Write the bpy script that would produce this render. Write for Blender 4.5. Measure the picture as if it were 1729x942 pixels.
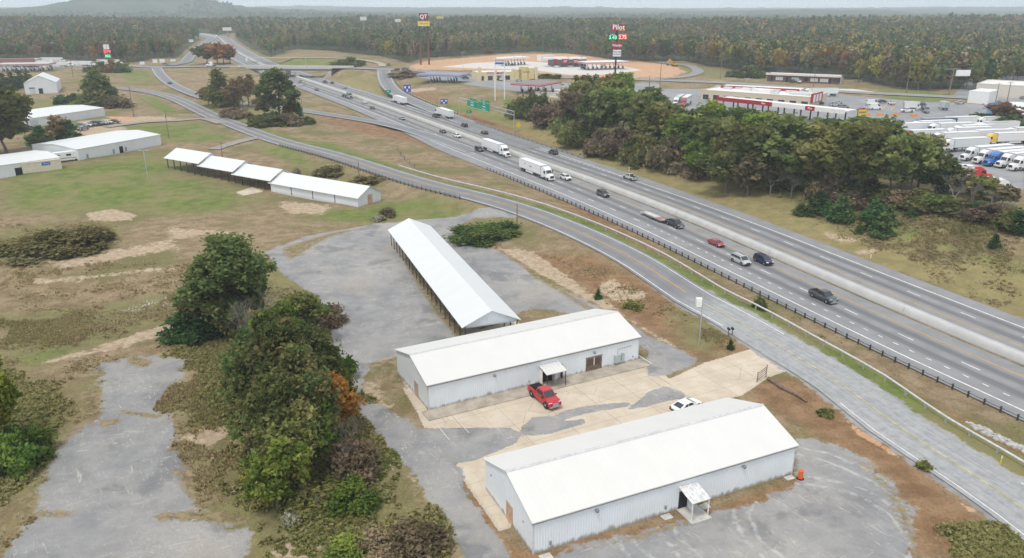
import bpy, bmesh, math, random
import numpy as np
from mathutils import Vector, Matrix
for o in list(bpy.data.objects): bpy.data.objects.remove(o)
SC = bpy.context.scene; COL = SC.collection
R = math.radians
# ------------------------------------------------------------------ camera, world, sun, exposure
F_PX, CX, CY, VH, CAMZ = 1300.0, 864.5, 471.0, 10.0, 50.0
PITCH = math.atan((CY - VH) / F_PX)
cam = bpy.data.cameras.new('camera'); camo = bpy.data.objects.new('camera', cam); COL.objects.link(camo)
cam.sensor_width = 36.0; cam.lens = 36.0 * F_PX / 1729.0; cam.clip_start = 0.5; cam.clip_end = 40000
camo.location = (0, 0, CAMZ); camo.rotation_euler = (R(90) - PITCH, 0, 0)
SC.camera = camo
SUN_EL, SUN_AZ = R(66), R(212)          # azimuth measured clockwise from +Y
W = bpy.data.worlds.new('World'); SC.world = W; W.use_nodes = True
nt = W.node_tree; nt.nodes.clear()
wo = nt.nodes.new('ShaderNodeOutputWorld'); bg = nt.nodes.new('ShaderNodeBackground')
sky = nt.nodes.new('ShaderNodeTexSky'); sky.sky_type = 'NISHITA'; sky.sun_disc = False
sky.sun_elevation = SUN_EL; sky.sun_rotation = SUN_AZ; sky.air_density = 1.0; sky.dust_density = 3.0; sky.ozone_density = 1.0
hs = nt.nodes.new('ShaderNodeHueSaturation'); hs.inputs['Saturation'].default_value = 0.35
ov = nt.nodes.new('ShaderNodeMix'); ov.data_type = 'RGBA'; ov.inputs['Factor'].default_value = 0.7
ov.inputs['B'].default_value = (6.5, 6.85, 7.3, 1)          # even cloud layer
tc_ = nt.nodes.new('ShaderNodeTexCoord'); sx_ = nt.nodes.new('ShaderNodeSeparateXYZ'); mr_ = nt.nodes.new('ShaderNodeMapRange'); mr_.interpolation_type = 'SMOOTHSTEP'
nt.links.new(tc_.outputs['Generated'], sx_.inputs[0]); nt.links.new(sx_.outputs['Z'], mr_.inputs[0])
for i_, v_ in enumerate((0.0, .22, 1.0, 0.0)): mr_.inputs[i_+1].default_value = v_
gl_ = nt.nodes.new('ShaderNodeMix'); gl_.data_type = 'RGBA'; nt.links.new(mr_.outputs[0], gl_.inputs['Factor'])
gl_.inputs['A'].default_value = (6.3, 6.65, 7.1, 1); gl_.inputs['B'].default_value = (11.0, 11.15, 11.3, 1); nt.links.new(gl_.outputs['Result'], ov.inputs['B'])   # bright band of thin cloud near the horizon
nt.links.new(sky.outputs[0], hs.inputs['Color']); nt.links.new(hs.outputs[0], ov.inputs['A'])
nt.links.new(ov.outputs['Result'], bg.inputs[0]); bg.inputs[1].default_value = 0.128
nt.links.new(bg.outputs[0], wo.inputs[0])
sl = bpy.data.lights.new('sun', 'SUN'); so = bpy.data.objects.new('sun', sl); COL.objects.link(so)
sl.energy = 1.5; sl.angle = R(11); sl.color = (1, 0.96, 0.9)
sd = Vector((math.sin(SUN_AZ) * math.cos(SUN_EL), math.cos(SUN_AZ) * math.cos(SUN_EL), math.sin(SUN_EL)))
so.rotation_euler = sd.to_track_quat('Z', 'Y').to_euler(); so.location = (0, -60, 150)
SC.view_settings.view_transform = 'Standard'; SC.view_settings.look = 'None'
SC.view_settings.exposure = 0.34; SC.view_settings.gamma = 1; SC.view_settings.use_curve_mapping = False
SC.cycles.max_bounces = 6; SC.cycles.diffuse_bounces = 3; SC.cycles.glossy_bounces = 2
SC.cycles.transmission_bounces = 2; SC.cycles.volume_bounces = 3; SC.cycles.use_denoising = True
rng = np.random.default_rng(7); random.seed(7)

# ------------------------------------------------------------------ numeric helpers: ground relief
def sst(a, b, x):
    t = np.clip((x - a) / (b - a), 0, 1); return t * t * (3 - 2 * t)
_fw = np.array([0, math.cos(PITCH), -math.sin(PITCH)]); _up = np.array([0, math.sin(PITCH), math.cos(PITCH)])
def ray(u, v):
    d = np.array([(u - CX) / F_PX, 0, 0]) + _fw - _up * (v - CY) / F_PX
    return d / np.linalg.norm(d)
def P(u, v, z):                           # point on the level z seen at photo pixel (u,v)
    d = ray(u, v); t = (z - CAMZ) / d[2]; return np.array([d[0] * t, d[1] * t, z])
def project(p):
    q = np.asarray(p, float) - [0, 0, CAMZ]; d = q @ _fw
    return CX + F_PX * q[0] / d, CY - F_PX * (q @ _up) / d
def hgt(p, v):                            # height above p (vertical) that reaches photo row v
    lo, hi = -5., 120.
    for _ in range(40):
        m = (lo + hi) / 2
        if project([p[0], p[1], p[2] + m])[1] > v: lo = m
        else: hi = m
    return lo
def smooth_line(pts, step):
    pts = np.array(pts, float); out = []
    n = len(pts)
    for i in range(n - 1):
        p0, p1, p2, p3 = pts[max(i-1, 0)], pts[i], pts[i+1], pts[min(i+2, n-1)]
        m1, m2 = (p2 - p0) / 2, (p3 - p1) / 2
        L = np.linalg.norm(p2 - p1); k = max(2, int(L / step))
        for t in np.linspace(0, 1, k, endpoint=False):
            out.append((2*t**3-3*t**2+1)*p1 + (t**3-2*t**2+t)*m1 + (-2*t**3+3*t**2)*p2 + (t**3-t**2)*m2)
    out.append(pts[-1]); return np.array(out)
def px(lst):                              # [(u,v,z)] -> world points
    return [P(*q) for q in lst]
MED = smooth_line([(102, 40, -1), (90, 76, -1)] + px([(1646,581,-1),(1400,475,-1),(1178.5,379,-1),(1013,314,-1),(860,259,-1),(751,219,-1),(634,176,-1),(560,151,-1),(501,131,-1)])
        + [(-194,660,-1),(-240,745,0.5),(-300,870,3),(-365,1020,5),(-425,1160,7),(-505,1290,9)], 12)
FRONT = smooth_line([(61,40,0.1),(56.2,58,0.1)] + px([(1729,857,0.1),(1633,793,0.1),(1513,717,0.1),(1424,649,0.2),(1330,592,0.3),(1229,532,0.6),(1171,502,0.9),(1077,441,1.3),(1003,403,1.5),(936,374,1.6),(870,350,1.8),(807,332,2),(697,304,2),(568,263,2),(463,235,1.8),(380,204,1.6),(351,192,1.8),(293,165,2.5),(242,153,3.2),(188,148,3.6)]), 5)
CROSSW = smooth_line(px([(150,109,5),(215,111,5),(265,113,5),(355,112,5.4),(424,113,6)]), 10)
CROSSE = smooth_line(px([(563,114,6),(610,115,5.6),(650,117,5),(700,119,5),(800,125,5),(900,128.5,5),(980,131,5),(1080,134,5),(1250,141,5),(1400,153,5),(1600,163,5),(1729,171,5),(1850,180,5)]), 10)
RAMPR = smooth_line(px([(648,116,5),(649,128,4.2),(656,144,2.6),(674,159,1),(722,181,-0.6),(800,212,-0.95),(900,250,-0.95)]), 6)
OFFL = smooth_line(px([(800,256,-0.95),(720,228,-0.9),(640,207,0),(514,187,1.2),(440,178,1.8),(360,168,2.6),(318,155,3.4),(289,141,4),(272,127,4.6),(264,114,5)]), 6)
RAMPN = smooth_line(px([(285,110,5),(312,104,5),(322,93,5),(336,80,5.5),(352,68,6.5)]) + [(-440,1190,7.2)], 10)
LANE = smooth_line(px([(375,208,1.7),(345,200,1.7),(300,203,1.8),(240,206,2),(180,214,2)]), 6)
SHEDLN = smooth_line(px([(432,232,1.8),(395,241,1.9),(360,252,2)]), 6)
LOOPE = smooth_line(px([(1085,133,5),(1140,131,5),(1172,125,5),(1178,118,5),(1160,110,5),(1120,106,5)]), 8)
LOOPW = smooth_line(px([(645,112,5),(640,106,5),(600,99.5,5),(540,97.5,5.2),(470,97,5.2),(420,97,5.2)]), 10)
ROADS = [  # name, line, half width left, right, blend
    ('cross', CROSSW, 7, 7, 14), ('cross', CROSSE, 7, 7, 14), ('loop', LOOPE, 4.5, 4.5, 8), ('loopw', LOOPW, 4, 4, 8), ('rampn', RAMPN, 5.5, 5.5, 14), ('lane', LANE, 3, 3, 6), ('shedlane', SHEDLN, 2.6, 2.6, 5),
    ('offl', OFFL, 4, 4, 9), ('rampr', RAMPR, 5.5, 5.5, 9), ('front', FRONT, 4.6, 4.6, 7)]
def dist_line(x, y, L, z=True):
    """signed distance (right of travel positive) and z of the nearest point of polyline L (vectorised)"""
    best = np.full(x.shape, 1e18); sg = np.zeros(x.shape); zz = np.zeros(x.shape)
    for i in range(len(L) - 1):
        ax, ay = L[i, :2]; bx, by = L[i+1, :2]; dx, dy = bx - ax, by - ay; l2 = dx*dx + dy*dy
        if l2 < 1e-9: continue
        t = np.clip(((x-ax)*dx + (y-ay)*dy) / l2, 0, 1)
        ex, ey = x - ax - t*dx, y - ay - t*dy; d = ex*ex + ey*ey
        m = d < best
        best = np.where(m, d, best); sg = np.where(m, np.sign(dy*ex - dx*ey), sg)
        zz = np.where(m, L[i, 2] + t*(L[i+1, 2]-L[i, 2]), zz)
    return np.sqrt(best), sg, zz
def coarse(L, k): return np.vstack([L[::k], L[-1:]])
MEDC = coarse(MED, 3)
RC = [(n, coarse(L, 3), a, b, w) for n, L, a, b, w in ROADS]
def lift(x, y): return 0.05 + 0.0006 * np.hypot(x, y)
def vnoise(x, y, s, seed=0):
    x = x / s + seed * 17.3; y = y / s - seed * 9.1
    xi, yi = np.floor(x), np.floor(y); fx, fy = x - xi, y - yi
    fx, fy = fx*fx*(3-2*fx), fy*fy*(3-2*fy)
    def h(a, b):
        q = np.sin(a*127.1 + b*311.7) * 43758.5453; return q - np.floor(q)
    return (h(xi,yi)*(1-fx)+h(xi+1,yi)*fx)*(1-fy) + (h(xi,yi+1)*(1-fx)+h(xi+1,yi+1)*fx)*fy
def ground(x, y):
    x = np.atleast_1d(np.asarray(x, float)); y = np.atleast_1d(np.asarray(y, float))
    d, s, mz = dist_line(x, y, MEDC); n = d * s
    far = sst(430, 560, y)
    left = 0.1 + 2.0 * sst(60, 120, -x) * sst(190, 250, y) * (1-far) + 4.9 * far
    right = 4.6 * sst(24, 58, n) + 0.4 * far
    h = np.where(n > 0, right, left)
    # small relief: ditch between left field and old pad, rough ground
    h = h + (vnoise(x, y, 9, 3) - .5) * 0.5 * sst(20, 60, np.abs(n)) * sst(25, 70, np.hypot(x-10, y-80)) * (1 - sst(300, 420, y))
    h = h - 1.3 * np.exp(-(((x + 62) * 0.25 + (y - 128)) / 9)**2) * sst(-34, -44, x)
    # rolling far land
    fa = sst(1000, 2600, y)
    h = h + fa * ((vnoise(x, y, 900, 1) - .55) * 26 + (vnoise(x, y, 330, 2) - .5) * 10)
    h = h + 13*np.exp(-((y - 1500 - .12*x + 120*np.sin(x/310))/330)**2)*(.55+.6*vnoise(x, y, 420, 14)) - 16*np.exp(-((y - 2500)/600)**2) + 12*np.exp(-((y - 3900 - .2*x)/450)**2)*(.4+vnoise(x, y, 700, 15))
    h = h + 84 * np.exp(-((x + 1640) / 270)**2 - ((y - 3650) / 420)**2) + 20 * np.exp(-((x + 1500) / 620)**2 - ((y - 3700) / 700)**2)
    h = h + sst(3800, 8200, y) * ((vnoise(x, y, 1500, 5) - .35) * 30 + 14)
    lf = lift(x, y)
    for nme, L, hl, hr, w in RC:
        if nme in ('lane',) : pass
        q = (x > L[:,0].min()-40) & (x < L[:,0].max()+40) & (y > L[:,1].min()-40) & (y < L[:,1].max()+40)
        if not q.any(): continue
        dd, ss, zz = dist_line(x[q], y[q], L)
        t = sst(hl + 1.0, hl + 1.0 + w, dd)
        h[q] = (zz - lf[q]) * (1 - t) + h[q] * t
    # the interstate cut comes last
    half = 18.5 + 5 * sst(190, 260, y) * (1 - sst(420, 520, y)) 
    halfl = np.where(n < 0, 19.0, half)
    t = sst(halfl, halfl + 8 + 6*far, d)
    h = (mz - lf) * (1 - t) + h * t
    return h
def gz(x, y): return float(ground(x, y)[0])
_T = np.concatenate([np.linspace(40, 420, 500), np.geomspace(421, 9000, 500)])
def G(u, v):                              # first hit of the sight line through photo pixel (u,v) with the ground
    d = ray(u, v); X = d[0]*_T; Y = d[1]*_T; Z = CAMZ + d[2]*_T
    g = Z - ground(X, Y); k = np.argmax(g < 0)
    if not (g < 0).any(): k = len(_T) - 1
    a, b = _T[max(k-1, 0)], _T[k]; ga, gb = g[max(k-1, 0)], g[k]
    t = a + (b - a) * ga / (ga - gb) if ga != gb else b
    x, y = d[0]*t, d[1]*t
    return np.array([x, y, gz(x, y)])
def GM(pts):                              # many pixels at once, cheaper than G for outlines
    return np.array([G(*p)[:2] for p in pts])

# ------------------------------------------------------------------ materials
def newmat(name):
    m = bpy.data.materials.new(name); m.use_nodes = True; t = m.node_tree
    b = t.nodes['Principled BSDF']; return m, t, b
class NT:
    def __init__(s, t): s.t = t; s.L = t.links
    def n(s, typ, **kw):
        q = s.t.nodes.new(typ)
        for k, v in kw.items(): setattr(q, k, v)
        return q
    def link(s, a, b): s.L.new(a, b)
    def noise(s, vec, scale, detail=3, rough=.55, dist=0):
        q = s.n('ShaderNodeTexNoise'); q.inputs['Scale'].default_value = scale; q.inputs['Detail'].default_value = detail
        q.inputs['Roughness'].default_value = rough; q.inputs['Distortion'].default_value = dist
        if vec is not None: s.link(vec, q.inputs['Vector'])
        return q.outputs['Fac']
    def math(s, op, a, b=None, c=None):
        q = s.n('ShaderNodeMath', operation=op)
        for i, v in enumerate((a, b, c)):
            if v is None: continue
            if isinstance(v, (int, float)): q.inputs[i].default_value = v
            else: s.link(v, q.inputs[i])
        return q.outputs[0]
    def ramp(s, x, lo, hi, a=0., b=1.):
        q = s.n('ShaderNodeMapRange', interpolation_type='SMOOTHSTEP'); s.link(x, q.inputs[0])
        q.inputs[1].default_value = lo; q.inputs[2].default_value = hi; q.inputs[3].default_value = a; q.inputs[4].default_value = b
        return q.outputs[0]
    def mix(s, f, a, b, mode='MIX'):
        q = s.n('ShaderNodeMix', data_type='RGBA', blend_type=mode)
        for k, v in (('Factor', f), ('A', a), ('B', b)):
            i = q.inputs[0] if k == 'Factor' else q.inputs[6 if k == 'A' else 7]
            if isinstance(v, (int, float)): i.default_value = v
            elif isinstance(v, tuple): i.default_value = (*v, 1) if len(v) == 3 else v
            else: s.link(v, i)
        return q.outputs[2]
    def scaled(s, vec, sc, rot=(0,0,0)):
        q = s.n('ShaderNodeMapping'); q.inputs['Scale'].default_value = sc; q.inputs['Rotation'].default_value = rot; s.link(vec, q.inputs['Vector']); return q.outputs[0]
    def bump(s, h, strength, dist, b):
        q = s.n('ShaderNodeBump'); q.inputs['Strength'].default_value = strength; q.inputs['Distance'].default_value = dist
        s.link(h, q.inputs['Height']); s.link(q.outputs[0], b.inputs['Normal'])
    def attr(s, name): 
        q = s.n('ShaderNodeAttribute'); q.attribute_name = name; return q
    def objco(s): return s.n('ShaderNodeTexCoord').outputs['Object']
    def pos(s): return s.n('ShaderNodeNewGeometry').outputs['Position']
def flat(name, col, rough=.6, var=.12, scale=2.0, metal=0., spec=.3, rand=0.):
    m, t, b = newmat(name); N = NT(t)
    b.inputs['Roughness'].default_value = rough; b.inputs['Metallic'].default_value = metal; b.inputs['Specular IOR Level'].default_value = spec
    c = tuple(col)
    f = N.noise(N.objco(), scale, 4, .6)
    lo = tuple(x*(1-var) for x in c); hi = tuple(min(1, x*(1+var)) for x in c)
    out = N.mix(N.ramp(f, .3, .7), lo, hi)
    t.links.new(out, b.inputs['Base Color']); return m
_M = {}
def M(name, col=None, **kw):
    if name not in _M: _M[name] = flat(name, col, **kw)
    return _M[name]
def emis(name, col, s):
    m, t, b = newmat(name); b.inputs['Base Color'].default_value = (*[c*.5 for c in col], 1)
    b.inputs['Emission Color'].default_value = (*col, 1); b.inputs['Emission Strength'].default_value = s; _M[name] = m; return m

# ------------------------------------------------------------------ mesh helpers
class MB:
    def __init__(s): s.v = []; s.f = []
    def poly(s, pts):
        k = len(s.v); s.v += [tuple(map(float, p)) for p in pts]; s.f.append(list(range(k, k+len(pts)))); return s
    def box(s, x0, y0, z0, x1, y1, z1):
        return s.hexa([(x0,y0,z0),(x1,y0,z0),(x1,y1,z0),(x0,y1,z0)], [(x0,y0,z1),(x1,y0,z1),(x1,y1,z1),(x0,y1,z1)])
    def hexa(s, lo, hi):
        k = len(s.v); n = len(lo); s.v += [tuple(map(float, p)) for p in list(lo) + list(hi)]
        s.f.append([k+i for i in reversed(range(n))]); s.f.append([k+n+i for i in range(n)])
        for i in range(n): j = (i+1) % n; s.f.append([k+i, k+j, k+n+j, k+n+i])
        return s
    def loft(s, rings, cap=True):
        k = len(s.v); n = len(rings[0])
        for r in rings: s.v += [tuple(map(float, p)) for p in r]
        for a in range(len(rings)-1):
            for i in range(n):
                j = (i+1) % n; s.f.append([k+a*n+i, k+a*n+j, k+(a+1)*n+j, k+(a+1)*n+i])
        if cap:
            s.f.append([k+i for i in reversed(range(n))]); s.f.append([k+(len(rings)-1)*n+i for i in range(n)])
        return s
    def tube(s, p0, p1, r0, r1=None, n=8, cap=True):
        r1 = r0 if r1 is None else r1; a, b = Vector(p0), Vector(p1); d = (b-a)
        if d.length < 1e-6: return s
        q = d.normalized(); u = q.orthogonal().normalized(); w = q.cross(u)
        ring = lambda c, r: [c + (u*math.cos(2*math.pi*i/n) + w*math.sin(2*math.pi*i/n))*r for i in range(n)]
        return s.loft([ring(a, r0), ring(b, r1)], cap)
    def path(s, pts, r, n=5):
        for a, b in zip(pts[:-1], pts[1:]): s.tube(a, b, r, r, n, False)
        return s
    def bar(s, p0, p1, w, h):             # box along p0->p1, w sideways, h up
        a, b = Vector(p0), Vector(p1); d = (b-a).normalized(); sd = Vector((-d.y, d.x, 0)); 
        if sd.length < 1e-4: sd = Vector((1,0,0))
        sd = sd.normalized()*w/2; up = d.cross(sd).normalized()*h/2
        if up.z < 0: up = -up
        return s.loft([[c-sd-up, c+sd-up, c+sd+up, c-sd+up] for c in (a, b)])
    def mesh(s, name, mat, smooth=False):
        me = bpy.data.meshes.new(name); me.from_pydata(s.v, [], s.f)
        bm = bmesh.new(); bm.from_mesh(me); bmesh.ops.recalc_face_normals(bm, faces=bm.faces); bm.to_mesh(me); bm.free()
        if mat: me.materials.append(mat)
        if smooth: me.polygons.foreach_set('use_smooth', [True]*len(me.polygons))
        return me
    def build(s, name, mat, parent=None, loc=None, smooth=False, rz=None):
        o = bpy.data.objects.new(name, s.mesh(name, mat, smooth)); COL.objects.link(o)
        if parent: o.parent = parent
        if loc is not None: o.location = loc
        if rz is not None: o.rotation_euler = (0, 0, rz)
        return o
def npmesh(name, v, f, mats, smooth=False, attrs=None):
    """mesh from arrays; f is (n,3) or (n,4)"""
    me = bpy.data.meshes.new(name); k = f.shape[1]
    me.vertices.add(len(v)); me.vertices.foreach_set('co', np.ascontiguousarray(v, np.float32).ravel())
    me.loops.add(f.size); me.loops.foreach_set('vertex_index', np.ascontiguousarray(f, np.int32).ravel())
    me.polygons.add(len(f)); me.polygons.foreach_set('loop_start', np.arange(0, f.size, k, dtype=np.int32))
    if smooth: me.polygons.foreach_set('use_smooth', np.ones(len(f), bool))
    for a, (dom, val) in (attrs or {}).items():
        at = me.attributes.new(a, 'FLOAT', dom); at.data.foreach_set('value', np.ascontiguousarray(val, np.float32))
    for m in (mats if isinstance(mats, list) else [mats]): me.materials.append(m)
    me.update(); return me
def link(name, me, parent=None, loc=None, rz=0, scale=None):
    o = bpy.data.objects.new(name, me); COL.objects.link(o)
    if parent: o.parent = parent
    if loc is not None: o.location = loc
    o.rotation_euler = (0, 0, rz)
    if scale is not None: o.scale = scale
    return o
def tag(o, label=None, cat=None, group=None, kind=None):
    for k, v in (('label', label), ('category', cat), ('group', group), ('kind', kind)):
        if v: o[k] = v
    return o
def thing(name, label, cat, loc=(0,0,0), rz=0, group=None):
    o = bpy.data.objects.new(name, None); COL.objects.link(o); o.empty_display_size = .5
    o.location = tuple(map(float, loc)); o.rotation_euler = (0, 0, rz); return tag(o, label, cat, group)
def struct(o, label=None): return tag(o, label, kind='structure')
_CH = {}
def dup(root, loc, rz, label=None, group=None, scale=None):   # a copy of a thing with copies of its parts and sub-parts
    if root.name not in _CH:
        kids = {}
        for o in bpy.data.objects:
            if o.parent: kids.setdefault(o.parent.name, []).append(o)
        _CH[root.name] = kids
    kids = _CH[root.name]
    def cp(o, par):
        c = o.copy(); COL.objects.link(c)
        if par: c.parent = par
        for ch in kids.get(o.name, []): cp(ch, c)
        return c
    r = cp(root, None); r.location = tuple(map(float, loc)); r.rotation_euler = (0, 0, rz)
    if scale: r.scale = scale
    if label: r['label'] = label
    if group: r['group'] = group
    return r
def text(s, size, mat, parent, loc, rot, name='lettering', ext=.01, sx=1., bold=0.):
    cu = bpy.data.curves.new('lettering', 'FONT'); cu.body = s; cu.size = size; cu.align_x = 'CENTER'; cu.align_y = 'CENTER'; cu.extrude = ext; cu.offset = bold*size; cu.resolution_u = 2
    to = bpy.data.objects.new('lettering_src', cu); COL.objects.link(to)
    bpy.context.view_layer.update()
    me = bpy.data.meshes.new_from_object(to.evaluated_get(bpy.context.evaluated_depsgraph_get()))
    bpy.data.objects.remove(to); me.materials.clear(); me.materials.append(mat)
    o = bpy.data.objects.new(name, me); COL.objects.link(o); o.parent = parent; o.location = loc; o.rotation_euler = rot; o.scale = (sx, 1, 1)
    return o
# ------------------------------------------------------------------ the ground sheet with its cover
def inside_soft(x, y, poly, soft):
    """0..1 cover of a polygon with a soft edge of the given width"""
    poly = np.asarray(poly); lo, hi = poly.min(0) - 3*soft.max(), poly.max(0) + 3*soft.max()
    out = np.zeros(x.shape); q = (x > lo[0]) & (x < hi[0]) & (y > lo[1]) & (y < hi[1])
    if not q.any(): return out
    X, Y = x[q], y[q]; ins = np.zeros(X.shape, bool); d2 = np.full(X.shape, 1e18); n = len(poly)
    for i in range(n):
        ax, ay = poly[i]; bx, by = poly[(i+1) % n]
        c = (ay > Y) != (by > Y)
        with np.errstate(divide='ignore', invalid='ignore'):
            xi = (bx-ax)*(Y-ay)/(by-ay)+ax
        ins ^= c & (X < xi)
        dx, dy = bx-ax, by-ay; t = np.clip(((X-ax)*dx+(Y-ay)*dy)/(dx*dx+dy*dy+1e-12), 0, 1)
        d2 = np.minimum(d2, (X-ax-t*dx)**2+(Y-ay-t*dy)**2)
    d = np.sqrt(d2)*np.where(ins, 1, -1)
    out[q] = np.clip(.5+d/(2*soft[q]), 0, 1); return out
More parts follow.
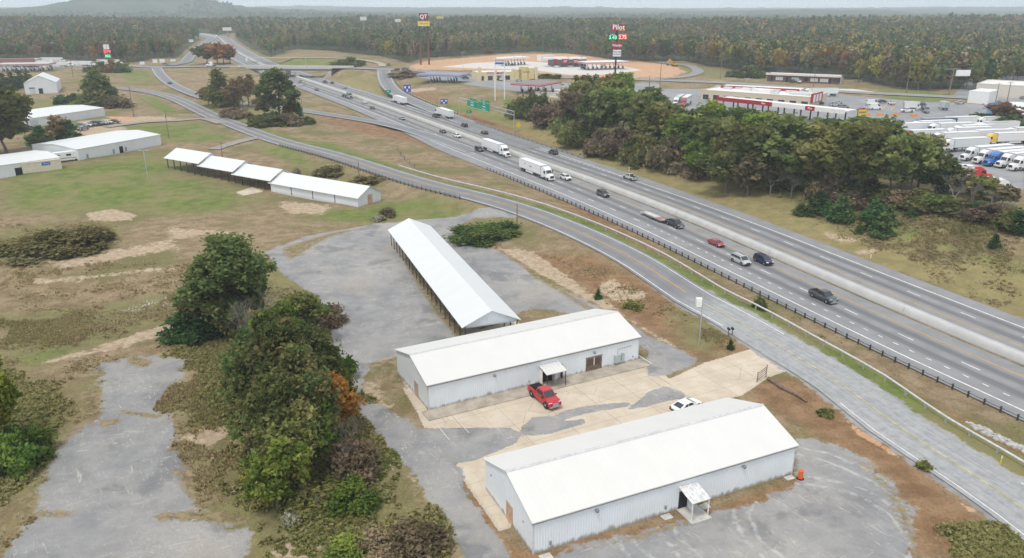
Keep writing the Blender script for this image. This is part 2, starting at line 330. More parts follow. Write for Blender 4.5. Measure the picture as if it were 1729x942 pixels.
COVER = {   # outlines traced on the ground, photo pixels cast onto the relief
 'stone': [   # old grey asphalt and crusher-run lots
  ([(447,425),(520,398),(640,377),(700,372),(790,360),(835,350),(905,362),(862,367),(800,368),(760,386),(768,398),(850,428),(905,468),(990,508),(1060,545),(1110,575),(1150,590),(1178,612),(1122,634),(1090,590),(1040,540),(900,520),(800,560),(700,590),(650,605),(615,635),(610,670),(655,690),(712,724),(760,728),(860,722),(845,742),(775,772),(690,790),(650,755),(605,700),(572,640),(552,560),(535,500),(480,465)], 1.0),
  ([(690,790),(770,775),(800,850),(860,942),(800,965),(760,905),(725,850)], 1.2),
  ([(1342,748),(1375,738),(1440,762),(1505,812),(1540,862),(1545,1000),(860,1000),(945,930),(1080,898),(1180,872),(1290,845),(1350,812)], 1.6),
  ([(165,612),(240,600),(318,606),(300,640),(262,690),(292,705),(300,760),(330,800),(338,870),(415,890),(420,1000),(-20,1000),(0,935),(62,872),(80,790),(100,755),(165,700),(172,660)], 2.2),
  ([(880,722),(900,704),(935,702),(955,692),(1000,684),(1062,679),(1066,685),(1010,694),(962,705),(945,712),(985,708),(990,715),(930,732),(880,736)], .25),
  ([(1060,690),(1095,662),(1122,652),(1150,662),(1172,678),(1140,674),(1095,686)], .25),
  ([(1095,636),(1130,632),(1160,618),(1182,606),(1100,590),(1090,608)], .4),
  ([(738,722),(855,722),(880,730),(878,745),(800,778),(735,790),(690,795)], .5)],
 'slab': [    # tan concrete
  ([(716,722),(706,700),(730,694),(1078,610),(1100,612),(1113,622),(1130,640),(1190,612),(1272,588),(1342,622),(1300,636),(1252,668),(1215,676),(830,775),(765,788),(800,762),(850,738),(760,728)], .3),
  ([(765,786),(832,772),(858,878),(866,890),(842,897)], .25),
  ([(685,640),(728,700),(712,708),(676,650)], .2), ([(770,566),(870,540),(888,556),(786,580)], .2),
  ([(397,325),(425,316),(447,323),(412,330)], .4)],
 'green': [
  ([(0,283),(140,277),(255,258),(300,268),(345,300),(432,332),(400,352),(330,362),(220,358),(120,365),(0,352)], 9),
  ([(612,352),(655,340),(720,330),(800,350),(770,366),(690,378),(620,376),(540,372),(480,352)], 4),
  ([(185,214),(330,204),(400,236),(340,240),(280,240),(230,222)], 5), ([(235,160),(268,165),(305,188),(288,196),(250,180)], 4),
  ([(195,118),(250,120),(262,135),(220,140)], 4), ([(455,232),(560,240),(700,290),(800,322),(640,290),(520,255)], 5),
  ([(690,160),(740,175),(800,178),(860,200),(880,215),(800,190),(720,180)], 4), ([(845,160),(880,170),(930,190),(900,200),(850,185)], 3),
  ([(470,232),(420,245),(500,280),(600,300),(640,318),(560,300)], 4), ([(0,610),(100,575),(200,560),(280,545),(200,570),(60,620)], 3),
  ([(560,760),(640,790),(700,880),(740,942),(560,942),(520,880),(600,850)], 4), ([(400,100),(560,100),(620,106),(560,112),(420,108)], 6),
  ([(1300,318),(1420,340),(1700,430),(1729,460),(1600,420),(1400,370)], 6),
  ([(180,205),(60,190),(40,175),(100,165),(160,170)], 5), ([(1290,140),(1340,148),(1390,150),(1330,150)], 4), ([(1480,162),(1560,158),(1610,170),(1540,174)], 4), ([(1440,145),(1520,150),(1620,160),(1560,162)], 4), ([(860,150),(980,146),(990,152),(880,156)], 4)],
 'sand': [
  ([(62,862),(120,864),(126,872),(60,872)], .8), ([(250,868),(330,862),(400,870),(330,882),(258,880)], .8), ([(165,715),(200,708),(196,714),(170,722)], .6), ([(560,670),(640,640),(660,700),(640,760),(610,720)], 3),
  ([(838,418),(900,424),(965,470),(1000,498),(1060,512),(1100,505),(1085,490),(1030,472),(1005,480),(1040,520),(1068,545),(1110,574),(1152,592),(1120,570),(1050,535),(985,502),(905,460)], 1.0),
  ([(302,742),(340,715),(415,690),(440,705),(425,725),(352,756)], 1.2), ([(465,925),(505,908),(545,915),(530,945),(470,945)], .8), ([(615,612),(650,598),(680,600),(690,650),(660,640),(640,632)], 1.0),
  ([(140,362),(190,352),(232,362),(222,372),(160,374)], 1.2), ([(300,560),(215,585),(130,605),(60,615),(150,590),(290,545)], 1.4), ([(480,340),(560,345),(545,362),(490,362),(470,350)], 2),
  ([(60,480),(330,455),(420,430),(330,445),(200,460),(60,470)], 2), ([(450,430),(520,405),(560,430),(545,470),(490,468)], 2), ([(560,500),(578,640),(620,705),(680,790),(665,790),(600,720),(560,650),(545,560)], 1.0),
  ([(700,800),(740,860),(800,942),(776,942),(720,850),(690,810)], 1.2), ([(1395,835),(1380,790),(1400,800),(1410,840)], .6),
  ([(130,205),(240,196),(300,200),(210,212),(215,225),(160,232),(120,222)], 2), ([(1345,745),(1420,755),(1500,810),(1480,812),(1400,770)], 1.5), ([(280,380),(420,395),(330,400),(90,440),(100,455),(300,420)], 3),
  ([(1390,390),(1440,402),(1450,412),(1400,404)], 1), ([(1440,425),(1500,412),(1510,418),(1450,430)], 1), ([(690,150),(740,147),(735,152),(690,155)], 2)],
 'brush': [
  ([(1630,915),(1680,895),(1760,905),(1760,990),(1600,990)], 3),
  ([(0,388),(60,378),(170,372),(200,395),(185,425),(100,445),(0,450)], 5), ([(0,540),(80,520),(300,490),(330,520),(270,545),(150,590),(0,605)], 4),
  ([(300,560),(420,420),(480,440),(540,500),(580,600),(610,700),(640,770),(720,880),(760,960),(400,960),(360,880),(420,760),(400,640),(330,600)], 4),
  ([(0,600),(80,640),(150,690),(90,760),(60,860),(0,930)], 5), ([(880,190),(1000,215),(1100,280),(1300,320),(1450,340),(1600,360),(1729,390),(1729,330),(1560,320),(1300,262),(1100,205),(960,170)], 8),
  ([(770,385),(800,366),(860,366),(880,385),(850,408),(790,405)], 2), ([(345,210),(420,180),(530,190),(525,215),(400,205)], 6), ([(1130,520),(1160,520),(1250,560),(1200,600),(1150,585)], 3), ([(530,270),(620,296),(660,318),(560,300)], 4),
  ([(50,205),(150,185),(200,195),(150,215),(60,250)], 4), ([(740,545),(700,470),(660,410),(672,405),(760,560)], 1.0), ([(1350,130),(1300,112),(1100,110),(1190,130)], 8), ([(380,640),(300,680),(320,760),(400,830),(430,760)], 4),
  ([(650,150),(560,118),(600,125),(640,140)], 5), ([(690,128),(760,132),(770,138),(700,138)], 4)],
 'litter': [  # red-brown pine straw and bare clay
  ([(1260,655),(1300,638),(1340,635),(1450,700),(1600,830),(1729,935),(1729,990),(1640,960),(1545,930),(1500,805),(1380,735),(1300,690)], 3),
  ([(890,425),(1000,430),(1100,480),(1180,520),(1270,590),(1190,612),(1150,590),(1060,540),(960,470)], 4),
  ([(832,895),(900,940),(1000,905),(1180,868),(1340,806),(1362,812),(1350,830),(1180,888),(1000,925),(900,965),(800,965),(860,930)], 1.2), ([(768,790),(795,830),(850,900),(820,900),(765,800)], 1),
  ([(800,236),(900,290),(1060,390),(1250,500),(1450,610),(1729,760),(1729,800),(1440,625),(1240,515),(1050,400),(890,300)], 4), ([(460,250),(560,262),(640,300),(700,300),(600,270)], 5),
  ([(560,190),(660,215),(740,240),(800,262),(660,235),(540,205)], 6), ([(640,130),(660,150),(720,185),(820,225),(900,262),(1060,300),(900,235),(800,190),(740,160)], 8)],
 'clay': [    # orange graded clay of the new lot
  ([(690,112),(720,103),(850,92),(960,90),(1100,104),(1140,112),(1160,122),(1130,131),(1060,132),(960,128),(850,119),(760,118),(700,117)], 8),
  ([(1425,705),(1455,728),(1500,755),(1525,775),(1500,765),(1450,735)], .8), ([(1615,845),(1650,862),(1640,865)], .8), ([(1540,704),(1570,716),(1590,735),(1560,720)], .8), ([(180,196),(230,198),(220,204),(190,203)], 2)],
 'pale': [    # new white concrete aprons
  ([(745,113),(800,106),(880,103),(960,108),(1040,110),(1085,118),(1030,126),(960,126),(900,118),(830,116)], 5), ([(1290,148),(1440,150),(1500,158),(1440,156),(1300,152),(1210,146),(1235,142)], 3), ([(905,152),(960,150),(1000,158),(990,166),(930,164)], 2)],
 'weedy': [   # grass and dirt creeping over the lots
  ([(663,410),(672,402),(700,448),(788,560),(770,574),(728,522),(690,462)], .9), ([(58,858),(125,862),(130,875),(56,876)], .9), ([(250,865),(330,858),(412,866),(422,888),(330,884),(258,881)], 1.0), ([(285,785),(342,798),(350,855),(312,842)], 1.0), ([(165,711),(208,704),(204,717),(166,724)], .7), ([(140,640),(178,652),(168,705),(130,715)], 1.2), ([(215,596),(265,610),(245,624),(212,614)], .8), ([(15,905),(40,800),(78,788),(66,872)], 1.5), ([(612,614),(682,597),(692,662),(636,642)], 1.2), ([(690,800),(745,870),(790,942),(760,942),(700,850)], 1.2), ([(470,420),(560,392),(640,380),(560,400),(490,440)], 1.5), ([(860,432),(985,508),(1060,550),(1000,530),(900,470)], 1.2), ([(200,690),(280,700),(262,708),(205,700)], .6), ([(1440,770),(1505,815),(1545,870),(1550,942),(1520,900),(1490,830)], 1.6), ([(960,935),(1100,893),(1185,868),(1180,884),(1080,912)], 1.0)],
 'pave': [    # grey truck-stop paving
  ([(1080,165),(1120,150),(1200,150),(1210,143),(1260,146),(1400,158),(1560,172),(1729,178),(1729,320),(1680,318),(1600,300),(1540,240),(1440,222),(1330,198),(1200,200),(1110,185)], 2),
  ([(700,130),(730,126),(860,131),(980,142),(1110,140),(1120,150),(1060,165),(1000,168),(920,160),(860,152),(770,140)], 2), ([(1660,110),(1729,112),(1800,120),(1800,175),(1640,168),(1610,160)], 3), ([(0,112),(140,112),(230,110),(280,118),(190,112),(0,118)], 6)],
}
def build_ground():
    ys = np.concatenate([np.linspace(-60, 24, 22), np.geomspace(25, 8600, 860)]); us = np.linspace(-1, 1, 520); us = us*(.62+.38*us*us)
    Y, U = np.meshgrid(ys, us, indexing='ij'); X = U * (np.abs(Y)*.86 + 75); nr, nc = X.shape
    x, y = X.ravel(), Y.ravel(); z = ground(x, y)
    att = {}; r = np.hypot(x, y)
    for k, L in COVER.items():
        a = np.zeros(x.shape)
        for pts, soft in L:
            a = np.maximum(a, inside_soft(x, y, GM(pts), np.maximum(soft, r*.004)))
        att[k] = ('POINT', a)
    d, s, _ = dist_line(x, y, FRONT)
    verge = np.where(s > 0, 1, 0)*np.clip(1.6-np.abs(d-6.2)/2.2, 0, 1)*sst(430, 380, y)   # mown strip on the far side of the road
    att['green'] = ('POINT', np.maximum(att['green'][1], verge))
    grav = np.clip(1-(d-3.6)/2.6, 0, 1)*sst(150, 125, y)
    att['stone'] = ('POINT', np.maximum(att['stone'][1], grav))
    d2, s2, _ = dist_line(x, y, MEDC)
    dry = sst(17, 19, d2*(s2 > 0))*sst(44, 32, d2)*(s2 > 0)*sst(600, 560, y); att['hay'] = ('POINT', dry)
    wood = sst(0, 30, r - front_radius(np.arctan2(x, np.maximum(y, 1)))) * (d2 > 24) * (y > 200); att['wood'] = ('POINT', wood)
    z = z + wood*sst(2200, 3400, r)*((vnoise(x, y, 38, 8)-.2)*13 + (vnoise(x, y, 110, 9)-.3)*10)
    i = np.arange(nr*nc).reshape(nr, nc)
    f = np.stack([i[:-1,:-1], i[:-1,1:], i[1:,1:], i[1:,:-1]], -1).reshape(-1, 4)
    me = npmesh('ground', np.stack([x, y, z], 1), f, ground_mat(), True, att)
    struct(link('ground', me), 'rough land of dry grass, gravel lots, clay and wooded hills')
def ground_mat():
    m, t, b = newmat('ground_cover'); N = NT(t); p = N.pos()
    n1 = N.noise(p, 2.6, 5, .65); n2 = N.noise(p, .33, 5, .6); n3 = N.noise(p, .055, 4, .55); n4 = N.noise(p, .9, 5, .7, .4); nf = N.noise(p, 9, 3, .6)
    st = N.noise(N.scaled(N.scaled(p, (1,1,1), (0,0,R(-12))), (.12, .45, .5)), 1.0, 5, .65, .6)
    def mask(k, amp=.8, nn=n4, lo=.42, hi=.58):
        return N.ramp(N.math('ADD', N.attr(k).outputs['Fac'], N.math('MULTIPLY', N.math('SUBTRACT', nn, .5), amp)), lo, hi)
    ne = N.math('ADD', N.math('MULTIPLY', n2, .55), N.math('MULTIPLY', n4, .45))
    # dry field: tan, brown, olive
    dry = N.mix(N.ramp(n2, .32, .66), (.245,.175,.10), (.39,.295,.185))
    dry = N.mix(N.ramp(n3, .45, .66), dry, (.20,.185,.075)); dry = N.mix(N.ramp(n1, .42, .72, 0, .55), dry, (.10,.078,.042))
    dry = N.mix(N.ramp(st, .55, .72, 0, .5), dry, (.42,.33,.22))
    hay = N.mix(N.ramp(n2, .35, .65), (.255,.215,.095), (.33,.275,.125)); hay = N.mix(N.ramp(n4, .5, .75, 0, .6), hay, (.175,.175,.06))
    col = N.mix(mask('hay', 1.6, ne, .3, .7), dry, hay)
    lit = N.mix(N.ramp(n2, .35, .65), (.225,.13,.068), (.345,.215,.12)); lit = N.mix(N.ramp(n1, .5, .75, 0, .7), lit, (.10,.062,.034)); lit = N.mix(N.ramp(n4, .56, .75, 0, .6), lit, (.19,.17,.07))
    col = N.mix(mask('litter', 1.8, ne, .25, .75), col, lit)
    gr = N.mix(N.ramp(n2, .3, .7), (.115,.165,.038), (.215,.245,.07)); gr = N.mix(N.ramp(n1, .5, .8, 0, .5), gr, (.06,.085,.02)); gr = N.mix(N.ramp(n3, .47, .62, 0, .7), gr, (.27,.225,.115)); gr = N.mix(N.ramp(N.noise(p, .14, 4, .65), .52, .7, 0, .6), gr, (.25,.22,.10))
    col = N.mix(mask('green', 1.9, ne, .15, .95), col, gr)
    br = N.mix(N.ramp(n2, .3, .7), (.19,.17,.08), (.27,.245,.105)); br = N.mix(N.ramp(n1, .45, .75, 0, .6), br, (.12,.10,.055)); br = N.mix(N.ramp(n4, .58, .7, 0, .6), br, (.25,.17,.10))
    col = N.mix(mask('brush', 1.8, ne, .1, .95), col, br)
    sa = N.mix(N.ramp(n4, .35, .65), (.40,.29,.19), (.56,.45,.33)); sa = N.mix(N.ramp(n1, .55, .75, 0, .6), sa, (.25,.17,.10))
    col = N.mix(mask('sand', 2.6, ne, .4, .75), col, sa)
    cl = N.mix(N.ramp(n2, .35, .65), (.56,.30,.16), (.62,.42,.27)); col = N.mix(mask('clay', 1.5, ne), col, cl)
    gn = N.noise(p, 4.5, 4, .75); gr_ = N.ramp(N.math('ADD', N.math('MULTIPLY', gn, .6), N.math('MULTIPLY', nf, .4)), .36, .64)
    col = N.mix(N.math('MULTIPLY', N.math('SUBTRACT', 1, gr_), .36), col, N.mix(.6, col, (.05,.04,.02))); col = N.mix(N.math('MULTIPLY', N.ramp(gn, .56, .7), .35), col, (.42,.35,.22))
    # wooded land far away
    w1 = N.noise(p, .05, 4, .7); w2 = N.noise(p, .009, 3, .6)
    wd = N.mix(N.ramp(w1, .35, .65), (.065,.08,.04), (.14,.125,.075)); wd = N.mix(N.ramp(w2, .4, .62, 0, .6), wd, (.05,.065,.03)); col = N.mix(mask('wood', .1), col, wd)
    # concrete
    vor = N.n('ShaderNodeTexVoronoi', feature='DISTANCE_TO_EDGE'); vor.inputs['Scale'].default_value = .16; N.link(N.mix(.06, p, N.n('ShaderNodeTexNoise').outputs['Color']), vor.inputs['Vector'])
    co = N.mix(N.ramp(n2, .3, .7), (.50,.42,.32), (.60,.52,.41)); co = N.mix(N.ramp(n3, .5, .7, 0, .5), co, (.44,.37,.285)); co = N.mix(N.ramp(n1, .58, .8, 0, .35), co, (.25,.21,.16))
    co = N.mix(N.math('MULTIPLY', N.ramp(vor.outputs[0], .002, .007, .4, 0), N.ramp(n3, .46, .56)), co, (.12,.09,.06))
    rp = N.n('ShaderNodeSeparateXYZ'); N.link(N.scaled(p, (1,1,1), (0,0,-R(27.4))), rp.inputs[0])
    for ax_, pd_ in ((0, 6.1), (1, 4.6)):
        fr_ = N.math('ABSOLUTE', N.math('SUBTRACT', N.math('FRACT', N.math('MULTIPLY', rp.outputs[ax_], 1/pd_)), .5)); co = N.mix(N.ramp(fr_, .003, .012, .55, 0), co, (.22,.18,.13))
    co = N.mix(N.ramp(N.noise(p, .7, 5, .7), .55, .75, 0, .45), co, (.38,.33,.27))
    sm = N.math('MULTIPLY', mask('slab', .9, n1, .45, .55), 1)
    col = N.mix(sm, col, co)
    # crusher-run / weathered asphalt with pale scuffs and dirt
    g = N.mix(N.ramp(n2, .3, .7), (.225,.224,.226), (.305,.30,.294)); g = N.mix(N.ramp(n3, .42, .66, 0, .8), g, (.385,.365,.335)); g = N.mix(N.ramp(N.noise(p, .11, 4, .6), .52, .66, 0, .75), g, (.165,.168,.176))
    sp = N.noise(p, 1.7, 5, .7); g = N.mix(N.ramp(sp, .57, .72, 0, .45), g, (.46,.45,.43)); g = N.mix(N.ramp(sp, .42, .28, 0, .35), g, (.15,.153,.16))
    scf = N.math('MAXIMUM', N.noise(N.scaled(N.scaled(p, (1,1,1), (0,0,R(58))), (.35, 1.6, 1)), 1.0, 6, .75, 1.8), N.math('SUBTRACT', N.noise(N.scaled(N.scaled(p, (1,1,1), (0,0,R(-22))), (.3, 1.5, 1)), .8, 6, .75, 1.2), .015)); g = N.mix(N.math('MULTIPLY', N.ramp(scf, .56, .65, 0, .68), N.ramp(N.noise(p, .13, 3, .6), .36, .54)), g, (.50,.46,.40))
    g = N.mix(N.ramp(n4, .60, .74, 0, .8), g, (.38,.31,.225)); g = N.mix(N.ramp(N.noise(p, .06, 5, .65, .5), .54, .66, 0, .5), g, (.36,.32,.265)); g = N.mix(N.ramp(nf, .45, .8, 0, .3), g, (.10,.10,.105))
    cpos = G(1335, 870)
    for cx_, cy_, r0 in ((cpos[0], cpos[1], 12.6), (cpos[0], cpos[1], 14.3), (cpos[0]-1.5, cpos[1]+3, 17.0), (cpos[0]-1.5, cpos[1]+3, 18.6), (cpos[0]+3, cpos[1]-2, 7.5), (cpos[0]+3, cpos[1]-2, 9.1)):   # turning tyre tracks
        vs_ = N.n('ShaderNodeVectorMath', operation='DISTANCE'); sc_ = N.n('ShaderNodeVectorMath', operation='MULTIPLY'); N.link(p, sc_.inputs[0]); sc_.inputs[1].default_value = (1, 1, 0); N.link(sc_.outputs[0], vs_.inputs[0]); vs_.inputs[1].default_value = (cx_, cy_, 0)
        rr_ = N.math('ABSOLUTE', N.math('SUBTRACT', N.math('ADD', vs_.outputs['Value'], N.math('MULTIPLY', N.math('SUBTRACT', n2, .5), 1.6)), r0)); g = N.mix(N.math('MULTIPLY', N.ramp(rr_, .08, .38, .55, 0), N.ramp(n4, .4, .6)), g, (.50,.50,.49))
    vo2 = N.n('ShaderNodeTexVoronoi', feature='DISTANCE_TO_EDGE'); vo2.inputs['Scale'].default_value = .45; N.link(p, vo2.inputs['Vector'])
    g = N.mix(N.math('MULTIPLY', N.ramp(vo2.outputs[0], .003, .02, .22, 0), N.ramp(n3, .5, .6)), g, (.14,.13,.12))
    col = N.mix(mask('stone', 2.0, ne, .42, .58), col, g)
    wdc = N.mix(N.ramp(n4, .38, .62), (.15,.12,.06), (.30,.235,.14)); wdc = N.mix(N.ramp(n2, .5, .7, 0, .6), wdc, (.16,.175,.06)); col = N.mix(mask('weedy', 2.4, N.math('ADD', N.math('MULTIPLY', n4, .6), N.math('MULTIPLY', n1, .4)), .5, .85), col, wdc)
    pv = N.mix(N.ramp(n2, .3, .7), (.23,.235,.245), (.29,.29,.29)); pv = N.mix(N.ramp(n3, .45, .6, 0, .5), pv, (.34,.335,.325)); col = N.mix(mask('pave', .2), col, pv)
    col = N.mix(mask('pale', .2), col, (.60,.57,.54))
    t.links.new(col, b.inputs['Base Color']); b.inputs['Roughness'].default_value = .95; b.inputs['Specular IOR Level'].default_value = .12
    hb = N.math('ADD', N.math('MULTIPLY', n1, .8), n4)
    N.bump(N.math('MULTIPLY', hb, N.math('SUBTRACT', 1, N.math('MULTIPLY', N.math('MAXIMUM', N.attr('stone').outputs['Fac'], N.math('MAXIMUM', N.attr('slab').outputs['Fac'], N.attr('pave').outputs['Fac'])), .8))), .8, .4, b); return m
# front edge of the woods, as distance from the camera against bearing
_fe = [(-150,114),(0,103),(100,101),(200,108),(235,106),(262,99),(300,98),(318,82),(345,66),(362,60),(398,60),(402,84),(440,92),(500,84),(560,87),(600,92),(640,96),(690,108),(715,99),(760,97),(850,91),(900,88),(960,92),(1040,103),(1100,106),(1150,104),(1190,112),(1260,124),(1330,124),(1430,134),(1500,148),(1560,154),(1650,152),(1729,142),(1900,140)]
_fw_pts = np.array([P(u, v, 5.0) for u, v in _fe]); _fa = np.arctan2(_fw_pts[:,0], _fw_pts[:,1]); _fr = np.hypot(_fw_pts[:,0], _fw_pts[:,1])
def front_radius(a): return np.interp(a, _fa, _fr)
build_ground()

# ------------------------------------------------------------------ roads
def frame(L):
    d = np.gradient(L[:, :2], axis=0); d /= np.linalg.norm(d, axis=1)[:, None]; n = np.stack([d[:,1], -d[:,0]], 1)
    s = np.concatenate([[0], np.cumsum(np.linalg.norm(np.diff(L[:, :2], axis=0), axis=1))]); return d, n, s
def ribbon(name, L, a, b, mat, dz=0., label=None):
    """road sheet between offsets a<b (arrays or numbers, metres right of the line)"""
    d, n, s = frame(L); a = np.broadcast_to(a, s.shape); b = np.broadcast_to(b, s.shape); k = 7
    v = []; uv = []
    for j in range(k):
        o = a + (b-a)*j/(k-1); q = L[:, :2] + n*o[:, None]; v.append(np.column_stack([q, L[:, 2] + dz])); uv.append(np.column_stack([o, s]))
    v = np.stack(v, 1).reshape(-1, 3); uv = np.stack(uv, 1).reshape(-1, 2); i = np.arange(len(s)*k).reshape(-1, k)
    f = np.stack([i[:-1,:-1], i[:-1,1:], i[1:,1:], i[1:,:-1]], -1).reshape(-1, 4)
    me = npmesh(name, v, f, mat, True, {'across': ('POINT', uv[:,0]), 'along': ('POINT', uv[:,1])})
    return struct(link(name, me), label)
def stripes(L, items, dz0):
    """painted lines; items: (offset fn or number, width, dash, gap, start s, end s, phase)"""
    d, n, s = frame(L); v = []; f = []
    for off, w, dash, gap, s0, s1, ph in items:
        s1 = min(s1, s[-1]); segs = []
        if dash == 0:
            q = np.arange(s0, s1, 6.); segs = [(a, min(a+6., s1)) for a in q]
        else:
            q = np.arange(s0+ph, s1-dash, dash+gap); segs = [(a, a+dash) for a in q]
        for a, e in segs:
            k = len(v)
            for sv in (a, e):
                o = off(sv) if callable(off) else off
                x = np.interp(sv, s, L[:,0]); y = np.interp(sv, s, L[:,1]); z = np.interp(sv, s, L[:,2]); nx = np.interp(sv, s, n[:,0]); ny = np.interp(sv, s, n[:,1])
                ww = w; dz = dz0 + .00006*math.hypot(x, y)
                v += [(x+nx*(o-ww/2), y+ny*(o-ww/2), z+dz), (x+nx*(o+ww/2), y+ny*(o+ww/2), z+dz)]
            f.append((k, k+1, k+3, k+2))
    return np.array(v), np.array(f)
def paint(name, L, items, mat, dz=.012):
    v, f = stripes(L, items, dz); return struct(link(name, npmesh(name, v, f, mat)))
def road_mat(name, base, dark, tracks, gravel=0.):
    m, t, b = newmat(name); N = NT(t); p = N.pos()
    ac = N.attr('across').outputs['Fac']; al = N.attr('along').outputs['Fac']
    cv = N.n('ShaderNodeCombineXYZ'); N.link(N.math('MULTIPLY', ac, .8), cv.inputs[0]); N.link(N.math('MULTIPLY', al, .018), cv.inputs[1])
    s1 = N.noise(cv.outputs[0], 1.6, 4, .6); n1 = N.noise(p, .25, 4, .6); nf = N.noise(p, 5, 3, .6)
    c = N.mix(N.ramp(n1, .3, .7), tuple(x*.9 for x in base), tuple(x*1.1 for x in base))
    for o, wd, am in tracks:
        dd = N.math('ABSOLUTE', N.math('SUBTRACT', ac, o)); c = N.mix(N.math('MULTIPLY', N.ramp(dd, wd*.2, wd, am, 0), N.ramp(s1, .2, .6, .5, 1)), c, dark)
    c = N.mix(N.ramp(s1, .5, .75, 0, .35), c, tuple(x*1.3 for x in base)); c = N.mix(N.ramp(nf, .5, .8, 0, .18), c, tuple(x*.5 for x in base))
    if gravel:
        c = N.mix(N.ramp(N.math('ADD', al, N.math('MULTIPLY', N.math('SUBTRACT', n1, .5), 16)), gravel+6, gravel-6), c, N.mix(N.math('ADD', N.math('MULTIPLY', N.ramp(N.noise(cv.outputs[0], 2, 5, .7), .35, .65), .45), N.math('MULTIPLY', N.ramp(N.noise(p, .8, 5, .75, .5), .35, .65), .55)), (.25,.255,.26), (.39,.39,.385)))
    t.links.new(c, b.inputs['Base Color']); b.inputs['Roughness'].default_value = .85; b.inputs['Specular IOR Level'].default_value = .2
    N.bump(nf, .2, .02, b); return m
PW = M('road_paint_white', (.72,.72,.70), rough=.6, var=.18, scale=1.5); PY = M('road_paint_yellow', (.58,.34,.07), rough=.6, var=.15, scale=1.5)
PYF = M('worn_yellow_paint', (.40,.36,.22), rough=.8, var=.25, scale=.8)
IA = road_mat('interstate_asphalt', (.25,.25,.252), (.14,.142,.146), [(-6.1,1.5,.95),(-9.8,1.5,.95),(8.3,1.4,.95),(12.0,1.4,.95)])
dM, nM, sM = frame(MED)
yM = MED[:, 1]
def s_at(y): return float(np.interp(y, yM, sM))
la = np.interp(yM, [60, 110, 190, 300, 360, 700, 2000], [-16.2, -16.6, -18.2, -20.5, -17.5, -15.5, -14]); rb = np.interp(yM, [60, 150, 200, 300, 360, 420, 700, 2000], [17.2, 17.2, 18, 20, 18, 17, 16.5, 15])
ribbon('interstate_left_carriageway', MED, la, -1.0*np.ones_like(la), IA, 0, 'grey multi-lane interstate carriageway with oncoming traffic')
ribbon('interstate_right_carriageway', MED, 1.0*np.ones_like(rb), rb, IA, 0, 'grey interstate carriageway with receding traffic')
SE = sM[-1]
Eo = lambda s: float(np.interp(s, [s_at(60), s_at(110), s_at(200), s_at(315)], [-13.6, -14.0, -15.0, -15.6]))
wl = [(-7.9, .2, 3.05, 8.6, 0, SE, 1.2), (Eo, .26, 0, 0, 0, s_at(318), 0), (-11.6, .2, .95, 2.1, 0, s_at(190), 0), (-11.6, .2, 3.05, 8.6, s_at(190), s_at(318), 2), (-11.8, .24, 0, 0, s_at(318), SE, 0),
      (9.86, .2, 3.05, 8.6, 0, SE, 4), (lambda s: float(np.interp(s, [s_at(225), s_at(300), s_at(345)], [13.6, 16.4, 17])), .26, 0, 0, 0, s_at(345), 0), (13.6, .22, .95, 2.1, s_at(222), s_at(318), 0), (13.6, .24, 0, 0, s_at(318), SE, 0)]
paint('interstate_white_lines', MED, wl, PW); paint('interstate_yellow_lines', MED, [(-4.15, .2, 0, 0, 0, SE, 0), (6.0, .2, 0, 0, 0, SE, 0)], PY)
sF = frame(FRONT)[2]; yF = FRONT[:,1]; sy = lambda y: float(np.interp(y, yF, sF)); SFE = sF[-1]
FA = road_mat('frontage_asphalt', (.215,.215,.22), (.165,.165,.17), [(-1.8,1.1,.5),(1.8,1.1,.5)], gravel=sy(127))
ribbon('frontage_road', FRONT, -4.3, 4.3, FA, 0.0, 'two-lane frontage road, gravel-dusted at its near end')
paint('frontage_white_lines', FRONT, [(-3.55, .18, 0, 0, sy(118), SFE, 0), (3.55, .16, 0, 0, sy(112), SFE, 0), (-3.6, .13, 0, 0, sy(62), sy(92), 0), (3.6, .12, 0, 0, sy(58), sy(72), 0)], PW)
paint('frontage_yellow_lines', FRONT, [(-.14, .12, 0, 0, sy(131), sy(260), 0), (.14, .12, 0, 0, sy(131), sy(260), 0)], PY)
paint('frontage_pale_line', FRONT, [(-.12, .13, 0, 0, sy(260), SFE, 0), (.14, .13, 0, 0, sy(260), SFE, 0)], M('pale_yellow_paint', (.62,.52,.33)))
paint('frontage_worn_line', FRONT, [(-.15, .3, 0, 0, sy(66), sy(128), 0)], PYF)
RA = road_mat('ramp_asphalt', (.225,.226,.23), (.16,.16,.165), [(0,1.8,.5)]); CA = road_mat('overpass_asphalt', (.27,.265,.255), (.2,.2,.2), [(-2,1.4,.5),(2,1.4,.5)]); GA = road_mat('lane_gravel', (.30,.27,.235), (.2,.2,.2), [(0,1.5,.3)])
ribbon('cross_road', CROSSW, -6.2, 6.2, CA, .05); ribbon('cross_road', CROSSE, -6.2, 6.2, CA, .05)
ribbon('exit_ramp', RAMPR, -5, 5.2, RA, .03); ribbon('exit_ramp', OFFL, -3.8, 3.8, RA, .03); ribbon('exit_ramp', RAMPN, -5, 5, RA, .03)
ribbon('service_road', LOOPE, -4, 4, CA, .02); ribbon('service_road', LOOPW, -3, 3, M('gravel_track', (.36,.31,.23)), .02)
ribbon('side_road', LANE, -2.6, 2.6, GA, .03); ribbon('side_road', SHEDLN, -2.3, 2.3, GA, .03)
for L, w in ((RAMPR, 4.1), (OFFL, 3.2), (RAMPN, 4.2), (CROSSW, 5.6), (CROSSE, 5.6)):
    e = frame(L)[2][-1]
    paint('edge_lines', L, [(-w, .22, 0, 0, 0, e if L is not RAMPR else e-75, 0), (w, .22, 0, 0, 0, e if L is not RAMPR else e-75, 0)], PW, .07)
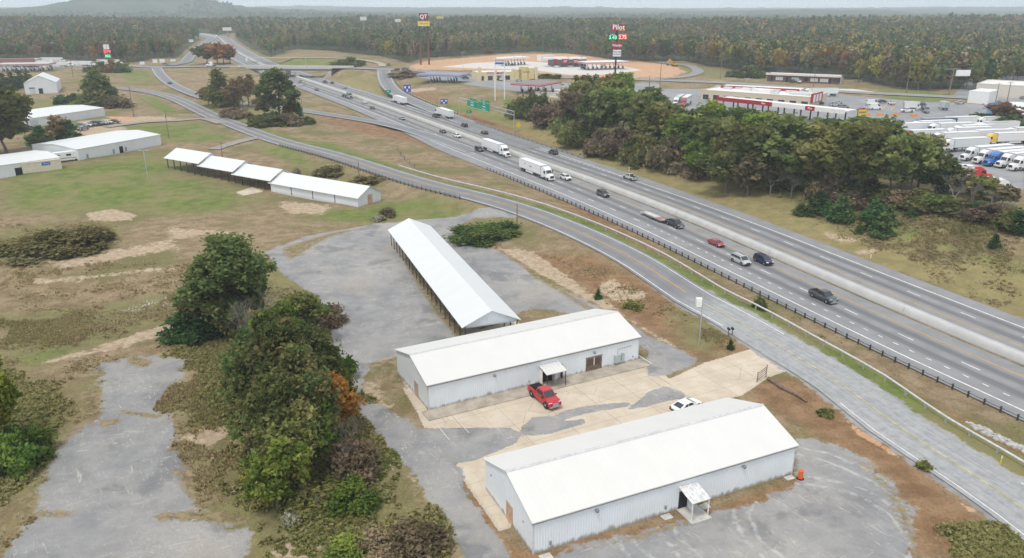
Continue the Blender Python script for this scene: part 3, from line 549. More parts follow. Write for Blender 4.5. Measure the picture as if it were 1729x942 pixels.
# ------------------------------------------------------------------ building materials
def metal_wall(name, base, dirt=.6, period=.3):
    m, t, b = newmat(name); N = NT(t); o = N.objco()
    sx = N.n('ShaderNodeSeparateXYZ'); N.link(o, sx.inputs[0])
    w = N.math('SINE', N.math('MULTIPLY', N.math('ADD', sx.outputs[0], sx.outputs[1]), 6.2832/period))
    n = N.noise(N.scaled(o, (1.2, 1.2, .25)), 1, 4, .6); n2 = N.noise(o, .35, 3, .5)
    c = N.mix(N.ramp(n2, .3, .7), tuple(x*.94 for x in base), base); c = N.mix(N.ramp(w, .55, .95, 0, .13), c, tuple(x*.72 for x in base))
    low = N.ramp(N.math('ADD', sx.outputs[2], N.math('MULTIPLY', N.math('SUBTRACT', n, .5), 1.6)), .0, .55, dirt, 0)   # splash stains at the foot
    c = N.mix(low, c, (.20,.17,.13)); c = N.mix(N.ramp(N.noise(N.scaled(o, (2.2,2.2,.12)), 1, 4, .7), .62, .75, 0, .3), c, tuple(x*.7 for x in base))
    t.links.new(c, b.inputs['Base Color']); b.inputs['Roughness'].default_value = .45; b.inputs['Specular IOR Level'].default_value = .3
    N.bump(w, .5, .03, b); return m
def metal_roof(name, base, period=.6):
    m, t, b = newmat(name); N = NT(t); o = N.objco(); sx = N.n('ShaderNodeSeparateXYZ'); N.link(o, sx.inputs[0])
    w = N.math('POWER', N.math('ABSOLUTE', N.math('SINE', N.math('MULTIPLY', sx.outputs[0], 3.1416/period))), 8)
    n = N.noise(N.scaled(o, (.5,.15,.5)), 1, 4, .6); c = N.mix(N.ramp(n, .3, .75), base, tuple(x*.965 for x in base)); c = N.mix(N.math('MULTIPLY', w, .035), c, tuple(x*.7 for x in base))
    c = N.mix(N.ramp(N.noise(N.scaled(o, (1.6,.12,.5)), 1, 5, .7), .58, .75, 0, .16), c, (.62,.58,.5))
    t.links.new(c, b.inputs['Base Color']); b.inputs['Roughness'].default_value = .5; b.inputs['Specular IOR Level'].default_value = .25
    N.bump(w, .15, .02, b); return m
WALL = metal_wall('white_ribbed_wall', (.78,.83,.87), .75); WALLF = metal_wall('far_white_wall', (.70,.73,.75), .25, .9); ROOF = metal_roof('white_metal_roof', (.655,.645,.615)); ROOF2 = metal_roof('cool_white_roof', (.65,.665,.66))
TRIM = M('grey_white_trim', (.60,.61,.62)); DARK = M('dark_opening', (.02,.02,.022), rough=.8); GUT = M('gutter_grey', (.30,.30,.30)); PLY = M('plywood_board', (.50,.33,.22), var=.2); WOOD = M('weathered_brown_wood', (.17,.115,.085), var=.35, scale=3)
MAROON = M('maroon_paint', (.14,.022,.022)); CREAM = M('cream_panel', (.62,.575,.45)); POST = M('dark_steel', (.06,.06,.062)); GALV = M('galvanised_steel', (.50,.51,.52), rough=.4, metal=.5); WHITE = M('white_paint', (.78,.78,.77), rough=.35); GREY = M('mid_grey', (.28,.29,.30)); CONC = M('concrete', (.50,.48,.44), var=.15, scale=1.2); BLACK = M('black_rubber', (.022,.022,.024), rough=.8)
GLASS = M('dark_glass', (.022,.027,.032), rough=.06, spec=1.0); RED = M('bright_red', (.50,.025,.03), rough=.4); POLE = M('weathered_pole_wood', (.20,.165,.13), var=.2); ORANGE = M('safety_orange', (.70,.12,.03)); BRICK = M('dark_brick', (.16,.085,.075), var=.3, scale=4); TANW = M('tan_stucco', (.60,.50,.38)); YEL = M('sign_yellow', (.75,.52,.02)); BLUE = M('sign_blue', (.02,.10,.45)); GREEN = M('sign_green', (.0,.26,.15)); DRED = M('canopy_red', (.36,.02,.035), rough=.4); ROOFLAT = M('white_membrane', (.72,.71,.685), var=.06, scale=.3)

class Gable:
    """gable building in a local frame: x along the front from its near-left ground corner, y to the back"""
    def __init__(s, name, label, fl, fr, back, eave, ridge, wall, roof, group=None, over=.25, cat='warehouse', walls=True, base=None):
        fl, fr = np.array(fl, float), np.array(fr, float); d = fr[:2]-fl[:2]; s.L = float(np.linalg.norm(d)); s.ang = math.atan2(d[1], d[0])
        s.Wd = float(back) if np.isscalar(back) else abs(float((np.array(back)[:2]-fl[:2]) @ np.array([-d[1], d[0]])/s.L))
        s.z = min(fl[2], fr[2]) if base is None else base; s.E, s.R = eave, ridge; s.fl = fl
        s.o = thing(name, label, cat, (fl[0], fl[1], s.z), s.ang, group); L, Wd, E, Rr = s.L, s.Wd, eave, ridge
        if walls:
            mb = MB(); ring = lambda x: [(x,0,-1.2),(x,Wd,-1.2),(x,Wd,E),(x,Wd/2,Rr-.02),(x,0,E)]
            mb.loft([ring(0), ring(L)]); mb.build('wall', wall, s.o)
        k = (Rr-E)/(Wd/2); t = .1; rf = MB(); e0 = E - k*over + .03
        for y0, z0 in ((-over, e0), (Wd+over, e0)):
            rf.loft([[(x, y0, z0), (x, Wd/2, Rr+.03), (x, Wd/2, Rr+.03+t), (x, y0, z0+t)] for x in (-over, L+over)])
        s.roof = rf.build('roof', roof, s.o)
    def part(s, name, mb, mat, par=None): return mb.build(name, mat, par or s.o)
    def along(s, u, v):
        g = G(u, v); c, q = math.cos(s.ang), math.sin(s.ang); dx, dy = g[0]-s.fl[0], g[1]-s.fl[1]; return dx*c+dy*q
    def ridge_cap(s, mat): 
        Rr, Wd = s.R, s.Wd; s.part('ridge_cap', MB().hexa([(-.2,Wd/2-.22,Rr+.09),(s.L+.2,Wd/2-.22,Rr+.09),(s.L+.2,Wd/2+.22,Rr+.09),(-.2,Wd/2+.22,Rr+.09)], [(-.2,Wd/2-.03,Rr+.21),(s.L+.2,Wd/2-.03,Rr+.21),(s.L+.2,Wd/2+.03,Rr+.21),(-.2,Wd/2+.03,Rr+.21)]), mat, s.roof)
    def trims(s, mat=TRIM):
        for x in (-.03, s.L-.09): s.part('corner_trim', MB().box(x,-.035,-.2,x+.12,.09,s.E-.05), mat)
        s.part('eave_trim', MB().box(-.2,-.2,s.E-.24,s.L+.2,-.02,s.E-.1), GUT)  # thin gutter strip under the front eave, one even dark grey

def porch(B, x, w, dep, h, drop, roofm, postm, sheets=True):
    r = MB(); y0, y1 = -.03, -dep
    r.loft([[(xx, y0, h), (xx, y1, h-drop), (xx, y1, h-drop+.09), (xx, y0, h+.09)] for xx in (x, x+w)]); pr = B.part('porch_roof', r, roofm)
    for k in range(1, 6): B.part('rib', MB().loft([[(xx, y0-.02, h+.095), (xx, y1+.02, h-drop+.095), (xx, y1+.02, h-drop+.14), (xx, y0-.02, h+.14)] for xx in (x+w*k/6-.02, x+w*k/6+.02)]), TRIM, pr)
    for xx in (x+.08, x+w-.16): B.part('porch_post', MB().box(xx, y1+.06, -.1, xx+.09, y1+.15, h-drop), postm)
def wall_lamp(B, x, z):
    m = MB().box(x-.16,-.3,z-.1,x+.16,-.02,z+.12); o = B.part('wall_lamp', m, GREY); B.part('lamp_lens', MB().box(x-.12,-.33,z-.14,x+.12,-.1,z-.1), POST, o)

# near warehouse
fl, fr, bl = G(900,936), G(1337,800), G(822,825)
e = hgt(fl, 881); mid = (fl+bl)/2; rd = hgt(mid, 796)
print('B1', np.linalg.norm(fr-fl), np.linalg.norm(bl-fl), e, rd)
B1 = Gable('warehouse', 'largest nearest white metal warehouse with lean-to porch on its front, gravel lot in front', fl, fr, bl, e, rd, WALL, ROOF)
B1.ridge_cap(M('ridge_grey', (.52,.52,.52))); B1.trims()
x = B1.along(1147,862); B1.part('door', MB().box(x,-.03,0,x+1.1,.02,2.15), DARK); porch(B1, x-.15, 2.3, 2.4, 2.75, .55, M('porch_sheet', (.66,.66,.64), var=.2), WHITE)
B1.part('open_door_leaf', MB().box(x+1.1,-1.0,0,x+1.15,-.05,2.1), WHITE)
B1.part('porch_slab', MB().box(x-.2,-2.7,-.15,x+2.3,-.02,.06), CONC)
for u, v in ((1004,880),(1257,810)): wall_lamp(B1, B1.along(u, v+22), e-.75)
for u, v in ((928,926),(1122,866)): xx = B1.along(u, v); B1.part('meter_box', MB().box(xx-.1,-.12,.55,xx+.1,-.02,1.0), GREY)
B1.part('side_door', MB().box(-.05, B1.Wd*.40, .0, .02, B1.Wd*.53, 2.2), PLY)
B1.part('vent', MB().box(-.06, B1.Wd*.18, 2.2, .02, B1.Wd*.18+.18, 2.4), GREY); B1.part('vent', MB().box(-.06, B1.Wd*.86, 2.6, .02, B1.Wd*.86+.18, 2.8), GREY)
def slab(name, label, u, v, w, d, ang, cat='paving slab'):
    g = G(u, v); return tag(MB().box(-w/2,-d/2,-.1,w/2,d/2,.07).build(name, CONC, None, g, rz=ang), label, cat)
slab('paving_slab', 'small concrete slab on bare soil left of the near warehouse porch', 1126, 873, 1.1, .8, B1.ang); slab('paving_slab', 'small concrete slab just right of the near warehouse porch', 1190, 855, 1.0, .8, B1.ang); slab('paving_slab', 'small pale slab beside the orange drum at the warehouse corner', 1333, 807, 1.1, .7, B1.ang); slab('paving_slab', 'small pale slab near the front left corner of the near warehouse', 922, 941, 1.2, .9, B1.ang)
# middle warehouse
fl, fr, bl = G(724,693), G(1077,607), G(683,628); e = hgt(fl, 650); mid = (fl+bl)/2; rd = hgt(mid, 598)
print('B2', np.linalg.norm(fr-fl), np.linalg.norm(bl-fl), e, rd)
B2 = Gable('warehouse', 'middle white metal warehouse beside the red pickup, brown double doors on its front', fl, fr, bl, e, rd, WALL, ROOF); B2.ridge_cap(M('ridge_grey')); B2.trims()
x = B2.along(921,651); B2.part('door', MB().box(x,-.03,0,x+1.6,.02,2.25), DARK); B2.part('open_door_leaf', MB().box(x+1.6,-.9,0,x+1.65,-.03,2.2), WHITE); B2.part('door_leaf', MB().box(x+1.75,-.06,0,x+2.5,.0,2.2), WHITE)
porch(B2, x-.6, 3.2, 2.3, 2.75, .45, ROOF, POST); B2.part('side_screen', MB().box(x-.5,-.85,0,x-.44,-.05,2.3), WHITE); B2.part('shutter', MB().box(x+2.95,-.5,.25,x+3.05,-.04,2.35), MAROON)
x = B2.along(995,633); dd = B2.part('double_door', MB().box(x,-.05,0,x+2.7,.02,2.2), WOOD)
for k in (0, 1): B2.part('window_pane', MB().box(x+.22+k*1.3,-.07,.95,x+1.12+k*1.3,-.05,1.95), M('dusty_pane', (.11,.075,.06)), dd)
B2.part('door_rail', MB().box(x-.1,-.1,2.2,x+2.8,-.0,2.32), GREY, dd); B2.part('door_stile', MB().box(x+1.29,-.07,.9,x+1.41,-.052,2.1), WHITE, dd)
x = B2.along(1036,617); B2.part('electrical_box', MB().box(x,-.35,.5,x+1.0,-.02,1.7), M('box_grey_green', (.42,.47,.46))); B2.part('electrical_box', MB().box(x+1.3,-.25,.6,x+1.7,-.02,1.75), M('box_grey_green')); B2.part('conduit', MB().tube((x+.6,-.06,1.7),(x+.6,-.06,2.5),.03).tube((x+.6,-.06,2.5),(x+3.0,-.06,2.6),.03), GREY)
for u, v in ((837,648),(1007,609)): wall_lamp(B2, B2.along(u, v+20), e-.8)
for u, v in ((895,653),(1066,608)): xx = B2.along(u, v); B2.part('vent', MB().box(xx-.1,-.05,.6,xx+.1,-.02,.85), GREY)
B2.part('side_door', MB().box(-.05, B2.Wd*.30, .0, .02, B2.Wd*.42, 2.2), M('faded_pink_board', (.48,.36,.32)))
ap = MB().box(-1,-2.6,-.2,B2.L+.4,-.0,.10); tag(ap.build('walkway', M('stained_concrete', (.38,.33,.265), var=.22, scale=.5), None, (*B2.fl[:2], B2.z), rz=B2.ang), kind='structure')
kb = MB(); kb.box(B2.L+.5,-2.6,-.1,B2.L+.75,B2.Wd*.75,.28); tag(kb.build('kerb', CONC, None, (*B2.fl[:2], B2.z), rz=B2.ang), kind='structure')
# parking bay lines on the slab
c, q = math.cos(B2.ang), math.sin(B2.ang); bm_ = MB()
for k, (x0, L_) in enumerate([(-.5,5.2),(2.3,4.8),(5.2,5.3),(8.1,5),(13.4,5.2),(16.2,4.4),(19.0,4.6),(21.9,4.2),(24.7,4.4),(27.6,4.0),(30.4,3.6)]):
    pts = [(x0,-2.75),(x0+.09,-2.75),(x0+.09,-2.75-L_),(x0,-2.75-L_)]; bm_.poly([(B2.fl[0]+c*a-q*b_, B2.fl[1]+q*a+c*b_, gz(B2.fl[0]+c*a-q*b_, B2.fl[1]+q*a+c*b_)+.03) for a, b_ in pts])
tag(bm_.build('parking_lines', M('worn_line', (.62,.58,.5))), kind='structure')
# long open shed with a gable roof on posts
zE = 3.6; NL, NR, FL, FR = P(783,553,zE), P(876,539,zE), P(658,389,zE), P(729,381,zE)
d = FL-NL; ang = math.atan2(d[1], d[0]); Ls = (np.linalg.norm(FL-NL)+np.linalg.norm(FR-NR))/2; Wd = abs(float((NR-NL)[:2] @ np.array([-math.sin(ang), math.cos(ang)])))
zr = hgt((NL+NR)/2*np.array([1,1,0]), 525); print('B3', Ls, Wd, zr)
zb = gz(*((NL+FR)[:2]/2)); r0 = NR*np.array([1,1,0])
S3 = Gable('open_shed', 'long narrow open-sided shed with white gable roof standing on the old asphalt lot', np.array([*r0[:2], 0]), np.array([*(r0[:2]+d[:2]/np.linalg.norm(d[:2])*Ls), 0]), Wd, zE, zr, WALL, ROOF2, over=.3, cat='shed', walls=False, base=0.0)
for xx in (.0, S3.L): S3.part('gable_panel', MB().hexa([(xx-.05,.1,zE-.05),(xx+.05,.1,zE-.05),(xx+.05,Wd-.1,zE-.05),(xx-.05,Wd-.1,zE-.05)], [(xx-.05,Wd/2-.05,zr-.05),(xx+.05,Wd/2-.05,zr-.05),(xx+.05,Wd/2+.05,zr-.05),(xx-.05,Wd/2+.05,zr-.05)]), WALL)
nb = 19
for k in range(nb+1):
    for yy in (.3, Wd-.3): S3.part('post', MB().box(S3.L*k/nb-.07, yy-.07, -.6, S3.L*k/nb+.07, yy+.07, zE), POST)
S3.part('floor_slab', MB().box(-.5,.9,-.6,S3.L+.5,Wd-.9,.06), M('shed_slab', (.40,.32,.25), var=.2, scale=.5)); S3.part('eave_beam', MB().box(0,.22,zE-.3,S3.L,.36,zE-.02), TRIM); S3.part('eave_beam', MB().box(0,Wd-.36,zE-.3,S3.L,Wd-.22,zE-.02), TRIM)
for k in range(0, nb, 3): S3.part('tie_beam', MB().box(S3.L*k/nb-.06,.3,zE-.25,S3.L*k/nb+.06,Wd-.3,zE-.08), TRIM)
# stepped long shed: three open bays of roof, one walled
gA, gB, gC = G(605,350), G(458,323), G(641,339)
dx = (gB-gA)[:2]; Lw = np.linalg.norm(dx); dx /= Lw; ny = np.array([dx[1], -dx[0]]); 
if ny @ (gC-gA)[:2] < 0: ny = -ny
Wd4 = float(ny @ (gC-gA)[:2]); e4 = hgt(gA, 333.5); r4 = hgt((gA+gC)/2, 314.5); print('B4', Lw, Wd4, e4, r4)
ang4 = math.atan2(-dx[1], -dx[0])                                   # front runs right -> left seen from the lot
B4 = Gable('stepped_shed', 'long white shed with stepped roof, its far half open on posts, in the left field', np.array([*gB[:2], gA[2]]), np.array([*gA[:2], gA[2]]), Wd4, e4, r4, WALLF, ROOF2, over=.5, cat='shed')
for k in (1,2,3): B4.part('wall_seam', MB().box(B4.L*k/4-.12,-.05,0,B4.L*k/4+.12,.02,e4-.3), POST)
B4.part('side_door', MB().box(B4.L-.02, Wd4*.42,0,B4.L+.06,Wd4*.62,2.6), PLY)
xs = [0]
for (u0, v0) in ((388,296),(335,283),(287,270)):
    pz = P(u0, v0, gA[2]+e4+.4*len(xs)); xs.append(float((pz[:2]-gB[:2]) @ dx)); 
rise = [0, .75, 1.55, 2.3]
for k in range(1, 4):
    x1, x0 = -xs[k-1], -xs[k]; zo = rise[k]; E_, R_ = e4+zo, r4+zo; kk = (R_-E_)/(Wd4/2); ov_ = .6; rf = MB()
    for y0 in (-ov_, Wd4+ov_): rf.loft([[(x_, y0, E_-kk*ov_), (x_, Wd4/2, R_), (x_, Wd4/2, R_+.12), (x_, y0, E_-kk*ov_+.12)] for x_ in (x0-.3, x1+.5)])
    B4.part('roof', rf, ROOF2)
    B4.part('gable_panel', MB().hexa([(x1+.2,.1,E_-.8),(x1+.3,.1,E_-.8),(x1+.3,Wd4-.1,E_-.8),(x1+.2,Wd4-.1,E_-.8)], [(x1+.2,Wd4/2-.1,R_-.06),(x1+.3,Wd4/2-.1,R_-.06),(x1+.3,Wd4/2+.1,R_-.06),(x1+.2,Wd4/2+.1,R_-.06)]), TRIM)
    npst = 5
    for j in range(npst):
        xx = x0 + (x1-x0)*(j+.1)/npst
        for yy in (.15, Wd4-.15):
            B4.part('post', MB().box(xx-.1, yy-.1, -1.5, xx+.1, yy+.1, E_), POST)
# other white buildings of the left field
def far_gable(name, label, fl, fr, bl, ev, rv, cat='warehouse', wall=WALLF, roof=ROOF2, over=.2, ridge_at=None):
    a, b_, c_ = G(*fl), G(*fr), G(*bl); e_ = hgt(a, ev); m_ = (a+c_)/2; r_ = hgt(m_, rv); r_ = min(max(r_, e_+.8), e_+4)
    print(name, [round(float(q_), 1) for q_ in (np.linalg.norm(b_-a), np.linalg.norm(c_-a), e_, r_)])
    return Gable(name, label, a, b_, c_, e_, r_, wall, roof, cat=cat, over=over)
B5 = far_gable('warehouse', 'long white metal building with a dark door, behind the lawn and beside the camper', (134,271), (273,245), (95,256), 251.5, 239.5)
x = B5.along(202,259); B5.part('door', MB().box(x,-.05,0,x+1.5,.02,2.3), DARK)
for u, v in ((147,268),(190,261),(209,257)): xx = B5.along(u, v); B5.part('meter_box', MB().box(xx,-.3,.4,xx+.5,-.02,1.8), GREY)
B6 = far_gable('warehouse', 'white metal building cut by the left photo edge, cream trailer against its front', (-48,310), (105,283), (-75,290), 287, 276)
x = B6.along(23,295); B6.part('door', MB().box(x,-.05,0,x+2.0,.02,2.7), DARK)
B7 = far_gable('warehouse', 'white metal building with a row of cars parked along its front', (46,217), (178,196), (30,203), 201.5, 195)
B7.part('roller_door', MB().box(2,-.05,0,5.5,.02,3.0), M('pale_door', (.55,.56,.57)))
B8 = far_gable('small_warehouse', 'small white gable building with a dark door and a roller door, end-on to the lawn', (98,157), (104,148), (44,159), 139, 126)
B8.part('door', MB().box(-.06, B8.Wd*.45,0,.02,B8.Wd*.58,3.0), DARK); B8.part('roller_door', MB().box(-.06, B8.Wd*.68,0,.02,B8.Wd*.86,3.0), M('pale_door')); B8.part('door_header', MB().box(-.08, B8.Wd*.68,3.0,.02,B8.Wd*.86,3.6), POST)
B9 = far_gable('warehouse', 'white roof of a building peeping over the big oak at the left edge', (-40,158), (12,150), (-60,150), 145, 134)
# cream trailer and camper
g0, g1 = G(40,295), G(105,285); a9 = math.atan2(g1[1]-g0[1], g1[0]-g0[0]); L9 = np.linalg.norm(g1-g0)
t = thing('storage_trailer', 'long cream box trailer with a blue sign, parked against the white building', 'trailer', (g0[0], g0[1], min(g0[2], g1[2])), a9)
MB().box(0,0,.3,L9,2.6,3.3).build('body', CREAM, t); MB().box(-.08,-.08,3.3,L9+.08,2.68,3.42).build('roof', TANW, t); MB().box(L9*.5,-.06,2.1,L9*.72,-.01,3.0).build('sign_panel', BLUE, t); MB().box(.3,.2,-.5,L9-.3,2.4,.3).build('skirt', GREY, t)
text('OFFICE', .55, WHITE, t, (L9*.61,-.08,2.55), (R(90),0,0))
g = G(113,272); t = thing('camper_van', 'white motorhome with grey stripes parked between two white buildings', 'motorhome', g, a9+R(-8))
MB().loft([[(x_, -1.2, .5), (x_, 1.2, .5), (x_, 1.2, h_), (x_, -1.2, h_)] for x_, h_ in ((-3.6,3.1),(2.0,3.2),(2.9,3.0),(3.2,2.2))]).build('body', WHITE, t); MB().hexa([(3.1,-1.05,.5),(4.0,-1.0,.5),(4.0,1.0,.5),(3.1,1.05,.5)], [(3.1,-1.05,1.9),(3.9,-.9,1.3),(3.9,.9,1.3),(3.1,1.05,1.9)]).build('cab', WHITE, t)
MB().box(-3.2,-1.23,1.9,-1.8,-1.2,2.5).build('window', GLASS, t); MB().box(0,-1.23,1.9,1.4,-1.2,2.5).build('window', GLASS, t); MB().box(-3.6,-1.225,1.1,2.6,-1.2,1.35).build('stripe', GREY, t)
for x_ in (-2.2, 2.6):
    for y_ in (-1.15, 1.15): MB().tube((x_,y_-.12,.38),(x_,y_+.12,.38),.38,n=14).build('wheel', BLACK, t)
# ------------------------------------------------------------------ bridge
a = CROSSW[-1]; b_ = CROSSE[0]; dd = b_-a; Lb = float(np.linalg.norm(dd[:2])); angb = math.atan2(dd[1], dd[0])
br = thing('overpass_bridge', 'grey concrete road bridge crossing above the interstate', 'bridge', (a[0], a[1], a[2]), angb)
MB().box(-1,-6.8,-.7,Lb+1,6.8,.08).build('deck', CONC, br); 
for y_ in (-6.8, 6.45): MB().box(-14,y_,.06,Lb+14,y_+.35,1.05).build('parapet', CONC, br)
for y_ in (-6.2,-3.6,-1,1.6,4.2): MB().box(0,y_,-2.1,Lb,y_+.6,-.7).build('girder', M('girder_grey', (.20,.20,.205)), br)
pr_ = project  # pier under the middle
tmid = .5
for tm in (.44,):
    xx = Lb*tm; MB().box(xx-.7,-6.2,-2.9,xx+.7,6.2,-2.1).build('pier_cap', CONC, br)
    for y_ in (-5,-1.7,1.7,5): MB().tube((xx,y_,-8),(xx,y_,-2.9),.55,n=12).build('pier_column', CONC, br)
for x0, x1 in ((-.5,7.5),(Lb+.5,Lb-7.5)): MB().hexa([(x0,-8,-8.0),(x1,-8,-8.0),(x1,8,-8.0),(x0,8,-8.0)], [(x0,-8,-1.9),(x0+(x1-x0)*.12,-8,-1.9),(x0+(x1-x0)*.12,8,-1.9),(x0,8,-1.9)]).build('slope_paving', M('abutment_concrete', (.44,.42,.38), var=.2, scale=.5), br)
tag(ribbon('bridge_road', np.array([a + dd*t_ + [0,0,.12] for t_ in np.linspace(-.02,1.02,8)]), -5.8, 5.8, CA, 0))
# ------------------------------------------------------------------ median barrier and guard rails
def profile(name, label, L, prof, mat, cat, s0, s1, off, dz=0., par=None):
    d, n, s = frame(L); sv = np.arange(s0, s1, 4.); k = len(prof); v = []
    for q_ in sv:
        x_, y_, z_ = (np.interp(q_, s, L[:,i]) for i in range(3)); nx, ny = np.interp(q_, s, n[:,0]), np.interp(q_, s, n[:,1]); o = off(q_) if callable(off) else off
        for (pn, pz) in prof: v.append((x_+nx*(o+pn), y_+ny*(o+pn), z_+pz+dz))
    v = np.array(v); i = np.arange(len(sv)*k).reshape(-1, k); j = np.roll(i, -1, 1)
    f = np.stack([i[:-1], j[:-1], j[1:], i[1:]], -1).reshape(-1, 4)
    me = npmesh(name, v, f, mat); 
    bm = bmesh.new(); bm.from_mesh(me); bm.faces.ensure_lookup_table(); 
    bmesh.ops.recalc_face_normals(bm, faces=bm.faces); bm.to_mesh(me); bm.free()
    o = link(name, me, par)
    return tag(o, label, cat) if not par else o
BARR = flat('barrier_concrete', (.47,.465,.445), var=.07, scale=.35, rough=.8)
profile('median_barrier', 'long pale concrete median barrier dividing the interstate carriageways', MED, [(-.15,-.3),(-.15,.1),(.1,.6),(.22,1.15),(1.8,1.15),(1.92,.6),(2.15,.1),(2.15,-.3)], BARR, 'barrier', 0, SE, -.1)
jt = MB(); s = sM
for q_ in np.arange(20, s_at(420), 36.):
    x_, y_, z_ = (np.interp(q_, s, MED[:,i]) for i in range(3)); nx, ny = np.interp(q_, s, nM[:,0]), np.interp(q_, s, nM[:,1]); tx, ty = -ny*.05, nx*.05
    for (na, za), (nb_, zb_) in (((-.262,.1),(-.012,.6)),((-.012,.6),(.108,1.155))): jt.poly([(x_+nx*na-tx, y_+ny*na-ty, z_+za), (x_+nx*na+tx, y_+ny*na+ty, z_+za), (x_+nx*nb_+tx, y_+ny*nb_+ty, z_+zb_), (x_+nx*nb_-tx, y_+ny*nb_-ty, z_+zb_)])
tag(jt.build('barrier_joints', GREY), kind='structure')
WB = [(-.02,.42),(.06,.5),(-.02,.58),(.06,.68),(-.02,.76),(.1,.70),(.14,.6),(.1,.48)]
def guardrail(name, label, L, s0, s1, off, side, mat, step=2.0, posts=True, pm=None, scale=1.0, post_h=.82):
    d, n, s = frame(L); m0 = (s0+s1)/2; root = thing(name, label, 'guard rail', (0,0,0))
    o = link('rail', profile('rail', None, L, [(a_*side, z_) for a_, z_ in WB], mat, None, s0, s1, off).data, root); bpy.data.objects.remove(bpy.data.objects[[q_.name for q_ in bpy.data.objects if q_.data is o.data and q_ is not o][0]])
    if posts:
        pts = np.arange(s0+.5, s1-.5, step); me = MB().box(-.09,-.11,-.5,.09,.11,post_h).mesh('post', pm or POST); allp = MB()
        order = sorted(pts, key=lambda q_: np.interp(q_, s, L[:,1]))
        for kq, q_ in enumerate(order):
            x_, y_, z_ = (np.interp(q_, s, L[:,i]) for i in range(3)); nx, ny = np.interp(q_, s, n[:,0]), np.interp(q_, s, n[:,1]); o_ = (off(q_) if callable(off) else off)-.14*side*-1
            c_ = (x_+nx*o_, y_+ny*o_, z_)
            if kq < 98: link('post', me, root, c_, math.atan2(-nx, ny))
            else: allp.box(c_[0]-.09, c_[1]-.11, c_[2]-.5, c_[0]+.09, c_[1]+.11, c_[2]+post_h)
        if len(order) > 98: tag(allp.build('distant_posts', pm or POST, root), kind='stuff')
    return root
RAILD = M('weathered_rail', (.30,.30,.31), metal=.3); RAILL = M('bright_rail', (.62,.64,.63), rough=.35, metal=.2)
gr_off = lambda q_: float(np.interp(q_, [s_at(60), s_at(110), s_at(200), s_at(290)], [-16.6, -16.9, -18.4, -20.2]))
guardrail('guard_rail', 'dark guard rail with many posts along the near edge of the interstate', MED, 0, s_at(262), gr_off, -1, RAILD, 2.35)
guardrail('guard_rail', 'pale continuous guard rail between the frontage road and the interstate', FRONT, sy(73), sy(238), 6.7, -1, RAILL, 3.9, pm=GALV, post_h=.68)
guardrail('guard_rail', 'short guard rail on dark posts beside the frontage road above the stepped shed', FRONT, sy(202), sy(285), -5.1, 1, GALV, 2.0)
guardrail('guard_rail', 'guard rail on the outer shoulder of the interstate below the green exit sign', MED, s_at(262), s_at(352), lambda q_: float(np.interp(q_, [s_at(262), s_at(352)], [18.6, 20.0])), 1, GALV, 4)
guardrail('guard_rail', 'guard rail curving round the outside of the exit ramp', RAMPR, 60, 230, -6.2, 1, GALV, 4)
# wire field fence by the frontage road
fe = [(672,253),(676,262),(683,270),(692,278),(700,284)]; ft = thing('field_fence', 'short grey wooden field fence on the grass between frontage road and interstate', 'fence')
gp = [G(*q_) for q_ in fe]
for q_ in gp: MB().tube((q_[0],q_[1],q_[2]-.3),(q_[0],q_[1],q_[2]+1.5),.12,n=6).build('post', POLE, ft)
for a_, b2 in zip(gp[:-1], gp[1:]):
    for h_ in (.5,.9,1.3): MB().tube(a_+[0,0,h_], b2+[0,0,h_], .05, n=5).build('rail', POLE, ft)
# pipe gate and log by the driveway
g0, g1 = G(1278,645), G(1293,637); ft = thing('farm_gate', 'small rusty pipe gate panel at the edge of the concrete drive', 'gate', g0)
dv = (g1-g0); MB().tube((0,0,-.2),(0,0,1.55),.06).build('gate_post', WOOD, ft); MB().tube((dv[0],dv[1],-.2),(dv[0],dv[1],1.95),.06).build('gate_post', WOOD, ft)
for h_ in (.5,.85,1.2,1.5): MB().tube((0,0,h_-.15),(dv[0],dv[1],h_+.15),.045).build('rail', WOOD, ft)
pts = [G(u, v) for u, v in ((1297,641),(1320,657),(1345,669),(1362,680))]; mb = MB()
for i in range(3): mb.tube(pts[i]+[0,0,.22], pts[i+1]+[0,0,.2], .3-.05*i, .25-.05*i, 9)
tag(mb.build('fallen_log', WOOD), 'grey fallen log lying on brown soil beside the drive', 'log')
# ------------------------------------------------------------------ poles
def upole(base, top, label, arm=0, group='utility poles', tf=False, lamp=None, r=.17, mat=POLE, lean=0, cat='utility pole', name='utility_pole'):
    g = G(*base); h = hgt(g, top); t = thing(name, label, cat, g, 0, group); MB().tube((0,0,-.4),(lean,0,h),r,r*.65,8).build('pole', mat, t)
    if arm:
        for z_ in ([h-.5] if arm == 1 else [h-.5, h-1.8]):
            c_ = MB().box(-1.5,-.08,z_-.08,1.5,.08,z_+.08).build('crossarm', POLE, t)
            for x_ in (-1.4,-.7,.7,1.4): MB().tube((x_,0,z_+.08),(x_,0,z_+.3),.05,n=6).build('insulator', GREY, c_)
    if tf: MB().tube((-.42,0,h-2.6),(-.42,0,h-1.4),.34,n=10).build('transformer', GALV, t)
    if lamp:
        for x_ in lamp: l_ = MB().box(min(0,x_),-.05,h-.1,max(0,x_),.05,h).build('lamp_arm', GALV, t); MB().box(x_-.5,-.2,h-.22,x_+.5,.2,h-.05).build('lamp_head', GALV, l_)
    return t, g, h
tp, g, h = upole((1180,582), 493, 'metal pole with a large white box near its top, beside the driveway mouth', group=None, r=.1, mat=GALV, cat='light pole', name='light_pole')
MB().box(-1.0,-.35,h-2.3,-.15,.35,h-1.0).build('box', WHITE, tp); MB().box(-.2,-.05,h-1.7,.1,.05,h-1.6).build('bracket', GALV, tp)
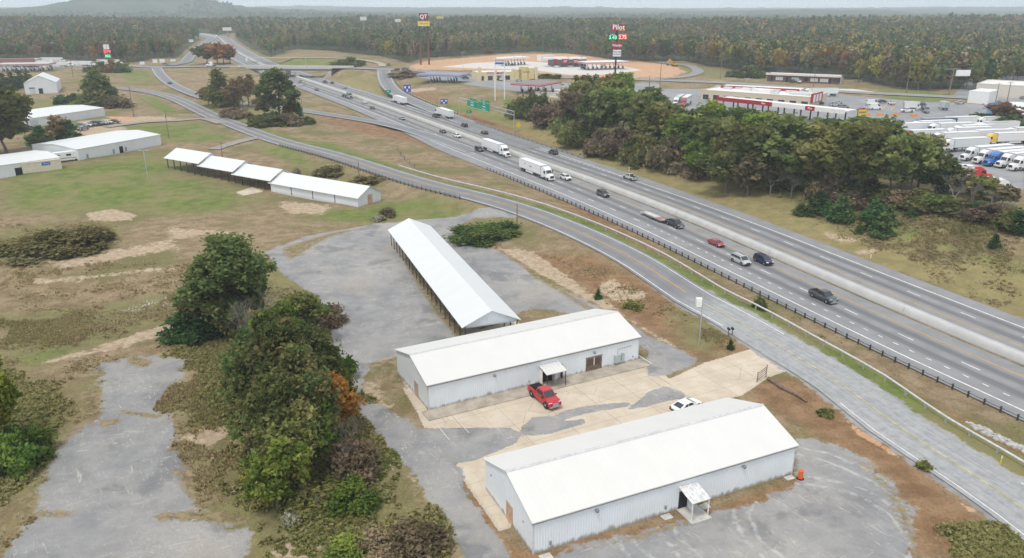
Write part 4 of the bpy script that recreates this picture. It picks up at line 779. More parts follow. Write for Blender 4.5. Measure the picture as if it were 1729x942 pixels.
upole((250,303), 253, 'tall thin floodlight pole with two lamps standing in the green lawn', group=None, r=.14, mat=GALV, lamp=(-1.0,1.0), cat='light pole', name='light_pole')
UP = [((226,197),147,'bare utility pole on grass in front of the dark evergreen by the lane',0,0,0),((285,232),187,'grey utility pole with a small top box beside the lane mouth',0,1,0),((376,268),239,'utility pole behind the stepped shed roof',0,0,0),
      ((607,308),273,'utility pole beside the field-side guard rail',0,0,0),((513,211),167,'utility pole beside the dark tree clump near the off ramp',0,0,0),((124,131),94,'utility pole with crossarm on waste ground before the white trailers',1,0,0),((873,382),344,'thin pole on the verge of the frontage road by the green vines',0,0,0),
      ((1449,141),108,'tall bare pole right of the brick strip building',0,0,0),((1530,157),111,'utility pole on grass before the wood, middle of three along the back road',0,0,0),((1216,133),96,'utility pole with crossarm at the bend of the service road',2,0,0),((1698,182),138,'utility pole with crossarm beside the blue building',1,0,0),((157,120),96,'dark pole behind the white trailers at far left',0,0,0),
      ((1114,149),105,'thin lamp pole on the orange clay lot',0,0,1),((1096,150),128,'short dark pole on grass by the truck-stop entrance',0,0,0),((1373,150),114,'thin pole in front of the brick strip building',1,0,0),((1681,172),141,'light pole with lamps behind the blue building',0,0,1)]
PO = {}
for i, (b0, tv, lb, arm, tf, lp) in enumerate(UP): PO[i] = upole(b0, tv, lb, arm, tf=bool(tf), lamp=(-.9,.9) if lp else None, r=.16 if b0[1] > 200 else .24)
for (b0, tv, lb) in (((882,118),90,'thin lamp pole left of the new store pumps'),((869,131),92,'tall slim light pole between the two filling stations'),((782,131),88,'slim light pole behind the blue canopy'),((1258,157),132,'short light pole beside the truck-stop roof'),((1392,180),158,'slim lamp pole on the truck-stop paving'),((1168,152),136,'short light pole by the entrance drive'),((1050,125),105,'slim lamp pole at the edge of the orange clay')):
    upole(b0, tv, lb, lamp=(-.8,.8), r=.12, mat=GALV, group='slim lamp poles', cat='light pole', name='light_pole')
tt, g, h = upole((517,110), 87, 'very tall high-mast pole behind the bridge', r=.4, mat=GALV, group=None, cat='light pole', name='light_pole')
def wire(a_, b2, label, sag=1.2, r=.035):
    (t1, g1_, h1), (t2, g2_, h2) = a_, b2; p1, p2 = np.array([g1_[0], g1_[1], g1_[2]+h1-.3]), np.array([g2_[0], g2_[1], g2_[2]+h2-.3])
    pts = [p1+(p2-p1)*q_+[0,0,-4*sag*q_*(1-q_)] for q_ in np.linspace(0,1,13)]
    tag(MB().path(pts, r, 4).build('overhead_wire', POST), label, 'wire', 'overhead wires')
wire(PO[0], PO[1], 'overhead wire from the evergreen pole to the lane mouth pole'); wire(PO[1], PO[4], 'overhead wire crossing the frontage road to the tree clump pole', 2.0); wire(PO[5], PO[0], 'overhead wire running down from the waste ground pole', 2.5); wire(PO[8], PO[7], 'overhead wire before the right-hand wood', 1.5); wire(PO[7], PO[14], 'overhead wire above the brick strip building'); wire(PO[14], PO[9], 'overhead wire between the strip building and the service road bend', 2); wire(PO[2], PO[3], 'overhead wire above the stepped shed', 2)
# ------------------------------------------------------------------ signs
def facing(g): return math.atan2(-g[0], g[1])      # +x local runs left->right seen from the viewpoint side road
FA_ = 0.0
# maroon sign high on two posts
g = G(718,109); k = np.hypot(g[0], g[1])/F_PX; h = hgt(g, 22); t = thing('high_rise_sign', 'very tall twin-post sign with maroon logo panel above a yellow panel', 'sign', g, facing(g))
for x_ in (-3.4, 3.0): 
    MB().tube((x_*1.05,0,-.5),(x_,0,h*.5),.75,.65,10).build('post', M('rust_red_post', (.17,.06,.05)), t); MB().tube((x_,0,h*.5),(x_,0,h-6),.6,.5,10).build('upper_post', POST, t)
zt = h; MB().box(-3.6,-.5,zt-5.6,3.6,.5,zt).build('logo_panel', M('logo_maroon', (.20,.012,.03), rough=.4), t); MB().box(-4.6,-.55,zt-9.8,4.6,.5,zt-6.2).build('price_panel', M('panel_yellow', (.72,.56,.12)), t)
text('QT', 4.2, WHITE, t, (-.1,-.55,zt-2.75), (R(90),0,0), bold=.03); text('OPEN 24 HRS', 1.6, POST, t, (0,-.6,zt-8.0), (R(90),0,0), ext=.02, sx=.75)
# red travel-centre pylon
g = G(1038,141); h = hgt(g, 41); t = thing('pylon_sign', 'tall black pylon carrying red panels and green and red price panels', 'sign', g, facing(g)); sc = (project(g)[1]-41)/h
Hz = lambda v: hgt(g, v); pxm = 1/sc
MB().box(-.55,-.5,-.5,.55,.5,Hz(45)).build('post', M('black_post', (.018,.018,.02)), t)
def panel(name, u0, u1, v0, v1, mat, y=-.75): return MB().box((u0-1041)*pxm, y, Hz(v1), (u1-1041)*pxm, y+.9, Hz(v0)).build(name, mat, t)
LR = M('logo_red', (.30,.015,.03), rough=.4)
panel('logo_panel', 1030.5, 1056, 41, 52, LR); panel('price_panel', 1026.5, 1042, 57, 67.5, M('panel_dark_green', (.01,.06,.04))); panel('price_panel', 1043, 1059, 56.5, 67, M('panel_red', (.5,.02,.02))); panel('brand_panel', 1034, 1050.5, 71, 82, LR); panel('reader_board', 1035.5, 1049.5, 84, 95, WHITE)
def ptxt(s_, u_, v_, size_px, mat, sx=1): return text(s_, size_px*pxm*1.15, mat, t, ((u_-1041)*pxm, -.78, Hz(v_)), (R(90),0,0), ext=.02, sx=sx, bold=.02)
ptxt('Pilot', 1043.5, 46, 10, WHITE); ptxt('DIESEL', 1034, 58.8, 2.6, WHITE); ptxt('REGULAR', 1051, 58.6, 2.6, WHITE); EG = emis('led_green', (.15,1,.5), 1.0); ER = emis('led_red', (1,.5,.4), 1.0)
ptxt('3.43', 1034.3, 63.4, 7.2, EG); ptxt('2.75', 1051.2, 63, 7, ER); ptxt('Wendys', 1042.2, 76.5, 5, WHITE, .85); ptxt('WELCOME', 1042.4, 87.6, 3, POST, .8); ptxt('WE ARE HIRING', 1042.4, 91.5, 2.6, POST, .6)
MB().box((1044-1041)*pxm, -.8, Hz(51.4), (1055-1041)*pxm, -.76, Hz(50.6)).build('underline', YEL, t)
# small price sign far left
g = G(185,112); h = hgt(g, 75); t = thing('price_sign', 'tall pole sign with white, red and green lit price panels before the left wood', 'sign', g, facing(g)); pxm = h/(112-75)
MB().box(-.4,-.3,-.5,.4,.3,h-9).build('post', POST, t); MB().box(-4.6*pxm,-.5,h-8*pxm,-.3*pxm,.3,h).build('panel', WHITE, t); MB().box(.2*pxm,-.5,h-8*pxm,4.2*pxm,.3,h).build('panel', WHITE, t)
MB().box(-5*pxm,-.5,h-16*pxm,5*pxm,.3,h-8.6*pxm).build('price_panel', M('panel_dark', (.02,.02,.02)), t); MB().box(-4*pxm,-.5,h-22.6*pxm,4.5*pxm,.3,h-16.4*pxm).build('price_panel', M('panel_dark'), t)
text('379', 7.5*pxm, emis('led_red_strong', (1,.08,.08), 1.2), t, (0,-.55,h-12.3*pxm), (R(90),0,0), bold=.04); text('352', 6*pxm, EG, t, (0,-.55,h-19.5*pxm), (R(90),0,0), bold=.04)
# tall white oil-company sign
g = G(849,168); h = hgt(g, 99); t = thing('pylon_sign', 'white rectangular fuel sign on two tall slender white poles', 'sign', g, 0); pxm = h/(168-99)
for x_ in (-13.5, 3): MB().tube((x_*pxm,0,-.5),(x_*pxm,0,h),.28,n=8).build('post', WHITE, t)
MB().box(-14*pxm,-.3,h-10*pxm,1*pxm+2*pxm,.3,h).build('panel', WHITE, t); text('EXXON', 4.6*pxm, M('deep_red', (.45,.02,.03)), t, (-5.3*pxm,-.33,h-2.9*pxm), (R(90),0,0), bold=.03); MB().box(-13.2*pxm,-.33,h-9*pxm,2*pxm,-.3,h-6*pxm).build('band', BLUE, t)
# green gantry signs over the ramp lanes
a = G(868,224); b_ = G(776,196); hh = hgt(a, 188); dv = b_-a; Lg = np.linalg.norm(dv[:2]); t = thing('sign_gantry', 'grey lattice gantry with two green exit signs over the carriageway', 'road sign', a, math.atan2(-dv[1], -dv[0]))
MB().tube((0,0,-.3),(0,0,hh),.25,.2,10).build('upright', GALV, t); MB().tube((-Lg,0,-.3),(-Lg,0,hh),.25,.2,10).build('upright', GALV, t)
for y_, z_ in ((-.6,hh),(.6,hh),(-.6,hh-1.6),(.6,hh-1.6)): MB().tube((-Lg,y_*.6,z_),(0,y_*.6,z_),.1,n=6).build('chord', GALV, t)
for i in range(14): MB().tube((-Lg*i/14,-.36,hh-1.6*(i%2)),(-Lg*(i+1)/14,-.36,hh-1.6*((i+1)%2)),.06,n=5).build('web', GALV, t)
for c0, c1, w, z0, z1 in ((.60,.80,0,-2.9,.4),(.38,.585,0,-2.9,1.0)):
    p_ = MB().box(-Lg*c1,-1.0,hh+z0,-Lg*c0,-.85,hh+z1).build('sign_panel', GREEN, t); MB().box(-Lg*c1+Lg*.05,-.98,hh+z1,-Lg*c0-.3,-.87,hh+z1+.9).build('exit_tab', GREEN, p_)
    MB().box(-Lg*c1+.15,-1.02,hh+z0+.12,-Lg*c0-.15,-1.0,hh+z0+.22).build('border', WHITE, p_); MB().box(-Lg*c1+.15,-1.02,hh+z1-.22,-Lg*c0-.15,-1.0,hh+z1-.12).build('border', WHITE, p_)
text('Exit 83', .75, WHITE, t, (-Lg*.48,-1.0,hh+1.45), (R(90),0,0)); text('110', 1.1, WHITE, t, (-Lg*.48,-1.03,hh+.15), (R(90),0,0), bold=.02); text('Cowpens', .95, WHITE, t, (-Lg*.48,-1.03,hh-1.0), (R(90),0,0), bold=.02); text('EXIT ONLY', .7, WHITE, t, (-Lg*.48,-1.03,hh-2.2), (R(90),0,0)); text('Cowpens', .9, WHITE, t, (-Lg*.70,-1.03,hh-.5), (R(90),0,0), bold=.02); text('Battlefield', .9, WHITE, t, (-Lg*.70,-1.03,hh-1.7), (R(90),0,0), bold=.02)
def roadsign(name, label, base, size, mat, tv, txt=None, shape='rect', col=WHITE, back=False):
    g = G(*base); h = hgt(g, tv); t = thing(name, label, 'road sign', g, facing(g)); w, hh_ = size; MB().tube((-w*.28,.1,-.3),(-w*.28,.1,h),.07,n=6).build('post', GALV, t)
    if shape == 'diamond': MB().hexa([(0,-.05,h-hh_),(w/2,-.05,h-hh_/2),(0,-.05,h),(-w/2,-.05,h-hh_/2)], [(0,.03,h-hh_),(w/2,.03,h-hh_/2),(0,.03,h),(-w/2,.03,h-hh_/2)]).build('panel', mat, t)
    else: MB().tube((w*.28,.1,-.3),(w*.28,.1,h),.07,n=6).build('post', GALV, t); MB().box(-w/2,-.05,h-hh_,w/2,.04,h).build('panel', mat, t)
    if txt == 'tiles':
        for i in range(3):
            for j in range(2): MB().box(-w*.4+i*w*.28,-.08,h-hh_*.92+j*hh_*.42,-w*.4+i*w*.28+w*.22,-.05,h-hh_*.92+j*hh_*.42+hh_*.3).build('logo_tile', WHITE if (i+j)%2 else BLUE, t)
    elif txt: text(txt, hh_*.42, col, t, (0,-.07,h-hh_/2), (R(90),0,0), bold=.02)
    return t
roadsign('service_sign', 'blue services sign with white squares beside the curving exit ramp', (688,158), (4.2,4.2), BLUE, 143, 'tiles'); roadsign('service_sign', 'blue services sign with white squares on the bank by the interstate', (750,182), (3.6,2.6), BLUE, 167, 'tiles')
roadsign('exit_sign', 'small green gore sign where the exit ramp leaves the interstate', (656,167), (3.4,1.6), GREEN, 152, 'EXIT'); roadsign('exit_sign', 'small green sign left of the gantry beside the carriageway', (792,200), (2.6,1.3), GREEN, 186.5, 'EXIT')
roadsign('warning_sign', 'yellow diamond warning sign right of the gantry upright', (875,222), (2.6,2.6), YEL, 206, None, 'diamond'); roadsign('warning_sign', 'small yellow diamond sign on the grass near the tree clump', (345,176), (1.9,1.9), YEL, 167, None, 'diamond')
for (b0, tv, sz, lb) in (((241,113),104,(3.4,2.2),'leftmost white sign back along the far crossroad'),((263,112),100,(3.4,2.8),'tall white sign back along the far crossroad before rusty trees'),((275,110),99.5,(4,2.8),'widest white sign back along the far crossroad'),((293,108),100,(4,1.8),'low white sign back along the far crossroad, rightmost of the row'),((324,79),66.5,(5,3),'white sign on the grassy slope left of the far interstate'),((417,107),98,(1.8,3),'small upright white sign on grass before the loop road')):
    roadsign('road_sign', lb, b0, sz, WHITE, tv)
for (b0, tv, sz, lb) in (((385,64),46,(12,4.5),'white billboard over the vanishing interstate in the far wood'),((614,42),28,(9,5),'pale billboard above the central wood, left of the twin-post sign'),((672,44),32,(8,4),'faint white billboard above the central wood, nearest the twin-post sign'),((743,38),27,(10,3.5),'yellow billboard just right of the twin-post sign')):
    d_ = ray(*b0); yy = 1150.; tt_ = yy/d_[1]; X_ = d_[0]*tt_; g = np.array([X_, yy, gz(X_, yy)]); h = hgt(g, tv); t = thing('billboard', lb, 'billboard', g, facing(g))
    MB().tube((0,0,-.5),(0,0,h-sz[1]),.5,n=8).build('post', GREY, t); MB().box(-sz[0]/2,-.4,h-sz[1],sz[0]/2,.4,h).build('panel', M('billboard_face', (.70,.69,.66)) if 'yellow' not in lb else M('billboard_yellow', (.6,.52,.2)), t)
g = G(1601,161); h = hgt(g, 114); t = thing('billboard_pole', 'tall pole with crossarms and a white square board, right of the back road', 'billboard', g, 0); k_ = h/47
MB().tube((0,0,-.5),(.8,0,h),.4,.28,8).build('pole', POLE, t); MB().box(2.0,-.3,h-14*k_,9.5,.3,h-4*k_).build('board', WHITE, t); MB().box(-4.0,-.2,h-1.0,4.0,.2,h-.5).build('crossarm', POLE, t); MB().box(-5,-.5,h-15*k_,10,.5,h-14.4*k_).build('platform', M('rust_red_post'), t)

# yellow panel sign on two dark posts by the truck lot
g = G(1452,214); h = hgt(g, 185); t = thing('rental_sign', 'yellow panel sign on two dark posts at the edge of the truck lot', 'sign', g, 0); k_ = h/29
for x_ in (-7*k_, 4.5*k_): MB().box(x_-.15,-.15,-.5,x_+.15,.15,h).build('post', POST, t)
MB().box(-7*k_,-.4,h-9*k_,7*k_,-.15,h).build('panel', YEL, t); text('PENSKE', 3.6*k_, M('panel_blue', (.02,.05,.25)), t, (0,-.45,h-4.5*k_), (R(90),0,0), bold=.02); MB().box(-5.5*k_,-.35,h-17*k_,-2*k_,-.15,h-14*k_).build('small_panel', YEL, t)
# mailboxes, yellow marker, orange drum
g = G(1233,566); t = thing('mailbox_stand', 'two black mailboxes on short posts beside the frontage road', 'mailbox', g, R(10))
for x_ in (-.35,.3): MB().box(x_-.05,-.05,-.2,x_+.05,.05,1.0).build('post', WOOD, t); MB().loft([[(x_+.17*math.cos(a_), y_, 1.15+.17*math.sin(a_)) for a_ in np.linspace(0,math.pi,7)]+[(x_-.17,y_,1.0),(x_+.17,y_,1.0)] for y_ in (-.28,.28)]).build('mailbox', BLACK, t)
g = G(1689,784); t = thing('marker_post', 'yellow flexible marker post past the guard rail end', 'marker', g); MB().box(-.06,-.03,-.1,.06,.03,1.15).build('blade', YEL, t); MB().box(-.063,-.034,.85,.063,.034,1.05).build('reflector', WHITE, t)
g = G(1470,436); t = thing('marker_post', 'white delineator post on the far grass verge of the interstate', 'marker', g); MB().box(-.08,-.04,-.1,.08,.04,1.3).build('blade', WHITE, t); MB().box(-.083,-.044,1.0,.083,.044,1.2).build('reflector', POST, t)
g = G(1062,289); t = thing('marker_post', 'white delineator post on the verge by the silver pickup', 'marker', g); MB().box(-.1,-.05,-.1,.1,.05,1.4).build('blade', WHITE, t); MB().box(-.103,-.054,1.0,.103,.054,1.2).build('reflector', GREY, t)
g = G(1351,808); t = thing('traffic_drum', 'orange traffic drum standing at the near warehouse corner', 'traffic drum', g)
MB().tube((0,0,0),(0,0,.1),.42,.40,14).build('base', BLACK, t); zs = [.1,.35,.37,.62,.64,.9,.92,1.05]
for a_, b2, q_ in ((.1,.36,0),(.36,.5,1),(.5,.72,0),(.72,.84,1),(.84,1.05,0)): MB().tube((0,0,a_),(0,0,b2),.30-.04*a_,.30-.04*b2,14).build('band', M('reflective_band', (.65,.16,.07)) if q_ else ORANGE, t)
# ------------------------------------------------------------------ filling stations, truck stop and other far buildings
def local(g0, ang):                                  # point in a frame -> helper for boxes
    return g0, ang
def boxbuild(name, label, cat, p0, p1, depth, h, parts, wall, group=None):
    """flat-roofed building: front from photo pixel p0 to p1 (left to right), depth backwards"""
    a, b = G(*p0), G(*p1); d = b-a; L = float(np.linalg.norm(d[:2])); ang = math.atan2(d[1], d[0]); z = (a[2]+b[2])/2
    t = thing(name, label, cat, (a[0], a[1], z), ang, group); MB().box(0,0,-.6,L,depth,h).build('wall', wall, t)
    MB().box(.3,.3,h,L-.3,depth-.3,h+.08).build('roof', ROOFLAT, t)
    pp = MB(); 
    for q in ((-.05,-.05,L+.05,.3),(-.05,depth-.3,L+.05,depth+.05)): pp.box(q[0],q[1],h-.02,q[2],q[3],h+.45)
    for q in ((-.05,.3,.3,depth-.3),(L-.3,.3,L+.05,depth-.3)): pp.box(q[0],q[1],h-.02,q[2],q[3],h+.45)
    pp.build('parapet', TANW if wall is TANW else wall, t); return t, L, h
def canopy(name, label, c4, h, band, top, ncol, pumps=True, th=1.0):
    """canopy whose roof corners (photo pixels, at height h) are near-left, near-right, far-right, far-left"""
    zg = gz(*P(c4[0][0], c4[0][1], 5+h)[:2]); q = np.array([P(u, v, zg+h) for u, v in c4]); a = q[0]; d = (q[1]-q[0]+q[2]-q[3])/2; L = float(np.linalg.norm(d[:2])); ang = math.atan2(d[1], d[0])
    n = np.array([-d[1], d[0]])/L; Wd = abs(float(((q[3]-q[0]+q[2]-q[1])/2)[:2] @ n)); t = thing(name, label, 'canopy', (a[0], a[1], zg), ang)
    MB().box(0,0,h-th,L,Wd,h).build('fascia', band, t); MB().box(.5,.5,h,L-.5,Wd-.5,h+.05).build('roof', top, t); MB().box(-.05,-.05,h-th-.12,L+.05,Wd+.05,h-th).build('soffit', WHITE, t); MB().box(-.04,-.04,h-th*.35,L+.04,Wd+.04,h-th*.2).build('stripe', WHITE, t)
    for i in range(ncol):
        x = L*(i+.5)/ncol
        for y in ((Wd*.3, Wd*.7) if Wd > 9 else (Wd*.5,)):
            MB().box(x-.2,y-.2,-.3,x+.2,y+.2,h-th-.1).build('column', GREY if pumps else POST, t)
    if pumps:
        for i in range(ncol):
            x = L*(i+.5)/ncol
            for y in ((Wd*.3, Wd*.7) if Wd > 9 else (Wd*.5,)):
                c, s = math.cos(ang), math.sin(ang); xw, yw = a[0]+c*(x+.9)-s*y, a[1]+s*(x+.9)+c*y
                pt = thing('fuel_pump', 'dark fuel pump on an island under the ' + label[:40].rsplit(' ', 1)[0], 'fuel pump', (xw, yw, zg), ang, 'fuel pumps under the canopies'); MB().box(-.9,-.5,-.3,.9,.5,.15).build('island', CONC, pt); MB().box(-.4,-.28,.15,.4,.28,2.0).build('body', POST, pt); MB().box(-.42,-.3,1.45,.42,.3,1.75).build('screen', RED if 'red' in label else BLUE, pt)
    return t, L, Wd, zg
def shopfront(t, L, h, n, y=-.04):
    for i in range(n):
        x = L*(i+.2)/n; p = MB().box(x,y,.3,x+L/n*.55,y+.02,h*.6).build('window', GLASS, t); MB().box(x-.1,y-.02,h*.6,x+L/n*.55+.1,y+.03,h*.6+.12).build('frame', TRIM, p)
# blue-canopy station and its stepped cream store
canopy('fuel_canopy', 'blue-edged fuel canopy over dark pumps beside the cream store', [(776,127),(808,122.5),(735,119.2),(730,121.5)], 5.2, M('canopy_blue', (.12,.16,.36)), M('canopy_top_grey', (.25,.25,.32)), 4)
t, L, h = boxbuild('convenience_store', 'cream stepped store with a red word sign between two filling stations', 'store', (806,137), (908,134), 14, 5.0, None, M('cream_stucco', (.66,.57,.38)))
shopfront(t, L, 5, 7)
for c_, w_, hh_ in ((.04,.05,8.5),(.30,.04,6.8),(.58,.04,7.2),(.66,.13,6.6),(.76,.16,8.2),(.88,.11,7.2),(.97,.05,8.0)): MB().box(L*c_-L*w_/2,-.3,0,L*c_+L*w_/2,.6,hh_).build('stepped_parapet', M('cream_stucco') if w_ < .1 else M('yellow_stucco', (.66,.53,.25)), t)
text('FOOD MART', 2.0, RED, t, (L*.30,-.35,4.6), (R(90),0,0), bold=.03); text('Cantina', 1.6, POST, t, (L*.80,-.35,5.0), (R(90),0,0)); MB().box(L*.16,-.12,3.4,L*.46,-.05,5.7).build('sign_board', WHITE, t)
canopy('fuel_canopy', 'wide red and white fuel canopy with grey roof in front of the cream store', [(862,140.5),(912,143.5),(946,137),(898,134.5)], 5.4, DRED, M('canopy_top_dark', (.22,.19,.19)), 4)
t, L, h = boxbuild('concrete_pad_wall', 'low white concrete retaining wall by the red canopy', 'wall', (903,161), (948,164), .6, 1.6, None, CONC)
# new store with several red canopies on the clay lot
t, L, h = boxbuild('convenience_store', 'new dark grey store with red panels on the orange clay lot', 'store', (934,113.5), (990,113), 26, 5.4, None, M('charcoal_brick', (.115,.10,.10)))
shopfront(t, L, 5.4, 5)
for x0, x1, s_ in ((.0,.13,''),(.26,.46,'QT'),(.60,.74,'QT')): 
    MB().box(L*x0,-.4,2.4,L*x1,-.05,6.2).build('red_panel', LR, t)
    if s_: text(s_, 2.0, WHITE, t, (L*(x0+x1)/2,-.45,4.4), (R(90),0,0), bold=.02)
for x0, x1, y0 in ((-.25,.05,4),(.1,.5,10),(.55,.9,8),(.92,1.02,2)): MB().box(L*x0,y0,5.5,L*x1,y0+7,6.9).build('roof_plant', ROOFLAT, t)
canopy('fuel_canopy', 'long white and red new fuel canopy right of the dark grey store', [(990,105.5),(1060,103.2),(1074,100.4),(1000,102)], 5.8, M('canopy_cream_red', (.42,.20,.19)), ROOFLAT, 5)
canopy('fuel_canopy', 'new white truck-fuel canopy left of the dark grey store', [(852,97.6),(884,95.8),(884,94.2),(832,96.4)], 6.4, WHITE, ROOFLAT, 4, pumps=True)
t, L, h = boxbuild('shed_box', 'white site cabin behind the new dark grey store', 'cabin', (913,103), (936,102), 6, 4.2, None, WHITE)
# excavator
g = G(1139,112); t = thing('excavator', 'yellow tracked excavator parked at the edge of the orange clay lot', 'excavator', g, R(200)); YX = M('plant_yellow', (.68,.38,.03))
for y in (-1.2,1.2): MB().loft([[(x, y-.3, z) for x, z in ((-2.2,.4),(-1.8,0),(1.8,0),(2.2,.4),(1.8,.95),(-1.8,.95))],[(x, y+.3, z) for x, z in ((-2.2,.4),(-1.8,0),(1.8,0),(2.2,.4),(1.8,.95),(-1.8,.95))]]).build('track', BLACK, t)
MB().box(-2.4,-1.4,1.05,1.2,1.4,2.3).build('house', YX, t); cb = MB().box(.1,.3,2.3,1.6,1.4,3.4).build('cab', YX, t); MB().box(.3,.28,2.5,1.62,1.42,3.2).build('window', GLASS, cb)
MB().bar((1.0,-.3,1.9),(4.6,-.3,5.4),.6,.9).build('boom', YX, t); MB().bar((4.6,-.3,5.4),(6.8,-.3,2.4),.45,.6).build('stick', YX, t); MB().loft([[(x,y,z) for x,z in ((6.4,2.5),(7.2,2.1),(7.0,.9),(5.9,.7),(6.1,1.6))] for y in (-.9,.3)]).build('bucket', POST, t)
# truck stop: store with white roof, red fascias
t, L, h = boxbuild('travel_centre', 'long tan truck-stop building with white flat roof full of air units', 'store', (1183,168), (1368,182), 24, 4.6, None, TANW)
for x0, y0, w_, d_, hh_ in ((.12,12,4,2.5,1.2),(.2,16,6,2,.8),(.3,11,4.5,3,1.4),(.37,14,2,2,1.4),(.42,9,9,7,1.3),(.52,14,6,3,1.2),(.60,6,4,2,.7),(.68,15,5,3,1),(.76,8,10,8,.9),(.92,8,2,2,1.5),(.95,12,2,2,1.2)):
    MB().box(L*x0,y0,4.68,L*x0+w_,y0+d_,4.68+hh_).build('roof_unit', M('unit_grey', (.55,.56,.56)) if hh_ < 1.3 else ROOFLAT, t)
MB().box(L-.2,-.5,2.2,L+.6,15,6.4).build('red_end', DRED, t)
for y in (1,5.5,10): MB().box(L+.6,y,2.4,L+.68,y+3,5.8).build('end_window', WHITE, t)
shopfront(t, L, 4.6, 10)
def fascia(name, label, c0, c1, ztop, dep, hh, mats, legs):
    zg = 5; a, b = P(*c0, zg+ztop), P(*c1, zg+ztop); d = b-a; L = float(np.linalg.norm(d[:2])); ang = math.atan2(d[1], d[0]); z = gz(*a[:2]); t = thing(name, label, 'canopy', (a[0], a[1], z), ang); h = zg+ztop-z
    x = 0
    for fr_, m_, s_ in mats:
        MB().box(x,0,h-hh,x+L*fr_,.3,h).build('fascia', m_, t)
        if s_: text(s_, hh*.62, WHITE, t, (x+L*fr_/2,-.04,h-hh/2), (R(90),0,0), bold=.03)
        x += L*fr_
    MB().box(0,.3,h-hh*.6,L,dep,h-hh*.3).build('roof', ROOFLAT, t)
    for i in range(legs):
        for y in (.6, dep-.6): MB().box(L*(i+.5)/legs-.25,y-.2,-.8,L*(i+.5)/legs+.25,y+.2,h-hh*.6).build('post', POST, t)
    return t
fascia('fuel_canopy', 'long low red and white truck canopy in front of the white-roofed truck stop', (1209,163), (1427,185.5), 6.2, 9, 1.7, [(.33,DRED,''),(.14,DRED,'Pilot'),(.25,WHITE,''),(.07,DRED,'Pilot'),(.21,WHITE,'')], 8)
fascia('fuel_canopy', 'dark red car canopy behind the white-roofed truck stop', (1217,144), (1350,150.5), 5.6, 12, 1.5, [(1.0,DRED,'')], 6)
MB()
# brick strip building
t, L, h = boxbuild('brick_offices', 'low dark brick strip building with white fascia before the wood', 'office', (1295,137), (1418,142.5), 12, 4.6, None, BRICK)
MB().box(-.8,-1.4,4.1,L+.4,.2,5.3).build('fascia', M('pale_fascia', (.66,.64,.58)), t); MB().box(L-.05,-.1,-.4,L+.1,12,4.4).build('end_wall', M('pale_fascia'), t)
for i, (x, w_) in enumerate(((.05,.03),(.12,.10),(.26,.03),(.34,.10),(.52,.05),(.60,.10),(.73,.11),(.85,.03),(.92,.07))): 
    p = MB().box(L*x,-.06,.2 if w_ < .05 else 1.0,L*(x+w_),-.01,3.0).build('door' if w_ < .05 else 'window', WHITE if i in (1,3,5,6) else DARK, t)
    if w_ > .05:
        for j in range(1,4): MB().box(L*(x+w_*j/4)-.08,-.1,1.0,L*(x+w_*j/4)+.08,-.06,3.0).build('mullion', GREY, p)
# right-hand white warehouse and blue gable building
t, L, h = boxbuild('warehouse', 'big cream-white warehouse cut by the right photo edge before the wood', 'warehouse', (1646,161), (1790,170), 30, 6.0, None, M('cream_metal', (.60,.56,.48)))
t, L, h = boxbuild('small_block', 'small white flat building corner left of the blue gable building', 'building', (1667,176), (1684,171), 9, 5.4, None, WHITE)
a, b_ = G(1707,208), G(1800,215); 
g0, g1, g2 = G(1708,210), G(1790,222), G(1683,193)
BB = Gable('blue_building', 'blue gable-ended building with white roof at the right photo edge', G(1709,211), G(1800,214), G(1683,192), 4.4, 7.2, metal_wall('blue_ribbed_wall', (.16,.42,.68), .2, .9), ROOF2, cat='building', over=.4)
MB().box(-.08,BB.Wd*.55,1.5,.02,BB.Wd*.62,2.7).build('window', WHITE, BB.o); MB().box(-.1,BB.Wd*.42,3.8,.02,BB.Wd*.56,5.4).build('gable_sign', M('pale_sign', (.45,.60,.55)), BB.o)
# far left truck stop
t, L, h = boxbuild('travel_centre', 'low far-left filling station building with maroon fascia behind the waste ground', 'store', (-20,113), (60,112), 16, 5, None, M('dusty_cream', (.5,.46,.42))); MB().box(-.3,-1,4.0,L+.3,.4,6.2).build('fascia', M('dull_maroon', (.30,.13,.12)), t); shopfront(t, L, 5, 6)
canopy('fuel_canopy', 'dull maroon and pale canopy of the far-left filling station', [(-10,108.5),(82,107.2),(80,105),(-10,106)], 5.6, M('dull_maroon'), M('canopy_top_pale', (.55,.5,.48)), 6)
